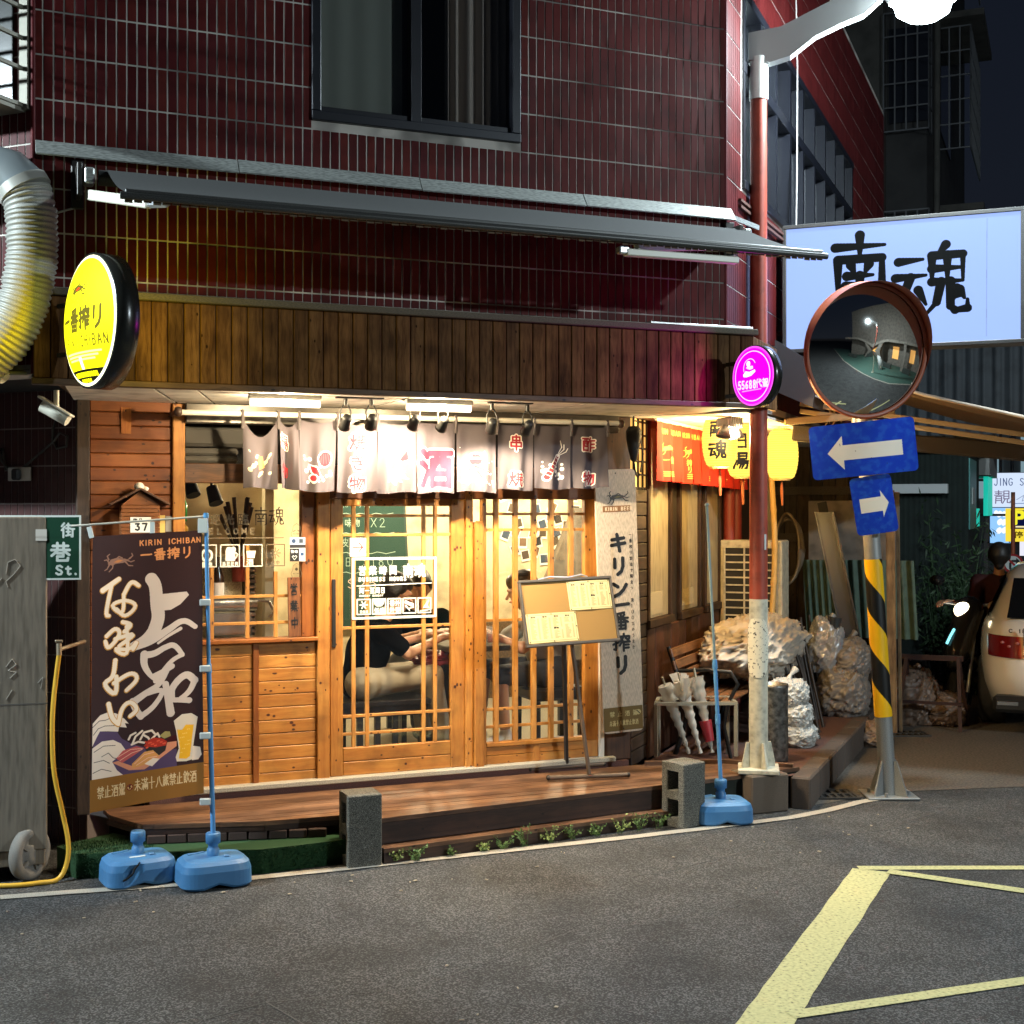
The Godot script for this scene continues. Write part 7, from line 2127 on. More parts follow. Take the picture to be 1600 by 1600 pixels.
func right_wall():
	var b: Node3D = get_node("corner_building")
	var w := part("side_front", b, AT_R, R45)
	var dk := []
	for i in 3: dk.append(wood_mat("charred_board_%d" % i, cedar, lin(0.055 + 0.012 * i, 0.04 + 0.008 * i, 0.032 + 0.005 * i), 1.5, 0.6, true))
	put("wall", bx(0, 9, 0.2, 2.62, -0.2, -0.03), flat("side_wall_brown", lin(0.05, 0.028, 0.018), 0.8), w)
	for k in 20:
		put("siding_board", bx(0.0, 0.34, 0.22 + k * 0.093, 0.306 + k * 0.093, -0.035, -0.004 + rng.randf_range(-0.004, 0.004), 0.004), dk[k % 3], w)
	# glowing shoji beside the corner
	var sj := part("shoji_window", w)
	put("lit_window_paper", bx(0.03, 0.34, 2.08, 2.55, -0.03, -0.012), glow("shoji_glow", Color(1.0, 0.80, 0.42), 0.75), sj)
	var bk := flat("shoji_black", lin(0.02, 0.015, 0.012), 0.5)
	for k in 6: put("lath", bx(0.03, 0.34, 2.075 + k * 0.09, 2.087 + k * 0.09, -0.011, -0.002), bk, sj)
	for x in [0.03, 0.13, 0.235, 0.33]: put("lath", bx(x, x + 0.012, 2.07, 2.55, -0.0115, 0.002), bk, sj)
	# film-covered windows
	var film := rough_mat("window_film", lin(0.40, 0.33, 0.20), stain, Vector3(3, 0.6, 3), 0.28)
	var fr := wood_mat("window_frame_dark", cedar, lin(0.06, 0.032, 0.018), 1.5, 0.5)
	for q in [[0.40, 0.92], [1.22, 1.76], [1.98, 2.42]]:
		var wd := part("window", w)
		put("pane", bx(q[0], q[1], 1.17, 2.5, -0.03, -0.018), film, wd)
		put("stile", bx(q[0] - 0.05, q[0], 1.12, 2.55, -0.03, 0.006, 0.003), fr, wd)
		put("stile", bx(q[1], q[1] + 0.05, 1.12, 2.55, -0.03, 0.006, 0.003), fr, wd)
		put("sill", bx(q[0] - 0.05, q[1] + 0.05, 1.11, 1.165, -0.03, 0.02, 0.003), fr, wd)
	put("gap_panel", bx(0.98, 1.16, 1.1, 2.55, -0.03, -0.02), mats["shoji_black"], w)
	put("gap_panel", bx(1.82, 1.92, 1.1, 2.55, -0.03, -0.02), mats["shoji_black"], w)
	for k in 11: put("panel_board", bx(0.36 + k * 0.2, 0.555 + k * 0.2, 0.2, 1.10, -0.03, -0.006 + 0.002 * (k % 2), 0.004), wood_mat("side_panel_%d" % (k % 2), cedar, lin(0.13 + 0.02 * (k % 2), 0.055, 0.025), 1.2, 0.6), w)
	for k in 22: put("header_board", bx(0.36 + k * 0.125, 0.48 + k * 0.125, 2.50, 2.62, -0.02, 0.004 + 0.002 * (k % 2), 0.003), wood_mat("header_wood_%d" % (k % 2), pine, lin(0.34, 0.16 + 0.02 * (k % 2), 0.05), 1.5, 0.5), w)
	for x in [2.55, 2.8]:
		var m0 := MB.new(); m0.cyl(Vector3(x, 0.2, 0.05), Vector3(x, 2.6, 0.05), 0.05, 0.05, 12)
		put("drain_pipe", m0, flat("pipe_red", lin(0.22, 0.03, 0.02), 0.5), w)
	# paper stickers at the foot of the panes
	for q in [[0.42, 1.19, 0.34, 0.16], [1.24, 1.20, 0.4, 0.13]]:
		var st := side("paper_sheet", "torn pale paper stuck to the foot of the side window " + ("nearest the corner" if q[0] < 1 else "farther from the corner"), "paper")
		put("sheet", bx(q[0], q[0] + q[2], q[1], q[1] + q[3], -0.017, -0.014), rough_mat("torn_paper", lin(0.62, 0.52, 0.32), fine, Vector3.ONE * 4, 0.8), st)
	# red noren on the side
	var n := side("red_noren", "row of bright red split curtains with pale lettering on the side wall", "door curtain")
	var m := MB.new(); m.cyl(Vector3(0.14, 2.545, 0.12), Vector3(3.15, 2.545, 0.12), 0.012)
	put("rod", m, mats["rod_pale"], n)
	var red := Color(0.72, 0.13, 0.05)
	var gold := Color(0.93, 0.62, 0.30)
	for k in 5:
		var im := canvas(240, 260, red)
		words(im, "KIRIN ICHIBAN", 40, 30, 15, 22, 2.5, 2.4, gold)
		beast(im, 80, 76, 74, gold, gold)
		words(im, "一番搾り" if k % 2 == 0 else "搾り", 92, 150, 26, 30, 1, 2.4, gold, k % 2 == 1)
		for q in 3: seg(im, Vector2(96, 218 + q * 9), Vector2(160 - q * 6, 218 + q * 9), 2, 2, gold)
		var rm := printed("red_noren_print_%d" % k, im, 0.85)
		rm.backlight_enabled = true
		rm.backlight = Color(0.3, 0.08, 0.04)
		rm.cull_mode = BaseMaterial3D.CULL_DISABLED
		for h in 2:
			m = MB.new()
			m.sheet(8, 8, func(u, v):
				var uu: float = 0.5 * h + 0.5 * u
				var x: float = 0.17 + k * 0.555 + uu * 0.55 + (0.02 if h else -0.02) * v * v * (1.0 - absf(2.0 * u - 1.0) * 0.3)
				return Vector3(x, lerpf(2.54, 2.13 - 0.006 * k, v), 0.12 + 0.025 * sin(uu * 14.0 + k) * (0.3 + v)))
			for i in m.uv.size(): m.uv[i].x = 0.5 * h + 0.5 * m.uv[i].x
			put("panel", m, rm, n)
	# black cloth bundle by the corner
	t_hang(Vector3(4.09, 2.40, 0.13))
	# lanterns and the double floodlight
	var lanterns := [[4.83, 2.41, -0.01, "南魂", "pale lit paper lantern with two black characters, nearest the corner"], [5.19, 2.35, -0.29, "白湯", "pale lit paper lantern half hidden by the red lamp pole, lettered"], [5.67, 2.345, -0.51, "", "yellow lit paper lantern without visible lettering, right of the red pole"]]
	for q in lanterns:
		var im := canvas(512, 256, Color(1.0, 0.86, 0.36))
		for y in range(0, 256, 12): rect(im, 0, y, 512, 2, Color(0.86, 0.66, 0.2))
		for o in [118.0, 374.0]: words(im, q[3], o - 48, 26, 90, 88, 18, 5.5, Color(0.13, 0.12, 0.11), true, 0.4)
		var l := thing("paper_lantern", q[4], "lantern", Vector3(q[0], q[1], q[2]), -0.55)
		m = MB.new()
		var prof := []
		for i in 25:
			var tt := i / 24.0
			prof.append(Vector2(0.075 + 0.045 * pow(sin(PI * tt), 0.55) + (0.0025 if i % 2 else 0.0), -0.18 + 0.36 * tt))
		m.lathe(prof, 36)
		var lm := lit_print("lantern_print_%d" % lanterns.find(q), im, 1.35)
		put("lantern_shade", m, lm, l)
		m = MB.new(); m.cyl(Vector3(0, 0.175, 0), Vector3(0, 0.195, 0), 0.072, 0.06, 20); m.cyl(Vector3(0, -0.195, 0), Vector3(0, -0.175, 0), 0.06, 0.072, 20)
		put("cap_ring", m, flat("lantern_cap", lin(0.42, 0.30, 0.12), 0.5), l)
		m = MB.new(); m.tube([Vector3(0.02, 0.19, 0), Vector3(0, 0.27, 0), Vector3(-0.02, 0.19, 0)], 0.004, 5)
		put("hook", m, mats["elbow_steel"], l)
		m = MB.new(); m.tube([Vector3(0, -0.19, 0), Vector3(0, -0.27, 0), Vector3(0.004, -0.38, 0)], [0.006, 0.012, 0.008], 8)
		put("tassel", m, flat("tassel_rust", lin(0.30, 0.09, 0.03), 0.9), l)
		omni(Vector3(q[0], q[1], q[2]), Color(1.0, 0.80, 0.45), 0.55, 0.06)
	var f := thing("floodlight", "double floodlight fixed under the soffit in front of the paper lanterns", "floodlight", Vector3(4.74, 2.52, 0.24), 0.4)
	put("housing", bx(-0.06, 0.09, -0.035, 0.025, -0.05, 0.05, 0.006), rough_mat("flood_grey", lin(0.3, 0.29, 0.28), fine, Vector3.ONE * 5, 0.4, 0.4), f)
	m = MB.new()
	for k in 6: m.bb(-0.05 + k * 0.026, -0.04 + k * 0.026, -0.04, 0.03, 0.05, 0.058)
	put("fin", m, mats["flood_grey"], f)
	for x in [-0.055, 0.085]:
		m = MB.new(); m.lathe([Vector2(0.015, 0.06), Vector2(0.03, 0.03), Vector2(0.052, -0.03), Vector2(0.048, -0.03), Vector2(0.028, 0.02)], 18, Transform3D(Basis(Vector3.BACK, 0.25 if x > 0 else -0.25), Vector3(x, -0.075, 0.01)))
		put("lamp_shade", m, mats["flood_grey"], f)
	m = MB.new(); m.ball(Vector3(0.012, -0.085, 0.015), Vector3(0.03, 0.035, 0.03), 12)
	put("bulb", m, glow("flood_glow", Color(1.0, 0.93, 0.78), 14.0), f)
	omni(f.transform * Vector3(0.012, -0.085, 0.015), Color(1.0, 0.88, 0.66), 2.0, 0.03)
	# air-conditioner
	var ac := side("air_conditioner", "beige outdoor air-conditioner unit with a slatted front behind the red pole", "air conditioner")
	put("casing", bx(2.42, 2.72, 0.87, 1.68, 0.0, 0.52, 0.012), rough_mat("ac_beige", lin(0.60, 0.54, 0.40), stain, Vector3.ONE * 2, 0.5), ac)
	put("recess", bx(2.412, 2.421, 0.93, 1.62, 0.05, 0.47), flat("ac_dark", lin(0.012, 0.011, 0.01), 0.7), ac)
	for k in 12: put("grille_bar", bx(2.400, 2.412, 0.925 + k * 0.0628, 0.937 + k * 0.0628, 0.04, 0.48), mats["ac_beige"], ac)
	for z in [0.04, 0.205, 0.345, 0.472]: put("grille_post", bx(2.397, 2.4115, 0.92, 1.63, z, z + 0.012), mats["ac_beige"], ac)
	put("stand", bx(2.44, 2.70, 0.80, 0.87, 0.02, 0.5, 0.005), mats["bracket_dark"], ac)

func t_hang(p: Vector3):
	var h := thing("hanging_bundle", "dark bundle hanging on a cord in front of the glowing corner window", "hanging charm", p)
	var m := MB.new(); m.lathe([Vector2(0.0, -0.16), Vector2(0.02, -0.14), Vector2(0.035, -0.08), Vector2(0.05, 0.0), Vector2(0.052, 0.05), Vector2(0.035, 0.08), Vector2(0.0, 0.085)], 14)
	put("body", m, rough_mat("bundle_black", lin(0.02, 0.02, 0.02), fine, Vector3.ONE * 8, 0.7), h)
	m = MB.new(); m.cyl(Vector3(0, 0.08, 0), Vector3(0.0, 0.15, 0), 0.004); m.tube([Vector3(0, -0.15, 0), Vector3(0.01, -0.21, 0), Vector3(0.03, -0.26, 0), Vector3(0.045, -0.23, 0)], 0.007, 6); m.tube([Vector3(0.03, 0.02, 0.03), Vector3(0.06, -0.1, 0.02), Vector3(0.05, -0.22, 0.0)], 0.005, 6)
	put("cord", m, mats["bundle_black"], h)

# ---------------------------------------------------------------- clutter on the sidewalk
func lump(c: Vector3, r: Vector3, seed_: int, amp := 0.20, freq := 1.1, wr := 0.30) -> MB:
	var n := FastNoiseLite.new()
	n.seed = seed_; n.frequency = freq; n.fractal_octaves = 4
	var rg := FastNoiseLite.new()
	rg.seed = seed_ + 9; rg.frequency = freq * 1.6; rg.fractal_type = FastNoiseLite.FRACTAL_RIDGED; rg.fractal_octaves = 3
	var m := MB.new()
	var cr := FastNoiseLite.new()
	cr.seed = seed_ + 4; cr.frequency = 2.6; cr.fractal_type = FastNoiseLite.FRACTAL_RIDGED; cr.fractal_octaves = 3; cr.domain_warp_enabled = true; cr.domain_warp_amplitude = 0.5; cr.domain_warp_frequency = 1.5
	m.sheet(96, 60, func(u, v):
		var a: float = fposmod(u, 1.0) * TAU
		var e: float = PI * (0.5 - v)
		var d := Vector3(cos(e) * cos(a), sin(e), -cos(e) * sin(a))
		var k: float = 1.0 + amp * n.get_noise_3dv(d * 1.2) + amp * wr * (rg.get_noise_3dv(d * 1.2) - 0.3) + 0.16 * pow(maxf(cr.get_noise_3dv(d), 0.0), 2.0) - 0.10 * pow(maxf(-cr.get_noise_3dv(d * 1.3), 0.0), 1.5)
		var p := d * k
		p.x = signf(p.x) * pow(absf(p.x), 0.8)
		p.z = signf(p.z) * pow(absf(p.z), 0.8)
		p.y = maxf(p.y, -0.72)
		return c + p * r)
	return m

func bag(label: String, c: Vector3, r: Vector3, mat: Material, seed_: int, tie := true, group := ""):
	var t := side("rubbish_bag", label, "bag", group)
	put("sack", lump(Vector3(c.x, c.y + r.y * 0.72, c.z), r, seed_), mat, t)
	if tie:
		var m := MB.new()
		var top := c + Vector3(r.x * 0.1, r.y * 1.5, 0)
		m.tube([top, top + Vector3(0.02, 0.05, 0.02), top + Vector3(0.06, 0.09, 0.05)], [0.03, 0.012, 0.03], 8)
		put("knot", m, mat, t)

func clutter():
	var m := MB.new()
	# bench against the wall
	var bench := side("bench", "brown slatted bench with black iron arms against the side wall", "bench")
	var iron := flat("bench_iron", lin(0.02, 0.02, 0.021), 0.4, 0.5)
	var slat := wood_mat("bench_wood", cedar, lin(0.30, 0.145, 0.06), 1.5, 0.45, true)
	for k in 4:
		m = MB.new(); m.box(Vector3(1.22, 0.66 + k * 0.085, 0.16 - k * 0.022), Vector3(1.24, 0.068, 0.022), 0.006, Basis(Vector3.RIGHT, -0.25))
		put("slat", m, slat, bench)
	for k in 4: put("slat", bx(0.60, 1.84, 0.585, 0.607, 0.20 + k * 0.085, 0.268 + k * 0.085, 0.006), slat, bench)
	for x in [0.62, 1.82]:
		m = MB.new(); m.tube([Vector3(x, 0.2, 0.52), Vector3(x, 0.42, 0.47), Vector3(x, 0.58, 0.50), Vector3(x, 0.72, 0.57), Vector3(x, 0.80, 0.52), Vector3(x, 0.81, 0.35), Vector3(x, 0.79, 0.15)], 0.014, 8)
		put("arm", m, iron, bench)
		m = MB.new(); m.tube([Vector3(x, 0.2, 0.12), Vector3(x, 0.45, 0.2), Vector3(x, 0.6, 0.19), Vector3(x, 0.96, 0.07)], 0.018, 8); m.tube([Vector3(x, 0.575, 0.18), Vector3(x, 0.575, 0.52)], 0.014, 8)
		put("leg", m, iron, bench)
	# umbrella rack and wrapped umbrellas
	var rack := side("umbrella_rack", "low white metal rack in front of the bench", "rack")
	var wm := rough_mat("rack_white", lin(0.60, 0.56, 0.44), fine, Vector3.ONE * 6, 0.5, 0.2)
	m = MB.new()
	var q := [Vector3(0.28, 0.60, 0.08), Vector3(0.52, 0.60, 0.58), Vector3(0.78, 0.60, 0.46), Vector3(0.54, 0.60, -0.02 + 0.04)]
	for i in 4: m.bar(q[i], q[(i + 1) % 4], 0.022, 0.022)
	put("top_frame", m, wm, rack)
	for i in 4:
		m = MB.new(); m.bar(q[i], Vector3(q[i].x, 0.236 if i < 2 else 0.2, q[i].z), 0.024, 0.024, Vector3.BACK)
		put("leg", m, wm, rack)
	var film := flat("clear_film", lin(0.62, 0.58, 0.5), 0.22)
	film.transparency = BaseMaterial3D.TRANSPARENCY_ALPHA
	film.albedo_color.a = 0.55
	for k in 3:
		var u := side("umbrella", ["white folded umbrella in a plastic sleeve leaning in the rack, nearest the sign board", "white folded umbrella in the middle of the rack", "folded umbrella with a red band at the right side of the rack"][k], "umbrella")
		var a := Vector3(0.47 + k * 0.05, 0.24, 0.26 + k * 0.07)
		var e := Vector3(0.36 + k * 0.11, 0.72 + 0.02 * k, 0.12 + k * 0.08)
		m = MB.new()
		var ps := []
		var rs := []
		for i in 22:
			var t2 := i / 21.0
			ps.append(a.lerp(e, t2)); rs.append(0.012 + 0.045 * pow(t2, 1.3) + 0.006 * sin(i * 2.3 + k))
		m.tube(ps, rs, 14)
		put("sleeve", m, film if k != 1 else flat("sleeve_white", lin(0.6, 0.57, 0.5), 0.35), u)
		m = MB.new(); m.cyl(a, e + (e - a) * 0.12, 0.008)
		put("shaft", m, wm, u)
		if k == 2:
			m = MB.new(); m.cyl(a.lerp(e, 0.15), a.lerp(e, 0.42), 0.032, 0.045, 14)
			put("red_band", m, flat("umbrella_red", lin(0.30, 0.02, 0.03), 0.4), u)
	var fan := side("plastic_sleeves", "fanned bunch of clear plastic sleeves sticking up from the umbrella rack", "plastic bag")
	m = MB.new()
	for k in 26:
		var d := Vector3(rng.randf_range(-0.16, 0.10), rng.randf_range(0.08, 0.20), rng.randf_range(-0.10, 0.10))
		var o := Vector3(0.42, 0.60, 0.24)
		var s := d.cross(Vector3(rng.randf() - 0.5, 0.2, rng.randf() - 0.5)).normalized() * 0.028
		m.tri(o, o + d - s, o + d + s)
	put("sleeve", m, film, fan)
	# steel bin
	var bin := side("steel_bin", "small galvanised steel cylinder bin behind the foot of the red lamp pole", "bin")
	m = MB.new(); m.lathe([Vector2(0.0, 0.2), Vector2(0.105, 0.2), Vector2(0.11, 0.22), Vector2(0.108, 0.70), Vector2(0.114, 0.715), Vector2(0.108, 0.73), Vector2(0.098, 0.73), Vector2(0.098, 0.60), Vector2(0.0, 0.58)], 28, Transform3D(Basis(), Vector3(0.66, 0.0, 0.80)))
	put("drum", m, rough_mat("bin_steel", lin(0.36, 0.37, 0.36), ntex(77, 0.02, 3, [[0.0, grey(0.4)], [0.5, grey(0.75)], [1.0, grey(1.0)]]), Vector3.ONE * 2.0, 0.38, 0.75), bin)
	# bags
	var pale := flat("bag_pale", lin(0.46, 0.40, 0.33), 0.4)
	var grey_ := flat("bag_grey", lin(0.20, 0.175, 0.155), 0.35)
	var brown := flat("bag_brown", lin(0.13, 0.085, 0.06), 0.5)
	var clear := flat("bag_silver", lin(0.36, 0.37, 0.39), 0.2, 0.3)
	var tarp := side("tarp_bundle", "big pale tarp-covered bundle lying on the bench behind the lamp pole", "bundle")
	put("tarp", lump(Vector3(1.95, 0.84, 0.40), Vector3(0.85, 0.25, 0.33), 4, 0.22, 1.1, 0.4), pale, tarp)
	for k in 3: bag(["pale tied bag on the ground behind the steel bin, lowest of its stack", "pale tied bag in the middle of the stack behind the steel bin", "pale tied bag on top of the stack behind the steel bin"][k], Vector3(1.30, 0.2 + 0.15 * k, 0.84 - 0.03 * k), Vector3(0.15, 0.11, 0.15), flat("bag_white", lin(0.42, 0.41, 0.38), 0.35), 20 + k, true, "tied bags stacked behind the bin")
	bag("clear plastic bag with a dark roll in it leaning beside the metal gutter", Vector3(3.0, 0.55, 0.78), Vector3(0.16, 0.26, 0.16), clear, 31)
	bag("grey tied rubbish bag on top of the big sack by the metal gutter", Vector3(3.1, 0.52, 0.95), Vector3(0.24, 0.18, 0.2), grey_, 33)
	bag("big grey-brown rubbish sack on the sidewalk edge left of the striped pole", Vector3(2.98, 0.2, 0.92), Vector3(0.26, 0.24, 0.22), grey_, 35, false)
	bag("brown rubbish sack on the road behind the iron trestle", Vector3(4.05, 0.0, 1.38), Vector3(0.30, 0.28, 0.25), brown, 37)
	bag("low brown sack sliding out behind the iron trestle", Vector3(4.1, 0.0, 1.66), Vector3(0.28, 0.16, 0.2), brown, 39, false)
	bag("small crumpled bag lying on the side street at the kerb", Vector3(2.72, 0.0, 1.21), Vector3(0.20, 0.11, 0.13), flat("bag_dirty", lin(0.22, 0.16, 0.12), 0.5), 41)
	# dark roll in the clear bag, gutters, sheets
	var roll := side("metal_roll", "dark shiny roll standing up beside the leaning gutter", "roll")
	m = MB.new(); m.cyl(Vector3(2.96, 0.5, 0.80), Vector3(2.98, 1.02, 0.86), 0.055, 0.06, 16)
	put("tube", m, flat("roll_steel", lin(0.10, 0.11, 0.12), 0.2, 0.8), roll)
	var gut := side("metal_gutter", "long galvanised gutter leaning against the wall among the rubbish bags", "gutter")
	m = MB.new(); m.prism(PackedVector2Array([Vector2(-0.075, 0), Vector2(0.075, 0), Vector2(0.085, 0.07), Vector2(0.072, 0.07), Vector2(0.064, 0.012), Vector2(-0.064, 0.012), Vector2(-0.072, 0.07), Vector2(-0.085, 0.07)]), 1.35, Transform3D(Basis(Vector3(0.2, 0.0, 0.98).normalized(), Vector3(-0.98, 0.1, 0.2).normalized(), Vector3(0.10, 0.97, -0.22).normalized()), Vector3(3.35, 0.60, 0.98)))
	put("profile", m, rough_mat("gutter_zinc", lin(0.30, 0.32, 0.35), fine, Vector3.ONE * 3, 0.25, 0.9), gut)
	var pole2 := side("black_plank", "narrow black plank leaning behind the metal gutter", "plank")
	m = MB.new(); m.bar(Vector3(3.6, 0.3, 1.0), Vector3(3.75, 2.0, 0.62), 0.08, 0.03, Vector3.BACK)
	put("board", m, flat("plank_black", lin(0.02, 0.017, 0.015), 0.7), pole2)
	var green := rough_mat("sheet_green", lin(0.13, 0.20, 0.15), stain, Vector3.ONE, 0.6)
	for k in 2:
		var cs := side("corrugated_sheet", ["pale green corrugated sheet standing left of the leaning gutter", "pale green corrugated sheet standing behind the striped pole"][k], "metal sheet")
		m = MB.new()
		var z0: float = [0.36, 0.75][k]
		m.sheet(40, 2, func(u, v): return Vector3(4.2 + 0.1 * k + 0.022 * sin(u * 44.0) + 0.1 * v, lerpf(1.46, 0.72, v), z0 + u * [0.42, 0.62][k] + 0.03 * v))
		put("sheet", m, green, cs)
	var ply := side("plywood_board", "greyish tan plywood board standing upright behind the leaning gutter", "board")
	put("sheet", bx(4.42, 4.44, 1.2, 2.02, 0.38, 0.98, 0.003), rough_mat("plywood", lin(0.30, 0.25, 0.20), stain, Vector3.ONE * 0.8, 0.8), ply)
	ply = side("plywood_board", "dim grey board standing behind the two arrow signs", "board")
	put("sheet", bx(4.50, 4.52, 0.9, 2.1, 1.0, 1.22, 0.003), rough_mat("plywood_grey", lin(0.24, 0.21, 0.19), stain, Vector3.ONE * 0.8, 0.8), ply)
	for k in 2:
		var pl := side("tall_plank", ["tall weathered plank standing right behind the striped pole", "thin pale batten beside the tall weathered plank"][k], "plank")
		m = MB.new(); m.bar(Vector3(3.3 + 0.1 * k, 0.0, 1.30 + 0.055 * k), Vector3(3.34 + 0.1 * k, [2.1, 1.75][k], 1.27 + 0.055 * k), [0.075, 0.03][k], 0.025, Vector3.BACK, 0.003)
		put("board", m, wood_mat("weathered_plank", cedar, lin(0.42, 0.32, 0.19), 1.4, 0.7), pl)
	# dark shed front behind the clutter
	var sh := side("storage_partition", "dark partition of boards closing the cluttered corner under the awning", "partition")
	for k in 9: put("board", bx(4.65, 4.68, 0.2, 2.55, -0.02 + k * 0.125, 0.10 + k * 0.125, 0.003), wood_mat("partition_%d" % (k % 3), cedar, lin(0.05 + 0.03 * (k % 3), 0.04 + 0.022 * (k % 3), 0.03 + 0.015 * (k % 3)), 1.0, 0.8), sh)
	m = MB.new(); m.bb(4.60, 4.65, 1.62, 1.70, 0.0, 1.1); m.bb(4.60, 4.65, 2.08, 2.16, 0.0, 1.1)
	put("beam", m, rough_mat("partition_beam", lin(0.10, 0.075, 0.055), fine, Vector3.ONE * 2, 0.8), sh)
	# hose coil, pallets, ladder-like frames
	var coil := side("hose_coil", "coil of dark hose hanging beside the air-conditioner", "hose")
	for k in 5:
		m = MB.new()
		var ps := []
		for i in 33: ps.append(Vector3(2.85 + 0.02 * k + 0.02 * sin(i * 0.7 + k), 1.60 + (0.30 - 0.012 * k) * sin(i * TAU / 32), 0.48 + (0.10 + 0.006 * k) * cos(i * TAU / 32)))
		m.tube(ps, 0.013, 7, false)
		put("loop", m, flat("hose_brown", lin(0.10, 0.075, 0.045), 0.5), coil)
	var bam := side("bamboo_pole", "pale bamboo pole standing between the red curtain and the lamp pole", "bamboo")
	m = MB.new()
	var bp := []
	var br := []
	for i in 41:
		bp.append(Vector3(2.3 + 0.03 * sin(i * 0.08), 1.05 + i * 0.037, 0.46 + 0.02 * sin(i * 0.11))); br.append(0.024 + (0.005 if i % 8 == 0 else 0.0))
	m.tube(bp, br, 12)
	put("cane", m, flat("bamboo_tan", lin(0.52, 0.34, 0.12), 0.5), bam)
	var pal := side("wood_pallet", "brown wooden pallet standing on edge behind the bench", "pallet")
	for k in 7: put("slat", bx(2.05 + k * 0.17, 2.15 + k * 0.17, 0.2, 0.98, 0.42, 0.44, 0.003), wood_mat("pallet_wood", cedar, lin(0.15, 0.075, 0.04), 1.5, 0.7), pal)
	for y in [0.35, 0.8]: put("rail", bx(2.0, 3.2, y, y + 0.07, 0.40, 0.418), mats["pallet_wood"], pal)
	var lad := side("scrap_iron_heap", "tangle of dark iron bars leaning beside the bag stack", "scrap metal")
	for k in 11:
		m = MB.new(); m.cyl(Vector3(1.65 + 0.14 * k, 0.2, 0.90 - 0.02 * k + rng.randf_range(-0.05, 0.08)), Vector3(1.75 + 0.13 * k + rng.randf_range(-0.1, 0.1), rng.randf_range(0.75, 1.05), 0.62 + rng.randf_range(-0.06, 0.12)), 0.012, 0.012, 7)
		put("bar", m, flat("scrap_dark", lin(0.05, 0.04, 0.035), 0.45, 0.5), lad)
	# trestle
	var tr := side("iron_trestle", "dark red iron trestle standing on the side street in front of the brown sacks", "trestle")
	var rust := rough_mat("trestle_red", lin(0.05, 0.014, 0.010), fine, Vector3.ONE * 5, 0.7)
	for z in [1.36, 1.80]:
		for e in [-1.0, 1.0]:
			m = MB.new(); m.bar(Vector3(3.82 + e * 0.20, 0.0, z + e * 0.02 + (0.05 if z > 1.5 else -0.04)), Vector3(3.82 + e * 0.03, 0.62, z), 0.03, 0.03, Vector3.BACK)
			put("leg", m, rust, tr)
	m = MB.new(); m.bar(Vector3(3.82, 0.62, 1.32), Vector3(3.82, 0.62, 1.84), 0.045, 0.04); m.bar(Vector3(3.66, 0.24, 1.34), Vector3(3.66, 0.24, 1.85), 0.025, 0.025)
	put("beam", m, rust, tr)

# ---------------------------------------------------------------- the street behind
func sign_plate(called: String, label: String, s: float, o: float, y: float, w: float, h: float, mat: Material):
	var t := side(called, label, "sign")
	put("case", bx(s, s + 0.12, y, y + h, o, o + w, 0.01), flat("case_white", lin(0.4, 0.42, 0.45), 0.5), t)
	var m := MB.new(); m.quad(Vector3(s - 0.004, y, o), Vector3(s - 0.004, y, o + w), Vector3(s - 0.004, y + h, o + w), Vector3(s - 0.004, y + h, o))
	put("lit_face", m, mat, t)
	m = MB.new(); m.bar(Vector3(s + 0.06, y + h * 0.8, o), Vector3(s + 0.06, y + h * 0.8, o - 1.0), 0.04, 0.04)
	put("bracket", m, mats["bracket_dark"], t)

func cage(s0: float, s1: float, y0: float, y1: float, z0: float, z1: float, parent: Node, mat: Material):
	var m := MB.new()
	var nx := maxi(1, int((s1 - s0) / 0.22))
	var nz := maxi(1, int((z1 - z0) / 0.16))
	for k in nx + 1:
		var x := lerpf(s0, s1, float(k) / nx)
		m.bar(Vector3(x, y0, z1), Vector3(x, y1, z1), 0.022, 0.022, Vector3.BACK)
	for k in nz + 1:
		var z := lerpf(z0, z1, float(k) / nz)
		m.bar(Vector3(s0, y0, z), Vector3(s0, y1, z), 0.022, 0.022, Vector3.BACK)
	for k in 6:
		var y := lerpf(y0, y1, k / 5.0)
		m.bar(Vector3(s0, y, z1), Vector3(s1, y, z1), 0.02, 0.02); m.bar(Vector3(s0, y, z0), Vector3(s0, y, z1), 0.02, 0.02)
	put("window_cage", m, mat, parent)

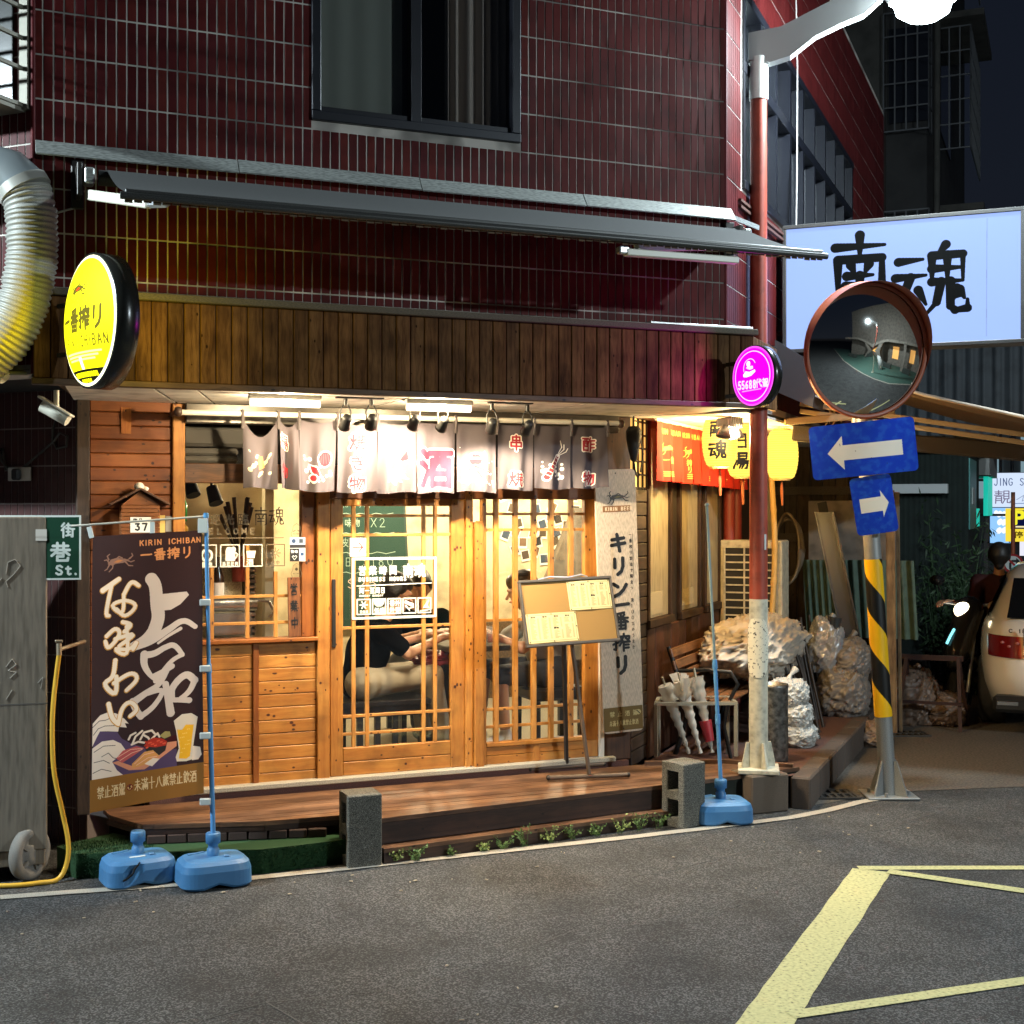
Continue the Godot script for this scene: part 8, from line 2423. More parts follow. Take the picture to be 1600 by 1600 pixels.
func far_street():
	var m := MB.new()
	# tall dark apartment block with window cages
	var a := side("apartment_block", "tall dark apartment block with barred window cages down the side street", "building")
	put("wall", bx(13.5, 20, 0, 17, -4, 0.75), rough_mat("block_wall", lin(0.06, 0.058, 0.058), stain, Vector3.ONE * 0.2, 0.85), a)
	put("pier", bx(13.1, 13.5, 2.5, 17, -3, 0.0), rough_mat("block_pier", lin(0.10, 0.095, 0.085), stain, Vector3.ONE * 0.3, 0.85), a)
	var bar := flat("cage_bar", lin(0.16, 0.165, 0.175), 0.5, 0.3)
	for f in 4:
		var y := 5.0 + f * 3.1
		put("window", bx(13.44, 13.5, y, y + 1.5, 0.05, 0.65), flat("block_window", lin(0.02, 0.022, 0.03), 0.15), a)
		put("window", bx(14.2, 16.2, y, y + 1.5, 0.74, 0.78), mats["block_window"], a)
		cage(13.0, 13.44, y - 0.25, y + 1.6, 0.02, 0.70, a, bar)
		cage(14.0, 16.4, y - 0.35, y + 1.6, 0.76, 1.25, a, bar)
		put("ledge", bx(14.0, 16.4, y + 1.75, y + 1.85, 0.75, 1.45), mats["block_pier"], a)
	m = MB.new(); m.cyl(Vector3(13.3, 2.6, 0.78), Vector3(13.3, 17, 0.82), 0.05, 0.05, 8)
	put("drain_pipe", m, mats["block_pier"], a)
	# sheet-metal house above the far awning
	var h := side("sheet_metal_house", "dark corrugated sheet-metal upper storey behind the brown awning", "building")
	m = MB.new()
	m.sheet(70, 2, func(u, v): return Vector3(9.6 + 0.03 * sin(u * 130.0), lerpf(4.3, 2.9, v), lerpf(0.3, 3.6, u)))
	put("wall", m, rough_mat("sheet_blue_grey", lin(0.05, 0.06, 0.07), stain, Vector3.ONE * 0.5, 0.6, 0.2), h)
	put("roof", bx(9.4, 12, 4.3, 4.36, 0.2, 3.8), mats["block_pier"], h)
	put("side_wall", bx(9.62, 12, 2.9, 4.3, 0.3, 0.34), mats["block_wall"], h)
	# house with shutters, shed, teal panels
	var s := side("shutter_house", "pale house front with louvred shutters above the dark green shed", "building")
	put("wall", bx(10.4, 12.5, 2.4, 3.5, 0.75, 1.72), rough_mat("shutter_wall", lin(0.42, 0.42, 0.40), stain, Vector3.ONE * 0.5, 0.8), s)
	for k in 9: put("louvre", bx(10.36, 10.39, 2.68 + k * 0.075, 2.715 + k * 0.075, 0.82, 1.12), flat("louvre_white", lin(0.55, 0.58, 0.55), 0.5), s)
	for k in 9: put("louvre", bx(10.36, 10.39, 2.68 + k * 0.075, 2.715 + k * 0.075, 1.16, 1.26), mats["louvre_white"], s)
	put("window", bx(10.37, 10.4, 2.66, 3.05, 1.28, 1.68), flat("shutter_window", lin(0.12, 0.12, 0.11), 0.2), s)
	var sh := side("green_shed", "dark green metal shed with a teal lit side in the side street", "shed")
	var dg := rough_mat("shed_green", lin(0.010, 0.018, 0.015), stain, Vector3.ONE * 0.6, 0.95)
	m = MB.new(); m.sheet(44, 1, func(u, v): return Vector3(8.1 + 0.012 * sin(u * 90.0), lerpf(2.62, 0.0, v), lerpf(0.7, 1.60, u)))
	put("front", m, dg, sh)
	put("wall", bx(8.13, 10.2, 0, 2.62, 0.7, 1.598), dg, sh)
	put("roof", bx(8.0, 10.3, 2.62, 2.68, 0.65, 1.68, 0.01), flat("shed_roof", lin(0.10, 0.10, 0.09), 0.6), sh)
	put("side_door", bx(8.2, 9.4, 1.7, 2.55, 1.60, 1.615), flat("shed_teal", lin(0.05, 0.24, 0.22), 0.4), sh)
	put("sign_plate", bx(8.5, 8.9, 2.0, 2.2, 1.616, 1.63), flat("plate_grey", lin(0.35, 0.38, 0.36), 0.5), sh)
	put("rail", bx(7.95, 8.1, 2.13, 2.24, 0.75, 1.38), flat("shed_board", lin(0.45, 0.47, 0.47), 0.6), sh)
	var tp := side("lit_teal_board", "bright teal lit board standing beyond the green shed", "sign")
	put("lit_panel", bx(11.2, 12.4, 1.85, 2.72, 1.60, 1.66), glow("teal_glow", Color(0.10, 0.80, 0.70), 0.55), tp)
	put("lit_panel", bx(9.5, 10.0, 1.72, 1.95, 1.60, 1.62), mats["teal_glow"], tp)
	put("post", bx(11.3, 11.36, 0, 1.85, 1.6, 1.66), mats["bracket_dark"], tp)
	# signs
	var im := canvas(360, 230, Color(0.80, 0.86, 0.95))
	words(im, "JING SALON", 22, 34, 26, 52, 5, 2.4, Color(0.3, 0.36, 0.5)); words(im, "靚", 24, 116, 92, 92, 0, 3, Color(0.42, 0.38, 0.48)); line(im, pts("150,180 190,150 180,190 230,160 260,180"), 2, Color(0.55, 0.6, 0.7)); seg(im, Vector2(140, 206), Vector2(340, 200), 2.5, 2.5, Color(0.4, 0.5, 0.65))
	sign_plate("salon_sign", "white lit salon sign with thin lettering down the side street", 14.8, 1.50, 1.98, 1.0, 0.56, lit_print("salon_print", im, 0.95))
	im = canvas(300, 340, Color(0.95, 0.85, 0.25))
	rect(im, 34, 20, 266, 190, Color(0.03, 0.06, 0.22)); words(im, "P", 46, 30, 92, 130, 0, 16, Color(0.95, 0.92, 0.2)); rect(im, 66, 180, 70, 16, Color(0.95, 0.9, 0.7))
	fill(im, pts("176,110 186,84 238,84 250,110 256,132 168,132"), Color(0.9, 0.92, 0.85)); fill(im, pts("196,206 196,172 176,172 212,138 248,172 228,172 228,206"), Color(0.9, 0.92, 0.85))
	words(im, "停車場", 56, 236, 58, 66, 14, 4, Color(0.35, 0.28, 0.05))
	sign_plate("parking_sign", "blue and yellow lit parking sign with a big letter P under the salon sign", 15.4, 1.72, 1.40, 0.72, 0.56, lit_print("parking_print", im, 0.9))
	im = canvas(200, 260, Color(0.55, 0.75, 0.95))
	for k in 12: disc(im, 60 + (k * 43) % 90, 40 + (k * 61) % 180, 22, Color(0.95, 0.98, 1.0))
	line(im, pts("190,10 196,130 190,250"), 8, Color(0.05, 0.2, 0.45))
	sign_plate("round_shop_sign", "white and blue lit shop sign left of the parking sign", 16.5, 1.42, 1.35, 0.34, 0.62, lit_print("round_shop_print", im, 1.0))
	im = canvas(300, 160, Color(0.95, 0.45, 0.55))
	rect(im, 0, 0, 60, 160, Color(0.9, 0.9, 0.95)); words(im, "中日", 90, 40, 70, 80, 20, 6, Color(0.98, 0.85, 0.85))
	sign_plate("pink_sign", "pink lit sign below the parking sign", 16.8, 1.9, 1.12, 0.9, 0.30, lit_print("pink_print", im, 0.9))
	im = canvas(260, 200, Color(0.46, 0.42, 0.20))
	words(im, "外日", 60, 20, 90, 80, 10, 6, Color(0.2, 0.16, 0.05), true)
	sign_plate("olive_sign", "olive sign board hanging above the salon sign", 16.0, 2.05, 2.75, 0.9, 0.85, lit_print("olive_print", im, 0.35))
	var nt := side("no_turn_sign", "round white no-turn traffic sign with a red ring far down the street", "traffic sign")
	im = canvas(160, 160, Color(1, 1, 1, 0))
	disc(im, 80, 80, 78, Color(0.7, 0.05, 0.05)); disc(im, 80, 80, 60, Color(0.9, 0.9, 0.88)); line(im, pts("60,120 60,80 76,60 110,60"), 9, Color(0.05, 0.05, 0.05)); fill(im, pts("104,36 134,60 104,84"), Color(0.05, 0.05, 0.05)); seg(im, Vector2(36, 36), Vector2(124, 124), 8, 8, Color(0.7, 0.05, 0.05))
	m = MB.new(); m.quad(Vector3(12.8, 0.98, 1.78), Vector3(12.8, 0.98, 2.08), Vector3(12.8, 1.28, 2.08), Vector3(12.8, 1.28, 1.78))
	put("sign_face", m, cutout("no_turn_print", im), nt)
	m = MB.new(); m.cyl(Vector3(12.84, 0, 1.93), Vector3(12.84, 2.2, 1.93), 0.03)
	put("post", m, flat("post_orange", lin(0.45, 0.10, 0.04), 0.5), nt)
	var sc := side("scaffold", "white scaffold frame above the salon sign", "scaffold")
	m = MB.new()
	for z in [1.55, 1.75, 2.0]: m.cyl(Vector3(17.5, 2.4, z), Vector3(17.5, 3.9, z), 0.03, 0.03, 6)
	for y in [2.6, 3.0, 3.4]: m.cyl(Vector3(17.5, y, 1.5), Vector3(17.5, y, 2.1), 0.025, 0.025, 6)
	m.cyl(Vector3(17.5, 2.9, 1.55), Vector3(17.5, 3.6, 2.0), 0.025, 0.025, 6)
	put("tube", m, flat("scaffold_white", lin(0.5, 0.52, 0.55), 0.5), sc)
	var end := side("end_building", "dim building closing the far end of the side street", "building")
	put("wall", bx(24, 26, 0, 7, -2, 14), rough_mat("end_wall", lin(0.20, 0.21, 0.22), stain, Vector3.ONE * 0.2, 0.85), end)
	for k in 6: put("window", bx(23.96, 24.0, 2.2, 3.6, 0.4 + k * 1.3, 1.3 + k * 1.3), glow("far_window_glow", Color(0.75, 0.9, 0.95), 0.25) if k < 2 else mats["block_window"], end)
	# dark shrubbery
	var gm := flat("shrub_leaf", lin(0.025, 0.055, 0.02), 0.6)
	gm.backlight_enabled = true
	gm.backlight = Color(0.03, 0.07, 0.02)
	for q in [[7.2, 1.55, 1.9, 0.55, "dark leafy bamboo-like shrub in front of the green shed"], [6.4, 1.75, 0.75, 0.4, "low grassy shrub at the foot of the dark bamboo-like shrub"], [14.0, 1.85, 1.0, 0.4, "small bright-lit shrub below the street signs"]]:
		var sb := side("shrub", q[4], "shrub")
		m = MB.new()
		var lv := MB.new()
		for k in 26:
			var b0 := Vector3(q[0] + rng.randf_range(-0.3, 0.3), 0, q[1] + rng.randf_range(-0.25, 0.25))
			var b1: Vector3 = b0 + Vector3(rng.randf_range(-0.5, 0.5), rng.randf_range(0.5, 1.0) * q[2], rng.randf_range(-0.6, 0.5) * q[3])
			m.tube([b0, b0.lerp(b1, 0.6) + Vector3(0, 0.15, 0), b1], [0.012, 0.008, 0.003], 4)
			for j in 60:
				var p := b0.lerp(b1, rng.randf_range(0.15, 1.05)) + Vector3(rng.randf_range(-0.12, 0.12), rng.randf_range(-0.05, 0.15), rng.randf_range(-0.12, 0.12))
				var d := Vector3(rng.randf() - 0.5, rng.randf_range(-0.6, 0.5), rng.randf() - 0.5).normalized() * rng.randf_range(0.06, 0.16)
				var sd := d.cross(Vector3(rng.randf() - 0.5, rng.randf() - 0.5, rng.randf() - 0.5)).normalized() * 0.012
				lv.tri(p, p + d * 0.4 + sd, p + d); lv.tri(p, p + d, p + d * 0.4 - sd)
		put("stem", m, gm, sb)
		tag(put("leaves", lv, gm, sb), "", "", "", "stuff")
	# thin wires on the side wall
	var wr := side("hanging_wire", "thin pale wire hanging down the tiled side wall past the ribbon window", "wire")
	m = MB.new(); m.tube([Vector3(1.35, 5.9, 0.83), Vector3(1.37, 5.2, 0.84), Vector3(1.30, 4.4, 0.85), Vector3(1.26, 3.2, 0.84)], 0.006, 5)
	put("wire", m, flat("wire_pale", lin(0.4, 0.38, 0.36), 0.5), wr)
	wr = side("hanging_wire", "tangle of thin twigs and wires under the brown awning", "wire")
	m = MB.new()
	for k in 9: m.tube([Vector3(1.2 + k * 0.12, 2.9, 0.84 + rng.randf() * 0.1), Vector3(1.3 + k * 0.12, 2.75, 0.95 + rng.randf() * 0.2), Vector3(1.25 + k * 0.14, 2.55 + rng.randf() * 0.15, 0.9 + rng.randf() * 0.3)], 0.005, 5)
	put("wire", m, flat("wire_brown", lin(0.14, 0.08, 0.05), 0.7), wr)

# ---------------------------------------------------------------- vehicles
func vehicles():
	var car := side("white_car", "white sedan seen from behind at the right edge of the side street", "car")
	var cs := 5.75
	var co := 2.84
	var paint := flat("car_white", lin(0.80, 0.79, 0.77), 0.25)
	paint.clearcoat_enabled = true
	paint.clearcoat = 0.8
	paint.clearcoat_roughness = 0.08
	# body as rings of a rounded rectangle: [y, half width, rear s, front s]
	var pt := func(y: float, hw: float, s0: float, s1: float, a: float) -> Vector3:
		var c := cos(a)
		var n := sin(a)
		var e := 0.42
		var x: float = signf(c) * pow(absf(c), e)
		var z: float = signf(n) * pow(absf(n), e)
		return Vector3((s0 + s1) / 2 + x * (s1 - s0) / 2, y, co + z * hw)
	var loft := func(rings: Array) -> MB:
		var m := MB.new()
		m.sheet(72, rings.size() - 1, func(u, v):
			var r: Array = rings[rings.size() - 1 - int(round(v * (rings.size() - 1)))]
			return pt.call(r[0], r[1], r[2], r[3], -u * TAU))
		return m
	put("body", loft.call([[0.20, 0.76, 3.72, 7.8], [0.24, 0.84, 3.56, 7.95], [0.42, 0.885, 3.45, 8.02], [0.55, 0.90, 3.43, 8.02], [0.70, 0.905, 3.47, 7.95], [0.85, 0.895, 3.52, 7.85], [0.93, 0.87, 3.56, 7.7], [0.97, 0.84, 3.62, 7.5]]), paint, car)
	put("cabin", loft.call([[0.95, 0.83, 3.62, 6.9], [1.05, 0.80, 3.80, 6.6], [1.20, 0.74, 4.02, 6.3], [1.34, 0.68, 4.28, 6.0], [1.42, 0.60, 4.60, 5.7], [1.445, 0.40, 4.9, 5.4], [1.45, 0.05, 5.1, 5.2]]), paint, car)
	var gl := flat("car_glass", lin(0.008, 0.008, 0.009), 0.08)
	var m := MB.new()
	m.sheet(16, 8, func(u, v):
		var y := lerpf(1.32, 1.0, v)
		return Vector3(lerpf(3.70, 4.24, (y - 1.0) / 0.32) - 0.012 + 0.05 * pow(absf(u - 0.5) * 2.0, 4.0), y, co + lerpf(-0.60, 0.60, u) * lerpf(1.0, 1.06, v)))
	put("rear_window", m, gl, car)
	for sd in [-1.0, 1.0]:
		m = MB.new()
		m.sheet(12, 5, func(u, v):
			var y := lerpf(1.33, 1.0, v)
			var w := lerpf(0.815, 0.682, (y - 1.0) / 0.33) + 0.008
			var uu: float = u if sd < 0 else 1.0 - u
			return Vector3(lerpf(lerpf(4.35, 4.1, v), lerpf(6.0, 6.6, v), 1.0 - uu), y, co + sd * w))
		put("side_window", m, gl, car)
	var red := flat("tail_red", lin(0.16, 0.008, 0.010), 0.12)
	for sd in [-1.0, 1.0]:
		m = MB.new()
		m.sheet(18, 8, func(u, v):
			var a := lerpf(PI - 0.80, PI + 0.24, u) if sd > 0 else lerpf(PI - 0.24, PI + 0.80, u)
			var y := lerpf(0.855, 0.675, v)
			var q: Vector3 = pt.call(y, 0.912, lerpf(3.51, 3.455, v) - 0.008, 8.0, a)
			return q)
		put("tail_light", m, red, car)
		m = MB.new()
		for k in 5: m.ball(pt.call(0.80 - 0.03 * (k % 2), 0.91, 3.47, 8.0, PI + sd * -(0.10 + 0.10 * k)), Vector3(0.012, 0.012, 0.018), 8)
		put("reflector", m, flat("tail_pink", lin(0.55, 0.18, 0.16), 0.2), car)
		m = MB.new(); m.box(Vector3(3.46, 0.30, co + sd * 0.62), Vector3(0.06, 0.07, 0.2), 0.02)
		put("exhaust", m, flat("chrome", lin(0.7, 0.7, 0.7), 0.12, 1.0), car)
	put("bumper_insert", bx(3.435, 3.6, 0.22, 0.36, co - 0.74, co + 0.74, 0.03), flat("bumper_black", lin(0.012, 0.012, 0.012), 0.5), car)
	put("trunk_seam", bx(3.505, 3.53, 0.55, 0.93, co - 0.50, co - 0.495), mats["seam_dark"], car)
	put("number_plate", bx(3.43, 3.445, 0.52, 0.66, co - 0.2, co + 0.2, 0.004), flat("plate_white", lin(0.6, 0.6, 0.58), 0.5), car)
	var bim := canvas(128, 40, Color(1, 1, 1, 0))
	words(bim, "C 18", 4, 4, 26, 30, 6, 3.2, Color(0.05, 0.05, 0.05))
	m = MB.new(); m.quad(Vector3(3.512, 0.885, co - 0.62), Vector3(3.512, 0.885, co - 0.46), Vector3(3.525, 0.925, co - 0.46), Vector3(3.525, 0.925, co - 0.62))
	put("badge", m, cutout("badge_print", bim), car)
	for s in [4.35, 7.05]:
		for sd in [-1.0, 1.0]:
			var wh := part("wheel", car, Vector3(s, 0.32, co + sd * 0.78))
			m = MB.new(); m.lathe([Vector2(0.18, -0.11), Vector2(0.28, -0.115), Vector2(0.318, -0.08), Vector2(0.322, 0.0), Vector2(0.318, 0.08), Vector2(0.28, 0.115), Vector2(0.18, 0.11)], 28, Transform3D(Basis(Vector3.RIGHT, PI / 2), Vector3.ZERO))
			put("tyre", m, flat("tyre_black", lin(0.012, 0.012, 0.012), 0.8), wh)
			m = MB.new(); m.lathe([Vector2(0.0, -0.09), Vector2(0.19, -0.10), Vector2(0.19, 0.10), Vector2(0.0, 0.09)], 20, Transform3D(Basis(Vector3.RIGHT, PI / 2), Vector3.ZERO))
			put("rim", m, mats["elbow_steel"], wh)
	# scooter
	var sc := side("scooter", "dark motor scooter with a lit round headlight beside the white car", "scooter")
	var gloss := flat("scooter_black", lin(0.018, 0.018, 0.02), 0.12)
	var f := Field.new(Vector3(4.1, 0.2, 1.45), Vector3(6.0, 1.2, 2.35), 0.025)
	f.bone(Vector3(4.42, 0.62, 1.74), Vector3(4.62, 1.0, 1.84), 0.12, 0.13, 0.05)
	f.bone(Vector3(4.34, 0.52, 1.72), Vector3(4.44, 0.66, 1.75), 0.07, 0.11, 0.05)
	f.bone(Vector3(4.62, 0.50, 1.82), Vector3(5.15, 0.38, 1.92), 0.11, 0.12, 0.08)
	f.bone(Vector3(5.15, 0.45, 1.93), Vector3(5.65, 0.66, 2.0), 0.16, 0.10, 0.08)
	f.bone(Vector3(5.0, 0.72, 1.92), Vector3(5.55, 0.76, 2.0), 0.12, 0.12, 0.06)
	m = MB.new(); f.into(m)
	put("fairing", m, gloss, sc)
	m = MB.new()
	m.tube([Vector3(4.62, 1.06, 1.60), Vector3(4.66, 1.04, 1.72), Vector3(4.64, 1.02, 1.84), Vector3(4.70, 1.04, 1.98), Vector3(4.68, 1.06, 2.12)], 0.016, 8)
	put("handlebar", m, mats["elbow_steel"], sc)
	for z in [1.62, 2.10]:
		m = MB.new(); m.cyl(Vector3(4.66, 1.05, z), Vector3(4.63, 1.24, z + (0.07 if z > 1.9 else -0.07)), 0.006); m.ball(Vector3(4.63, 1.27, z + (0.07 if z > 1.9 else -0.07)), Vector3(0.02, 0.05, 0.07), 12)
		put("mirror", m, gloss, sc)
	m = MB.new(); m.ball(Vector3(4.50, 1.00, 1.79), Vector3(0.04, 0.075, 0.085), 18, Basis(Vector3.UP, 0.4))
	put("headlight", m, glow("headlight_glow", Color(1.0, 0.93, 0.76), 6.0), sc)
	m = MB.new(); m.tube([Vector3(4.325, 0.70, 1.66), Vector3(4.35, 0.77, 1.69), Vector3(4.40, 0.83, 1.72)], 0.012, 8)
	put("strip_light", m, glow("strip_glow", Color(0.55, 0.95, 1.0), 1.3), sc)
	for q in [[4.48, 0.24, 1.76], [5.55, 0.24, 1.99]]:
		var wh := part("wheel", sc, Vector3(q[0], q[1], q[2]), -0.25)
		m = MB.new(); m.lathe([Vector2(0.12, -0.05), Vector2(0.20, -0.055), Vector2(0.235, -0.02), Vector2(0.235, 0.02), Vector2(0.20, 0.055), Vector2(0.12, 0.05)], 24, Transform3D(Basis(Vector3.RIGHT, PI / 2), Vector3.ZERO))
		put("tyre", m, mats["tyre_black"], wh)
		m = MB.new(); m.cyl(Vector3(0, 0, -0.045), Vector3(0, 0, 0.045), 0.125, 0.125, 16)
		put("rim", m, mats["elbow_steel"], wh)
	m = MB.new(); m.cyl(Vector3(4.48, 0.24, 1.69), Vector3(4.58, 0.75, 1.75), 0.02); m.cyl(Vector3(4.48, 0.24, 1.83), Vector3(4.58, 0.75, 1.88), 0.02)
	put("fork", m, mats["elbow_steel"], sc)

# ---------------------------------------------------------------- people
# J: joints; every figure is one smooth body, with clothes as closely fitting children
func hand(mb: MB, wrist: Vector3, dir: Vector3, palm: Vector3, s := 1.0, curl := 0.6):
	var d := dir.normalized()
	var n := (palm - d * palm.dot(d)).normalized()
	var w := d.cross(n)
	var r := 0.13 * s
	var f := Field.new(wrist - Vector3(r, r, r) * 1.7, wrist + Vector3(r, r, r) * 1.7, 0.0045)
	f.bone(wrist, wrist + d * 0.03 * s, 0.024 * s, 0.026 * s, 0.012)
	for k in 4:
		var o := (k - 1.5) * 0.019 * s
		var a := wrist + d * 0.085 * s + w * o
		f.bone(wrist + d * 0.02 * s + w * o * 0.6, a, 0.016 * s, 0.0125 * s, 0.012)
		var L: float = [0.036, 0.042, 0.039, 0.030][k] * s
		var p := a
		for j in 3:
			var t := curl * (j + 0.6) * 0.75
			var q: Vector3 = p + (d * cos(t) + n * sin(t)) * L * [1.0, 0.72, 0.55][j]
			f.bone(p, q, (0.0098 - 0.0009 * j) * s, (0.0090 - 0.0009 * j) * s, 0.004)
			p = q
	var th := wrist + d * 0.03 * s - w * 0.026 * s
	var t1 := th + (d * 0.7 - w * 0.6 + n * 0.4).normalized() * 0.045 * s
	f.bone(wrist + d * 0.015 * s, th, 0.018 * s, 0.015 * s, 0.01)
	f.bone(th, t1, 0.0135 * s, 0.011 * s, 0.006)
	f.bone(t1, t1 + (d * 0.9 + n * 0.5).normalized() * 0.032 * s, 0.0108 * s, 0.0085 * s, 0.004)
	f.into(mb)

func head(mb: MB, c: Vector3, face: Vector3, up: Vector3, s := 1.0):
	var z := face.normalized()
	var y := (up - z * up.dot(z)).normalized()
	var x := y.cross(z)
	var r := 0.19 * s
	var f := Field.new(c - Vector3(r, r, r), c + Vector3(r, r, r), 0.007)
	f.bone(c + y * 0.03 * s - z * 0.015 * s, c + y * 0.03 * s - z * 0.015 * s, 0.092 * s, 0.092 * s, 0.03)
	f.bone(c - y * 0.03 * s + z * 0.02 * s, c - y * 0.075 * s + z * 0.045 * s, 0.062 * s, 0.035 * s, 0.04)
	f.bone(c + y * 0.01 * s + z * 0.082 * s, c - y * 0.022 * s + z * 0.105 * s, 0.008 * s, 0.013 * s, 0.012)
	for e in [-1.0, 1.0]:
		f.bone(c - y * 0.01 * s + x * e * 0.082 * s, c + y * 0.02 * s + x * e * 0.088 * s - z * 0.01 * s, 0.012 * s, 0.014 * s, 0.008)
		f.bone(c + y * 0.030 * s + x * e * 0.018 * s + z * 0.083 * s, c + y * 0.030 * s + x * e * 0.045 * s + z * 0.072 * s, 0.010 * s, 0.010 * s, 0.01)
	f.bone(c - y * 0.05 * s + z * 0.088 * s - x * 0.016 * s, c - y * 0.05 * s + z * 0.088 * s + x * 0.016 * s, 0.008 * s, 0.008 * s, 0.006)
	f.into(mb)

func hair_cap(c: Vector3, face: Vector3, up: Vector3, s := 1.0, long := 0.0) -> MB:
	var z := face.normalized()
	var y := (up - z * up.dot(z)).normalized()
	var x := y.cross(z)
	var r := 0.21 * s + long
	var f := Field.new(c - Vector3(r, r, r), c + Vector3(r, r, r), 0.009)
	f.bone(c + y * 0.05 * s - z * 0.03 * s, c + y * 0.05 * s - z * 0.03 * s, 0.099 * s, 0.099 * s, 0.02)
	f.bone(c + y * 0.085 * s + z * 0.035 * s, c + y * 0.08 * s - z * 0.05 * s, 0.055 * s, 0.075 * s, 0.03)
	f.bone(c + y * 0.01 * s - z * 0.05 * s, c - y * (0.05 * s + long) - z * 0.06 * s, 0.085 * s, 0.045 * s, 0.04)
	for e in [-1.0, 1.0]: f.bone(c + y * 0.05 * s + x * e * 0.075 * s, c - y * 0.0 * s + x * e * 0.082 * s - z * 0.03 * s, 0.03 * s, 0.02 * s, 0.02)
	var m := MB.new()
	f.into(m)
	return m

func figure(label: String, J: Dictionary, skin: Material, shirt: Material, trousers: Material, hairm: Material, shoe: Material, o: Dictionary) -> Node3D:
	var t := thing("person", label, "person")
	var lo := Vector3(99, 99, 99)
	var hi := -lo
	for k in J:
		if k in ["face", "up"]: continue
		lo = lo.min(J[k]); hi = hi.max(J[k])
	lo -= Vector3(0.22, 0.16, 0.22); hi += Vector3(0.22, 0.2, 0.22)
	var cell: float = o.get("cell", 0.016)
	var f := Field.new(lo, hi, cell)
	var mid: Vector3 = (J.sl + J.sr) / 2
	var hip: Vector3 = (J.hl + J.hr) / 2
	f.bone(hip, mid.lerp(hip, 0.4), 0.105, 0.11, 0.05)
	f.bone(mid.lerp(hip, 0.4), mid - (mid - hip).normalized() * 0.06, 0.11, 0.10, 0.05)
	f.bone(J.sl, J.sr, 0.055, 0.055, 0.05)
	f.bone(mid, J.head - J.up * 0.06, 0.055, 0.048, 0.03)
	for e in ["l", "r"]:
		f.bone(J["s" + e], J["e" + e], 0.046, 0.037, 0.03)
		f.bone(J["e" + e], J["w" + e], 0.037, 0.025, 0.02)
		f.bone(J["h" + e], J["k" + e], 0.080, 0.055, 0.04)
		f.bone(J["k" + e], J["a" + e], 0.052, 0.034, 0.03)
		f.bone(J["a" + e] - Vector3(0, 0.02, 0), J["t" + e], 0.035, 0.030, 0.02)
	var body := MB.new()
	f.into(body)
	head(body, J.head, J.face, J.up)
	for e in ["l", "r"]: hand(body, J["w" + e], (J["w" + e] - J["e" + e]) + o.get("hd" + e, Vector3.ZERO), o.get("palm" + e, Vector3.DOWN), 1.0, o.get("curl", 0.7))
	put("body", body, skin, t)
	f = Field.new(lo, hi, cell)
	f.bone(hip, mid.lerp(hip, 0.4), 0.132, 0.135, 0.06)
	f.bone(mid.lerp(hip, 0.4), mid - (mid - hip).normalized() * 0.05, 0.135, 0.118, 0.06)
	f.bone(J.sl, J.sr, 0.070, 0.070, 0.05)
	for e in ["l", "r"]:
		var cut: Vector3 = J["s" + e].lerp(J["e" + e], o.get("sleeve", 0.75))
		f.bone(J["s" + e], cut, 0.064, 0.062, 0.04)
	var m := MB.new()
	f.into(m)
	put("shirt", m, shirt, t)
	f = Field.new(lo, hi, cell)
	f.bone(J.hl, J.hr, 0.115, 0.115, 0.05)
	for e in ["l", "r"]:
		f.bone(J["h" + e], J["k" + e], 0.100, 0.075, 0.05)
		var leg: float = o.get("leg", 0.92)
		if leg > 0.0: f.bone(J["k" + e], J["k" + e].lerp(J["a" + e], leg), 0.074, 0.062, 0.04)
	m = MB.new()
	f.into(m)
	put("trousers", m, trousers, t)
	for e in ["l", "r"]:
		var a: Vector3 = J["a" + e]
		var g: Vector3 = J["t" + e]
		f = Field.new(a.min(g) - Vector3(0.12, 0.14, 0.12), a.max(g) + Vector3(0.12, 0.1, 0.12), 0.011)
		f.bone(a - Vector3(0, 0.03, 0), g, 0.046, 0.040, 0.02)
		f.bone(a + Vector3(0, 0.02, 0), a - Vector3(0, 0.04, 0), 0.042, 0.045, 0.02)
		m = MB.new()
		f.into(m)
		put("shoe", m, shoe, t)
	put("hair", hair_cap(J.head, J.face, J.up, 1.0, o.get("long", 0.0)), hairm, t)
	return t

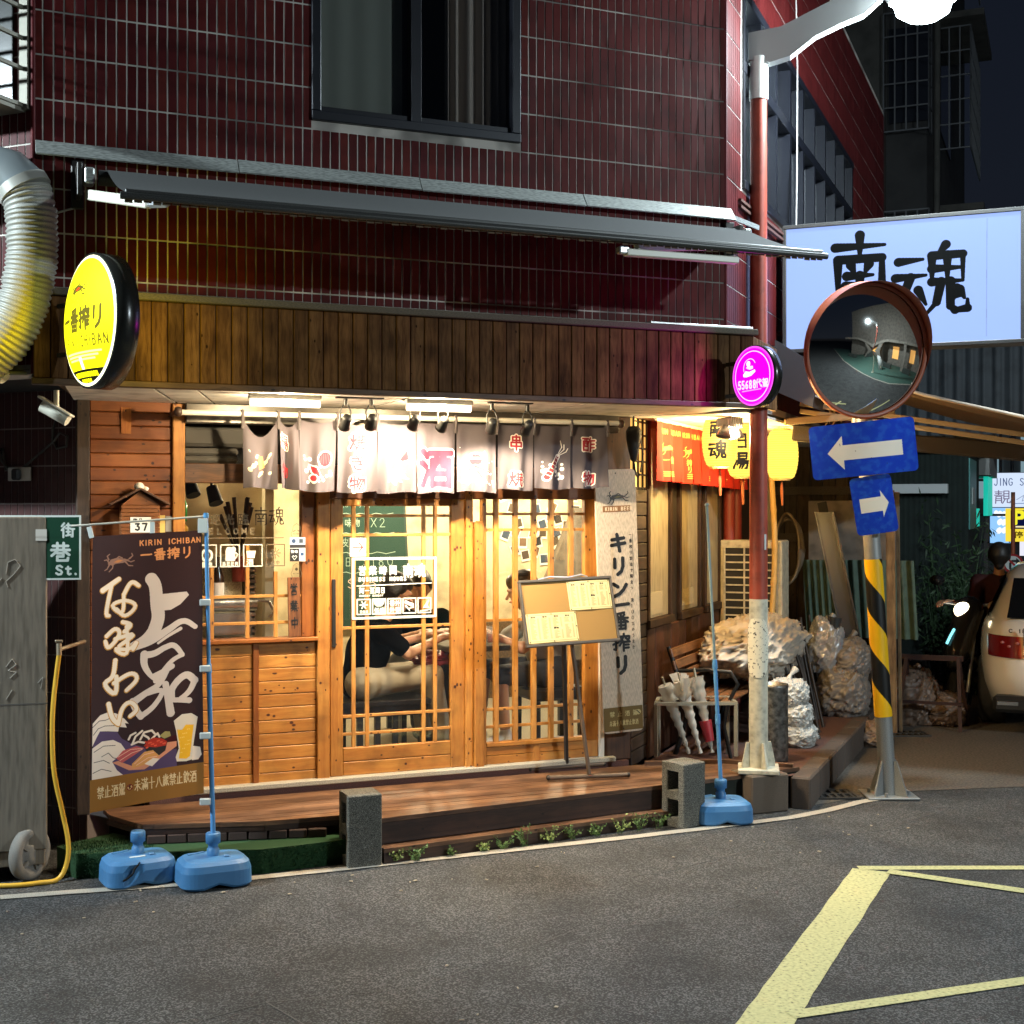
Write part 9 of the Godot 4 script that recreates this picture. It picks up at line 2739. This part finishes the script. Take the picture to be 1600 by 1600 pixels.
func people():
	var skin := flat("skin", lin(0.48, 0.27, 0.17), 0.5)
	skin.subsurf_scatter_enabled = true
	skin.subsurf_scatter_strength = 0.15
	var hairm := flat("hair_black", lin(0.012, 0.010, 0.009), 0.5)
	var black := rough_mat("tee_black", lin(0.005, 0.0045, 0.005), fine, Vector3.ONE * 8, 1.0)
	black.metallic_specular = 0.05
	var khaki := rough_mat("khaki", lin(0.50, 0.43, 0.29), fine, Vector3.ONE * 5, 0.85)
	var grey_ := rough_mat("tee_grey", lin(0.42, 0.42, 0.41), fine, Vector3.ONE * 6, 0.85)
	var navy := flat("shorts_dark", lin(0.02, 0.022, 0.028), 0.85)
	var white := flat("shoe_white", lin(0.6, 0.58, 0.55), 0.5)
	var dark := flat("shoe_dark", lin(0.03, 0.03, 0.03), 0.5)
	var z := -0.62
	figure("diner in a black tee and khaki trousers sitting behind the sliding door", {
		"head": Vector3(2.70, 1.36, z), "face": Vector3(0.95, -0.25, 0.1), "up": Vector3(0.2, 1, 0), "sl": Vector3(2.54, 1.14, z + 0.19), "sr": Vector3(2.54, 1.14, z - 0.19), "el": Vector3(2.70, 0.99, z + 0.24), "er": Vector3(2.72, 0.99, z - 0.26), "wl": Vector3(2.95, 1.07, z + 0.14), "wr": Vector3(2.95, 1.07, z - 0.14),
		"hl": Vector3(2.44, 0.79, z + 0.09), "hr": Vector3(2.44, 0.79, z - 0.09), "kl": Vector3(2.90, 0.83, z + 0.12), "kr": Vector3(2.89, 0.82, z - 0.14), "al": Vector3(2.98, 0.39, z + 0.14), "ar": Vector3(2.94, 0.39, z - 0.14), "tl": Vector3(3.13, 0.335, z + 0.16), "tr": Vector3(3.09, 0.335, z - 0.16)}, skin, black, khaki, hairm, dark, {"sleeve": 0.7, "cell": 0.015})
	figure("diner in a pale grey tee and dark shorts sitting behind the lattice panel", {
		"head": Vector3(3.64, 1.35, -0.72), "face": Vector3(-0.9, -0.2, -0.25), "up": Vector3(-0.15, 1, 0), "sl": Vector3(3.80, 1.12, -0.92), "sr": Vector3(3.78, 1.12, -0.54), "el": Vector3(3.58, 0.98, -0.98), "er": Vector3(3.56, 0.98, -0.50), "wl": Vector3(3.36, 1.09, -0.86), "wr": Vector3(3.36, 1.08, -0.62),
		"hl": Vector3(3.86, 0.79, -0.82), "hr": Vector3(3.86, 0.79, -0.62), "kl": Vector3(3.42, 0.80, -0.86), "kr": Vector3(3.43, 0.79, -0.58), "al": Vector3(3.38, 0.38, -0.84), "ar": Vector3(3.46, 0.38, -0.56), "tl": Vector3(3.24, 0.335, -0.86), "tr": Vector3(3.31, 0.335, -0.54)}, skin, grey_, navy, hairm, white, {"sleeve": 0.7, "leg": 0.0, "long": 0.04})
	figure("diner in black at the far side of the table, half hidden by the post", {
		"head": Vector3(3.14, 1.34, -1.5), "face": Vector3(-0.3, -0.2, 0.9), "up": Vector3(0, 1, 0.1), "sl": Vector3(3.33, 1.12, -1.52), "sr": Vector3(2.95, 1.12, -1.52), "el": Vector3(3.38, 0.98, -1.32), "er": Vector3(2.90, 0.98, -1.32), "wl": Vector3(3.24, 1.05, -1.12), "wr": Vector3(3.02, 1.05, -1.12),
		"hl": Vector3(3.24, 0.77, -1.55), "hr": Vector3(3.04, 0.77, -1.55), "kl": Vector3(3.26, 0.78, -1.15), "kr": Vector3(3.02, 0.78, -1.15), "al": Vector3(3.26, 0.38, -1.12), "ar": Vector3(3.02, 0.38, -1.12), "tl": Vector3(3.26, 0.335, -0.98), "tr": Vector3(3.02, 0.335, -0.98)}, skin, black, navy, hairm, dark, {"cell": 0.02})
	# rider on the scooter
	var R := func(x: float, y: float, o: float) -> Vector3: return Transform3D(Basis(Vector3.UP, R45), AT_R) * Vector3(x, y, o)
	figure("rider with dark hair and a dark red top sitting on the scooter", {
		"head": R.call(5.12, 1.47, 2.08), "face": Vector3(0.7, 0, -0.7), "up": Vector3(0, 1, 0), "sl": R.call(5.14, 1.24, 2.27), "sr": R.call(5.10, 1.24, 1.89), "el": R.call(4.96, 1.03, 2.32), "er": R.call(4.92, 1.03, 1.84), "wl": R.call(4.74, 1.06, 2.12), "wr": R.call(4.70, 1.06, 1.66),
		"hl": R.call(5.28, 0.85, 2.10), "hr": R.call(5.26, 0.85, 1.92), "kl": R.call(4.90, 0.86, 2.12), "kr": R.call(4.88, 0.86, 1.82), "al": R.call(4.92, 0.50, 2.10), "ar": R.call(4.90, 0.50, 1.80), "tl": R.call(4.76, 0.46, 2.10), "tr": R.call(4.74, 0.46, 1.78)}, skin, flat("top_wine", lin(0.045, 0.008, 0.010), 0.85), navy, hairm, dark, {"sleeve": 0.95, "cell": 0.02, "long": 0.02})
	# furniture for the diners
	var wood := flat("bench_black", lin(0.015, 0.013, 0.012), 0.4)
	var st := thing("dining_bench", "black slatted bench under the diner in the black tee", "bench")
	put("seat", bx(2.18, 2.86, 0.655, 0.69, -0.86, -0.38, 0.006), wood, st)
	put("apron", bx(2.20, 2.84, 0.585, 0.655, -0.84, -0.40), wood, st)
	for x in [2.23, 2.38, 2.50, 2.62, 2.81]:
		put("leg", bx(x - 0.018, x + 0.018, 0.29, 0.586, -0.43, -0.40), wood, st)
		put("leg", bx(x - 0.018, x + 0.018, 0.29, 0.586, -0.84, -0.81), wood, st)
	st = thing("dining_stool", "dark padded stool under the diner in the pale grey tee", "stool")
	put("seat", bx(3.66, 4.06, 0.60, 0.69, -0.92, -0.52, 0.02), wood, st)
	for x in [3.69, 4.03]:
		for q in [-0.89, -0.55]: put("leg", bx(x - 0.02, x + 0.02, 0.29, 0.60, q - 0.02, q + 0.02), wood, st)
	st = thing("dining_stool", "dark stool under the diner at the far side of the table", "stool")
	put("seat", bx(2.94, 3.34, 0.60, 0.68, -1.74, -1.36, 0.02), wood, st)
	for x in [2.98, 3.30]:
		for q in [-1.7, -1.4]: put("leg", bx(x - 0.02, x + 0.02, 0.29, 0.60, q - 0.02, q + 0.02), wood, st)
	var tb := thing("dining_table", "dark dining table between the seated diners", "table")
	put("tabletop", bx(2.98, 3.42, 0.985, 1.02, -1.10, -0.36, 0.006), wood, tb)
	for q in [-1.05, -0.42]: put("leg", bx(3.17, 3.23, 0.29, 0.985, q - 0.03, q + 0.03), wood, tb)
	var bagt := thing("handbag", "dark red shiny bag lying on the knees of the diner in khaki trousers", "bag")
	put("bag_body", lump(Vector3(2.92, 0.93, -0.55), Vector3(0.13, 0.055, 0.09), 61, 0.3), flat("bag_wine", lin(0.16, 0.02, 0.03), 0.25), bagt)
	var k := 0
	for q in [[3.12, -0.55], [3.20, -0.72], [3.33, -0.50]]:
		var gl := thing("drinking_glass", ["clear glass at the door side of the dining table", "clear glass in the middle of the dining table", "glass of red drink at the panel side of the dining table"][k], "glass", Vector3(q[0], 1.021, q[1]))
		var m := MB.new(); m.lathe([Vector2(0.0, 0.004), Vector2(0.030, 0.0), Vector2(0.034, 0.12), Vector2(0.031, 0.12), Vector2(0.027, 0.008)], 16)
		put("cup", m, pane_mat("tumbler", Color(0.95, 0.95, 0.95), 0.12), gl)
		m = MB.new(); m.cyl(Vector3(0, 0.009, 0), Vector3(0, 0.07, 0), 0.026, 0.029, 14)
		put("drink", m, flat("drink_red", lin(0.35, 0.05, 0.03), 0.1) if k == 2 else flat("drink_amber", lin(0.5, 0.3, 0.08), 0.1), gl)
		k += 1

# ---------------------------------------------------------------- what the round mirror and the light show behind the camera
func behind_camera():
	lamp_post("street_lamp", "red and white street lamp up the road, beyond the steel cart", Vector3(-4.9, 0.0, 1.0), -0.3, 55.0)
	lamp_post("street_lamp", "red and white street lamp across the road behind the viewer, at the opposite corner", Vector3(9.6, 0.0, 9.4), -2.6, 45.0)
	var m := MB.new()
	strip(pts("8.2,9.0 10.5,6.4 40,-4 40,30 4,30 6.4,14"), 0.005, m)
	tag(put("green_pavement", m, rough_mat("pavement_green", lin(0.07, 0.16, 0.12), fine, Vector3.ONE * 0.8, 0.8)), "green painted pavement of the opposite corner", "pavement", "", "structure")
	m = MB.new()
	ribbon(pts("4,30 6.4,14 7.6,10.4 8.3,8.9 9.2,7.6 10.5,6.5 16,4.2 40,-4"), 0.16, 0.010, m)
	tag(put("corner_line", m, mats["road_paint_white"]), "white line round the green pavement of the opposite corner", "road marking", "", "structure")
	var b := thing("opposite_building", "dark building across the road with lit ground-floor windows and a pillar", "building", Vector3(13.5, 0, 13.5), -2.2)
	put("wall", bx(-9, 9, 0, 9, -8, -0.6), rough_mat("opposite_wall", lin(0.20, 0.17, 0.14), stain, Vector3.ONE * 0.3, 0.85), b)
	put("canopy", bx(-9, 9, 3.0, 3.3, -0.6, 1.6), mats["opposite_wall"], b)
	for x in [-4.0, 0.0, 4.0]: put("pillar", bx(x - 0.25, x + 0.25, 0, 3.0, 1.0, 1.5), mats["opposite_wall"], b)
	for x in [-6.5, -2.5, 1.2, 3.0]: put("lit_window", bx(x, x + 1.3, 0.9, 2.5, -0.6, -0.55), glow("opposite_glow", Color(1.0, 0.72, 0.38), 0.5), b)
	for x in [-5.2, -1.2, 2.6, 6.2]: put("planter", bx(x - 0.9, x + 0.9, 0, 0.55, 1.7, 2.1, 0.03), rough_mat("planter_dark", lin(0.05, 0.06, 0.05), fine, Vector3.ONE, 0.9), b)
	var f := thing("water_tank", "pale plastic container standing on the green pavement of the opposite corner", "container", Vector3(11.2, 0, 10.6), -2.2)
	m = MB.new(); m.lathe([Vector2(0, 0), Vector2(0.28, 0), Vector2(0.30, 0.9), Vector2(0.2, 1.05), Vector2(0.2, 1.15), Vector2(0, 1.15)], 18)
	put("tank", m, flat("tank_pale", lin(0.5, 0.5, 0.48), 0.5), f)
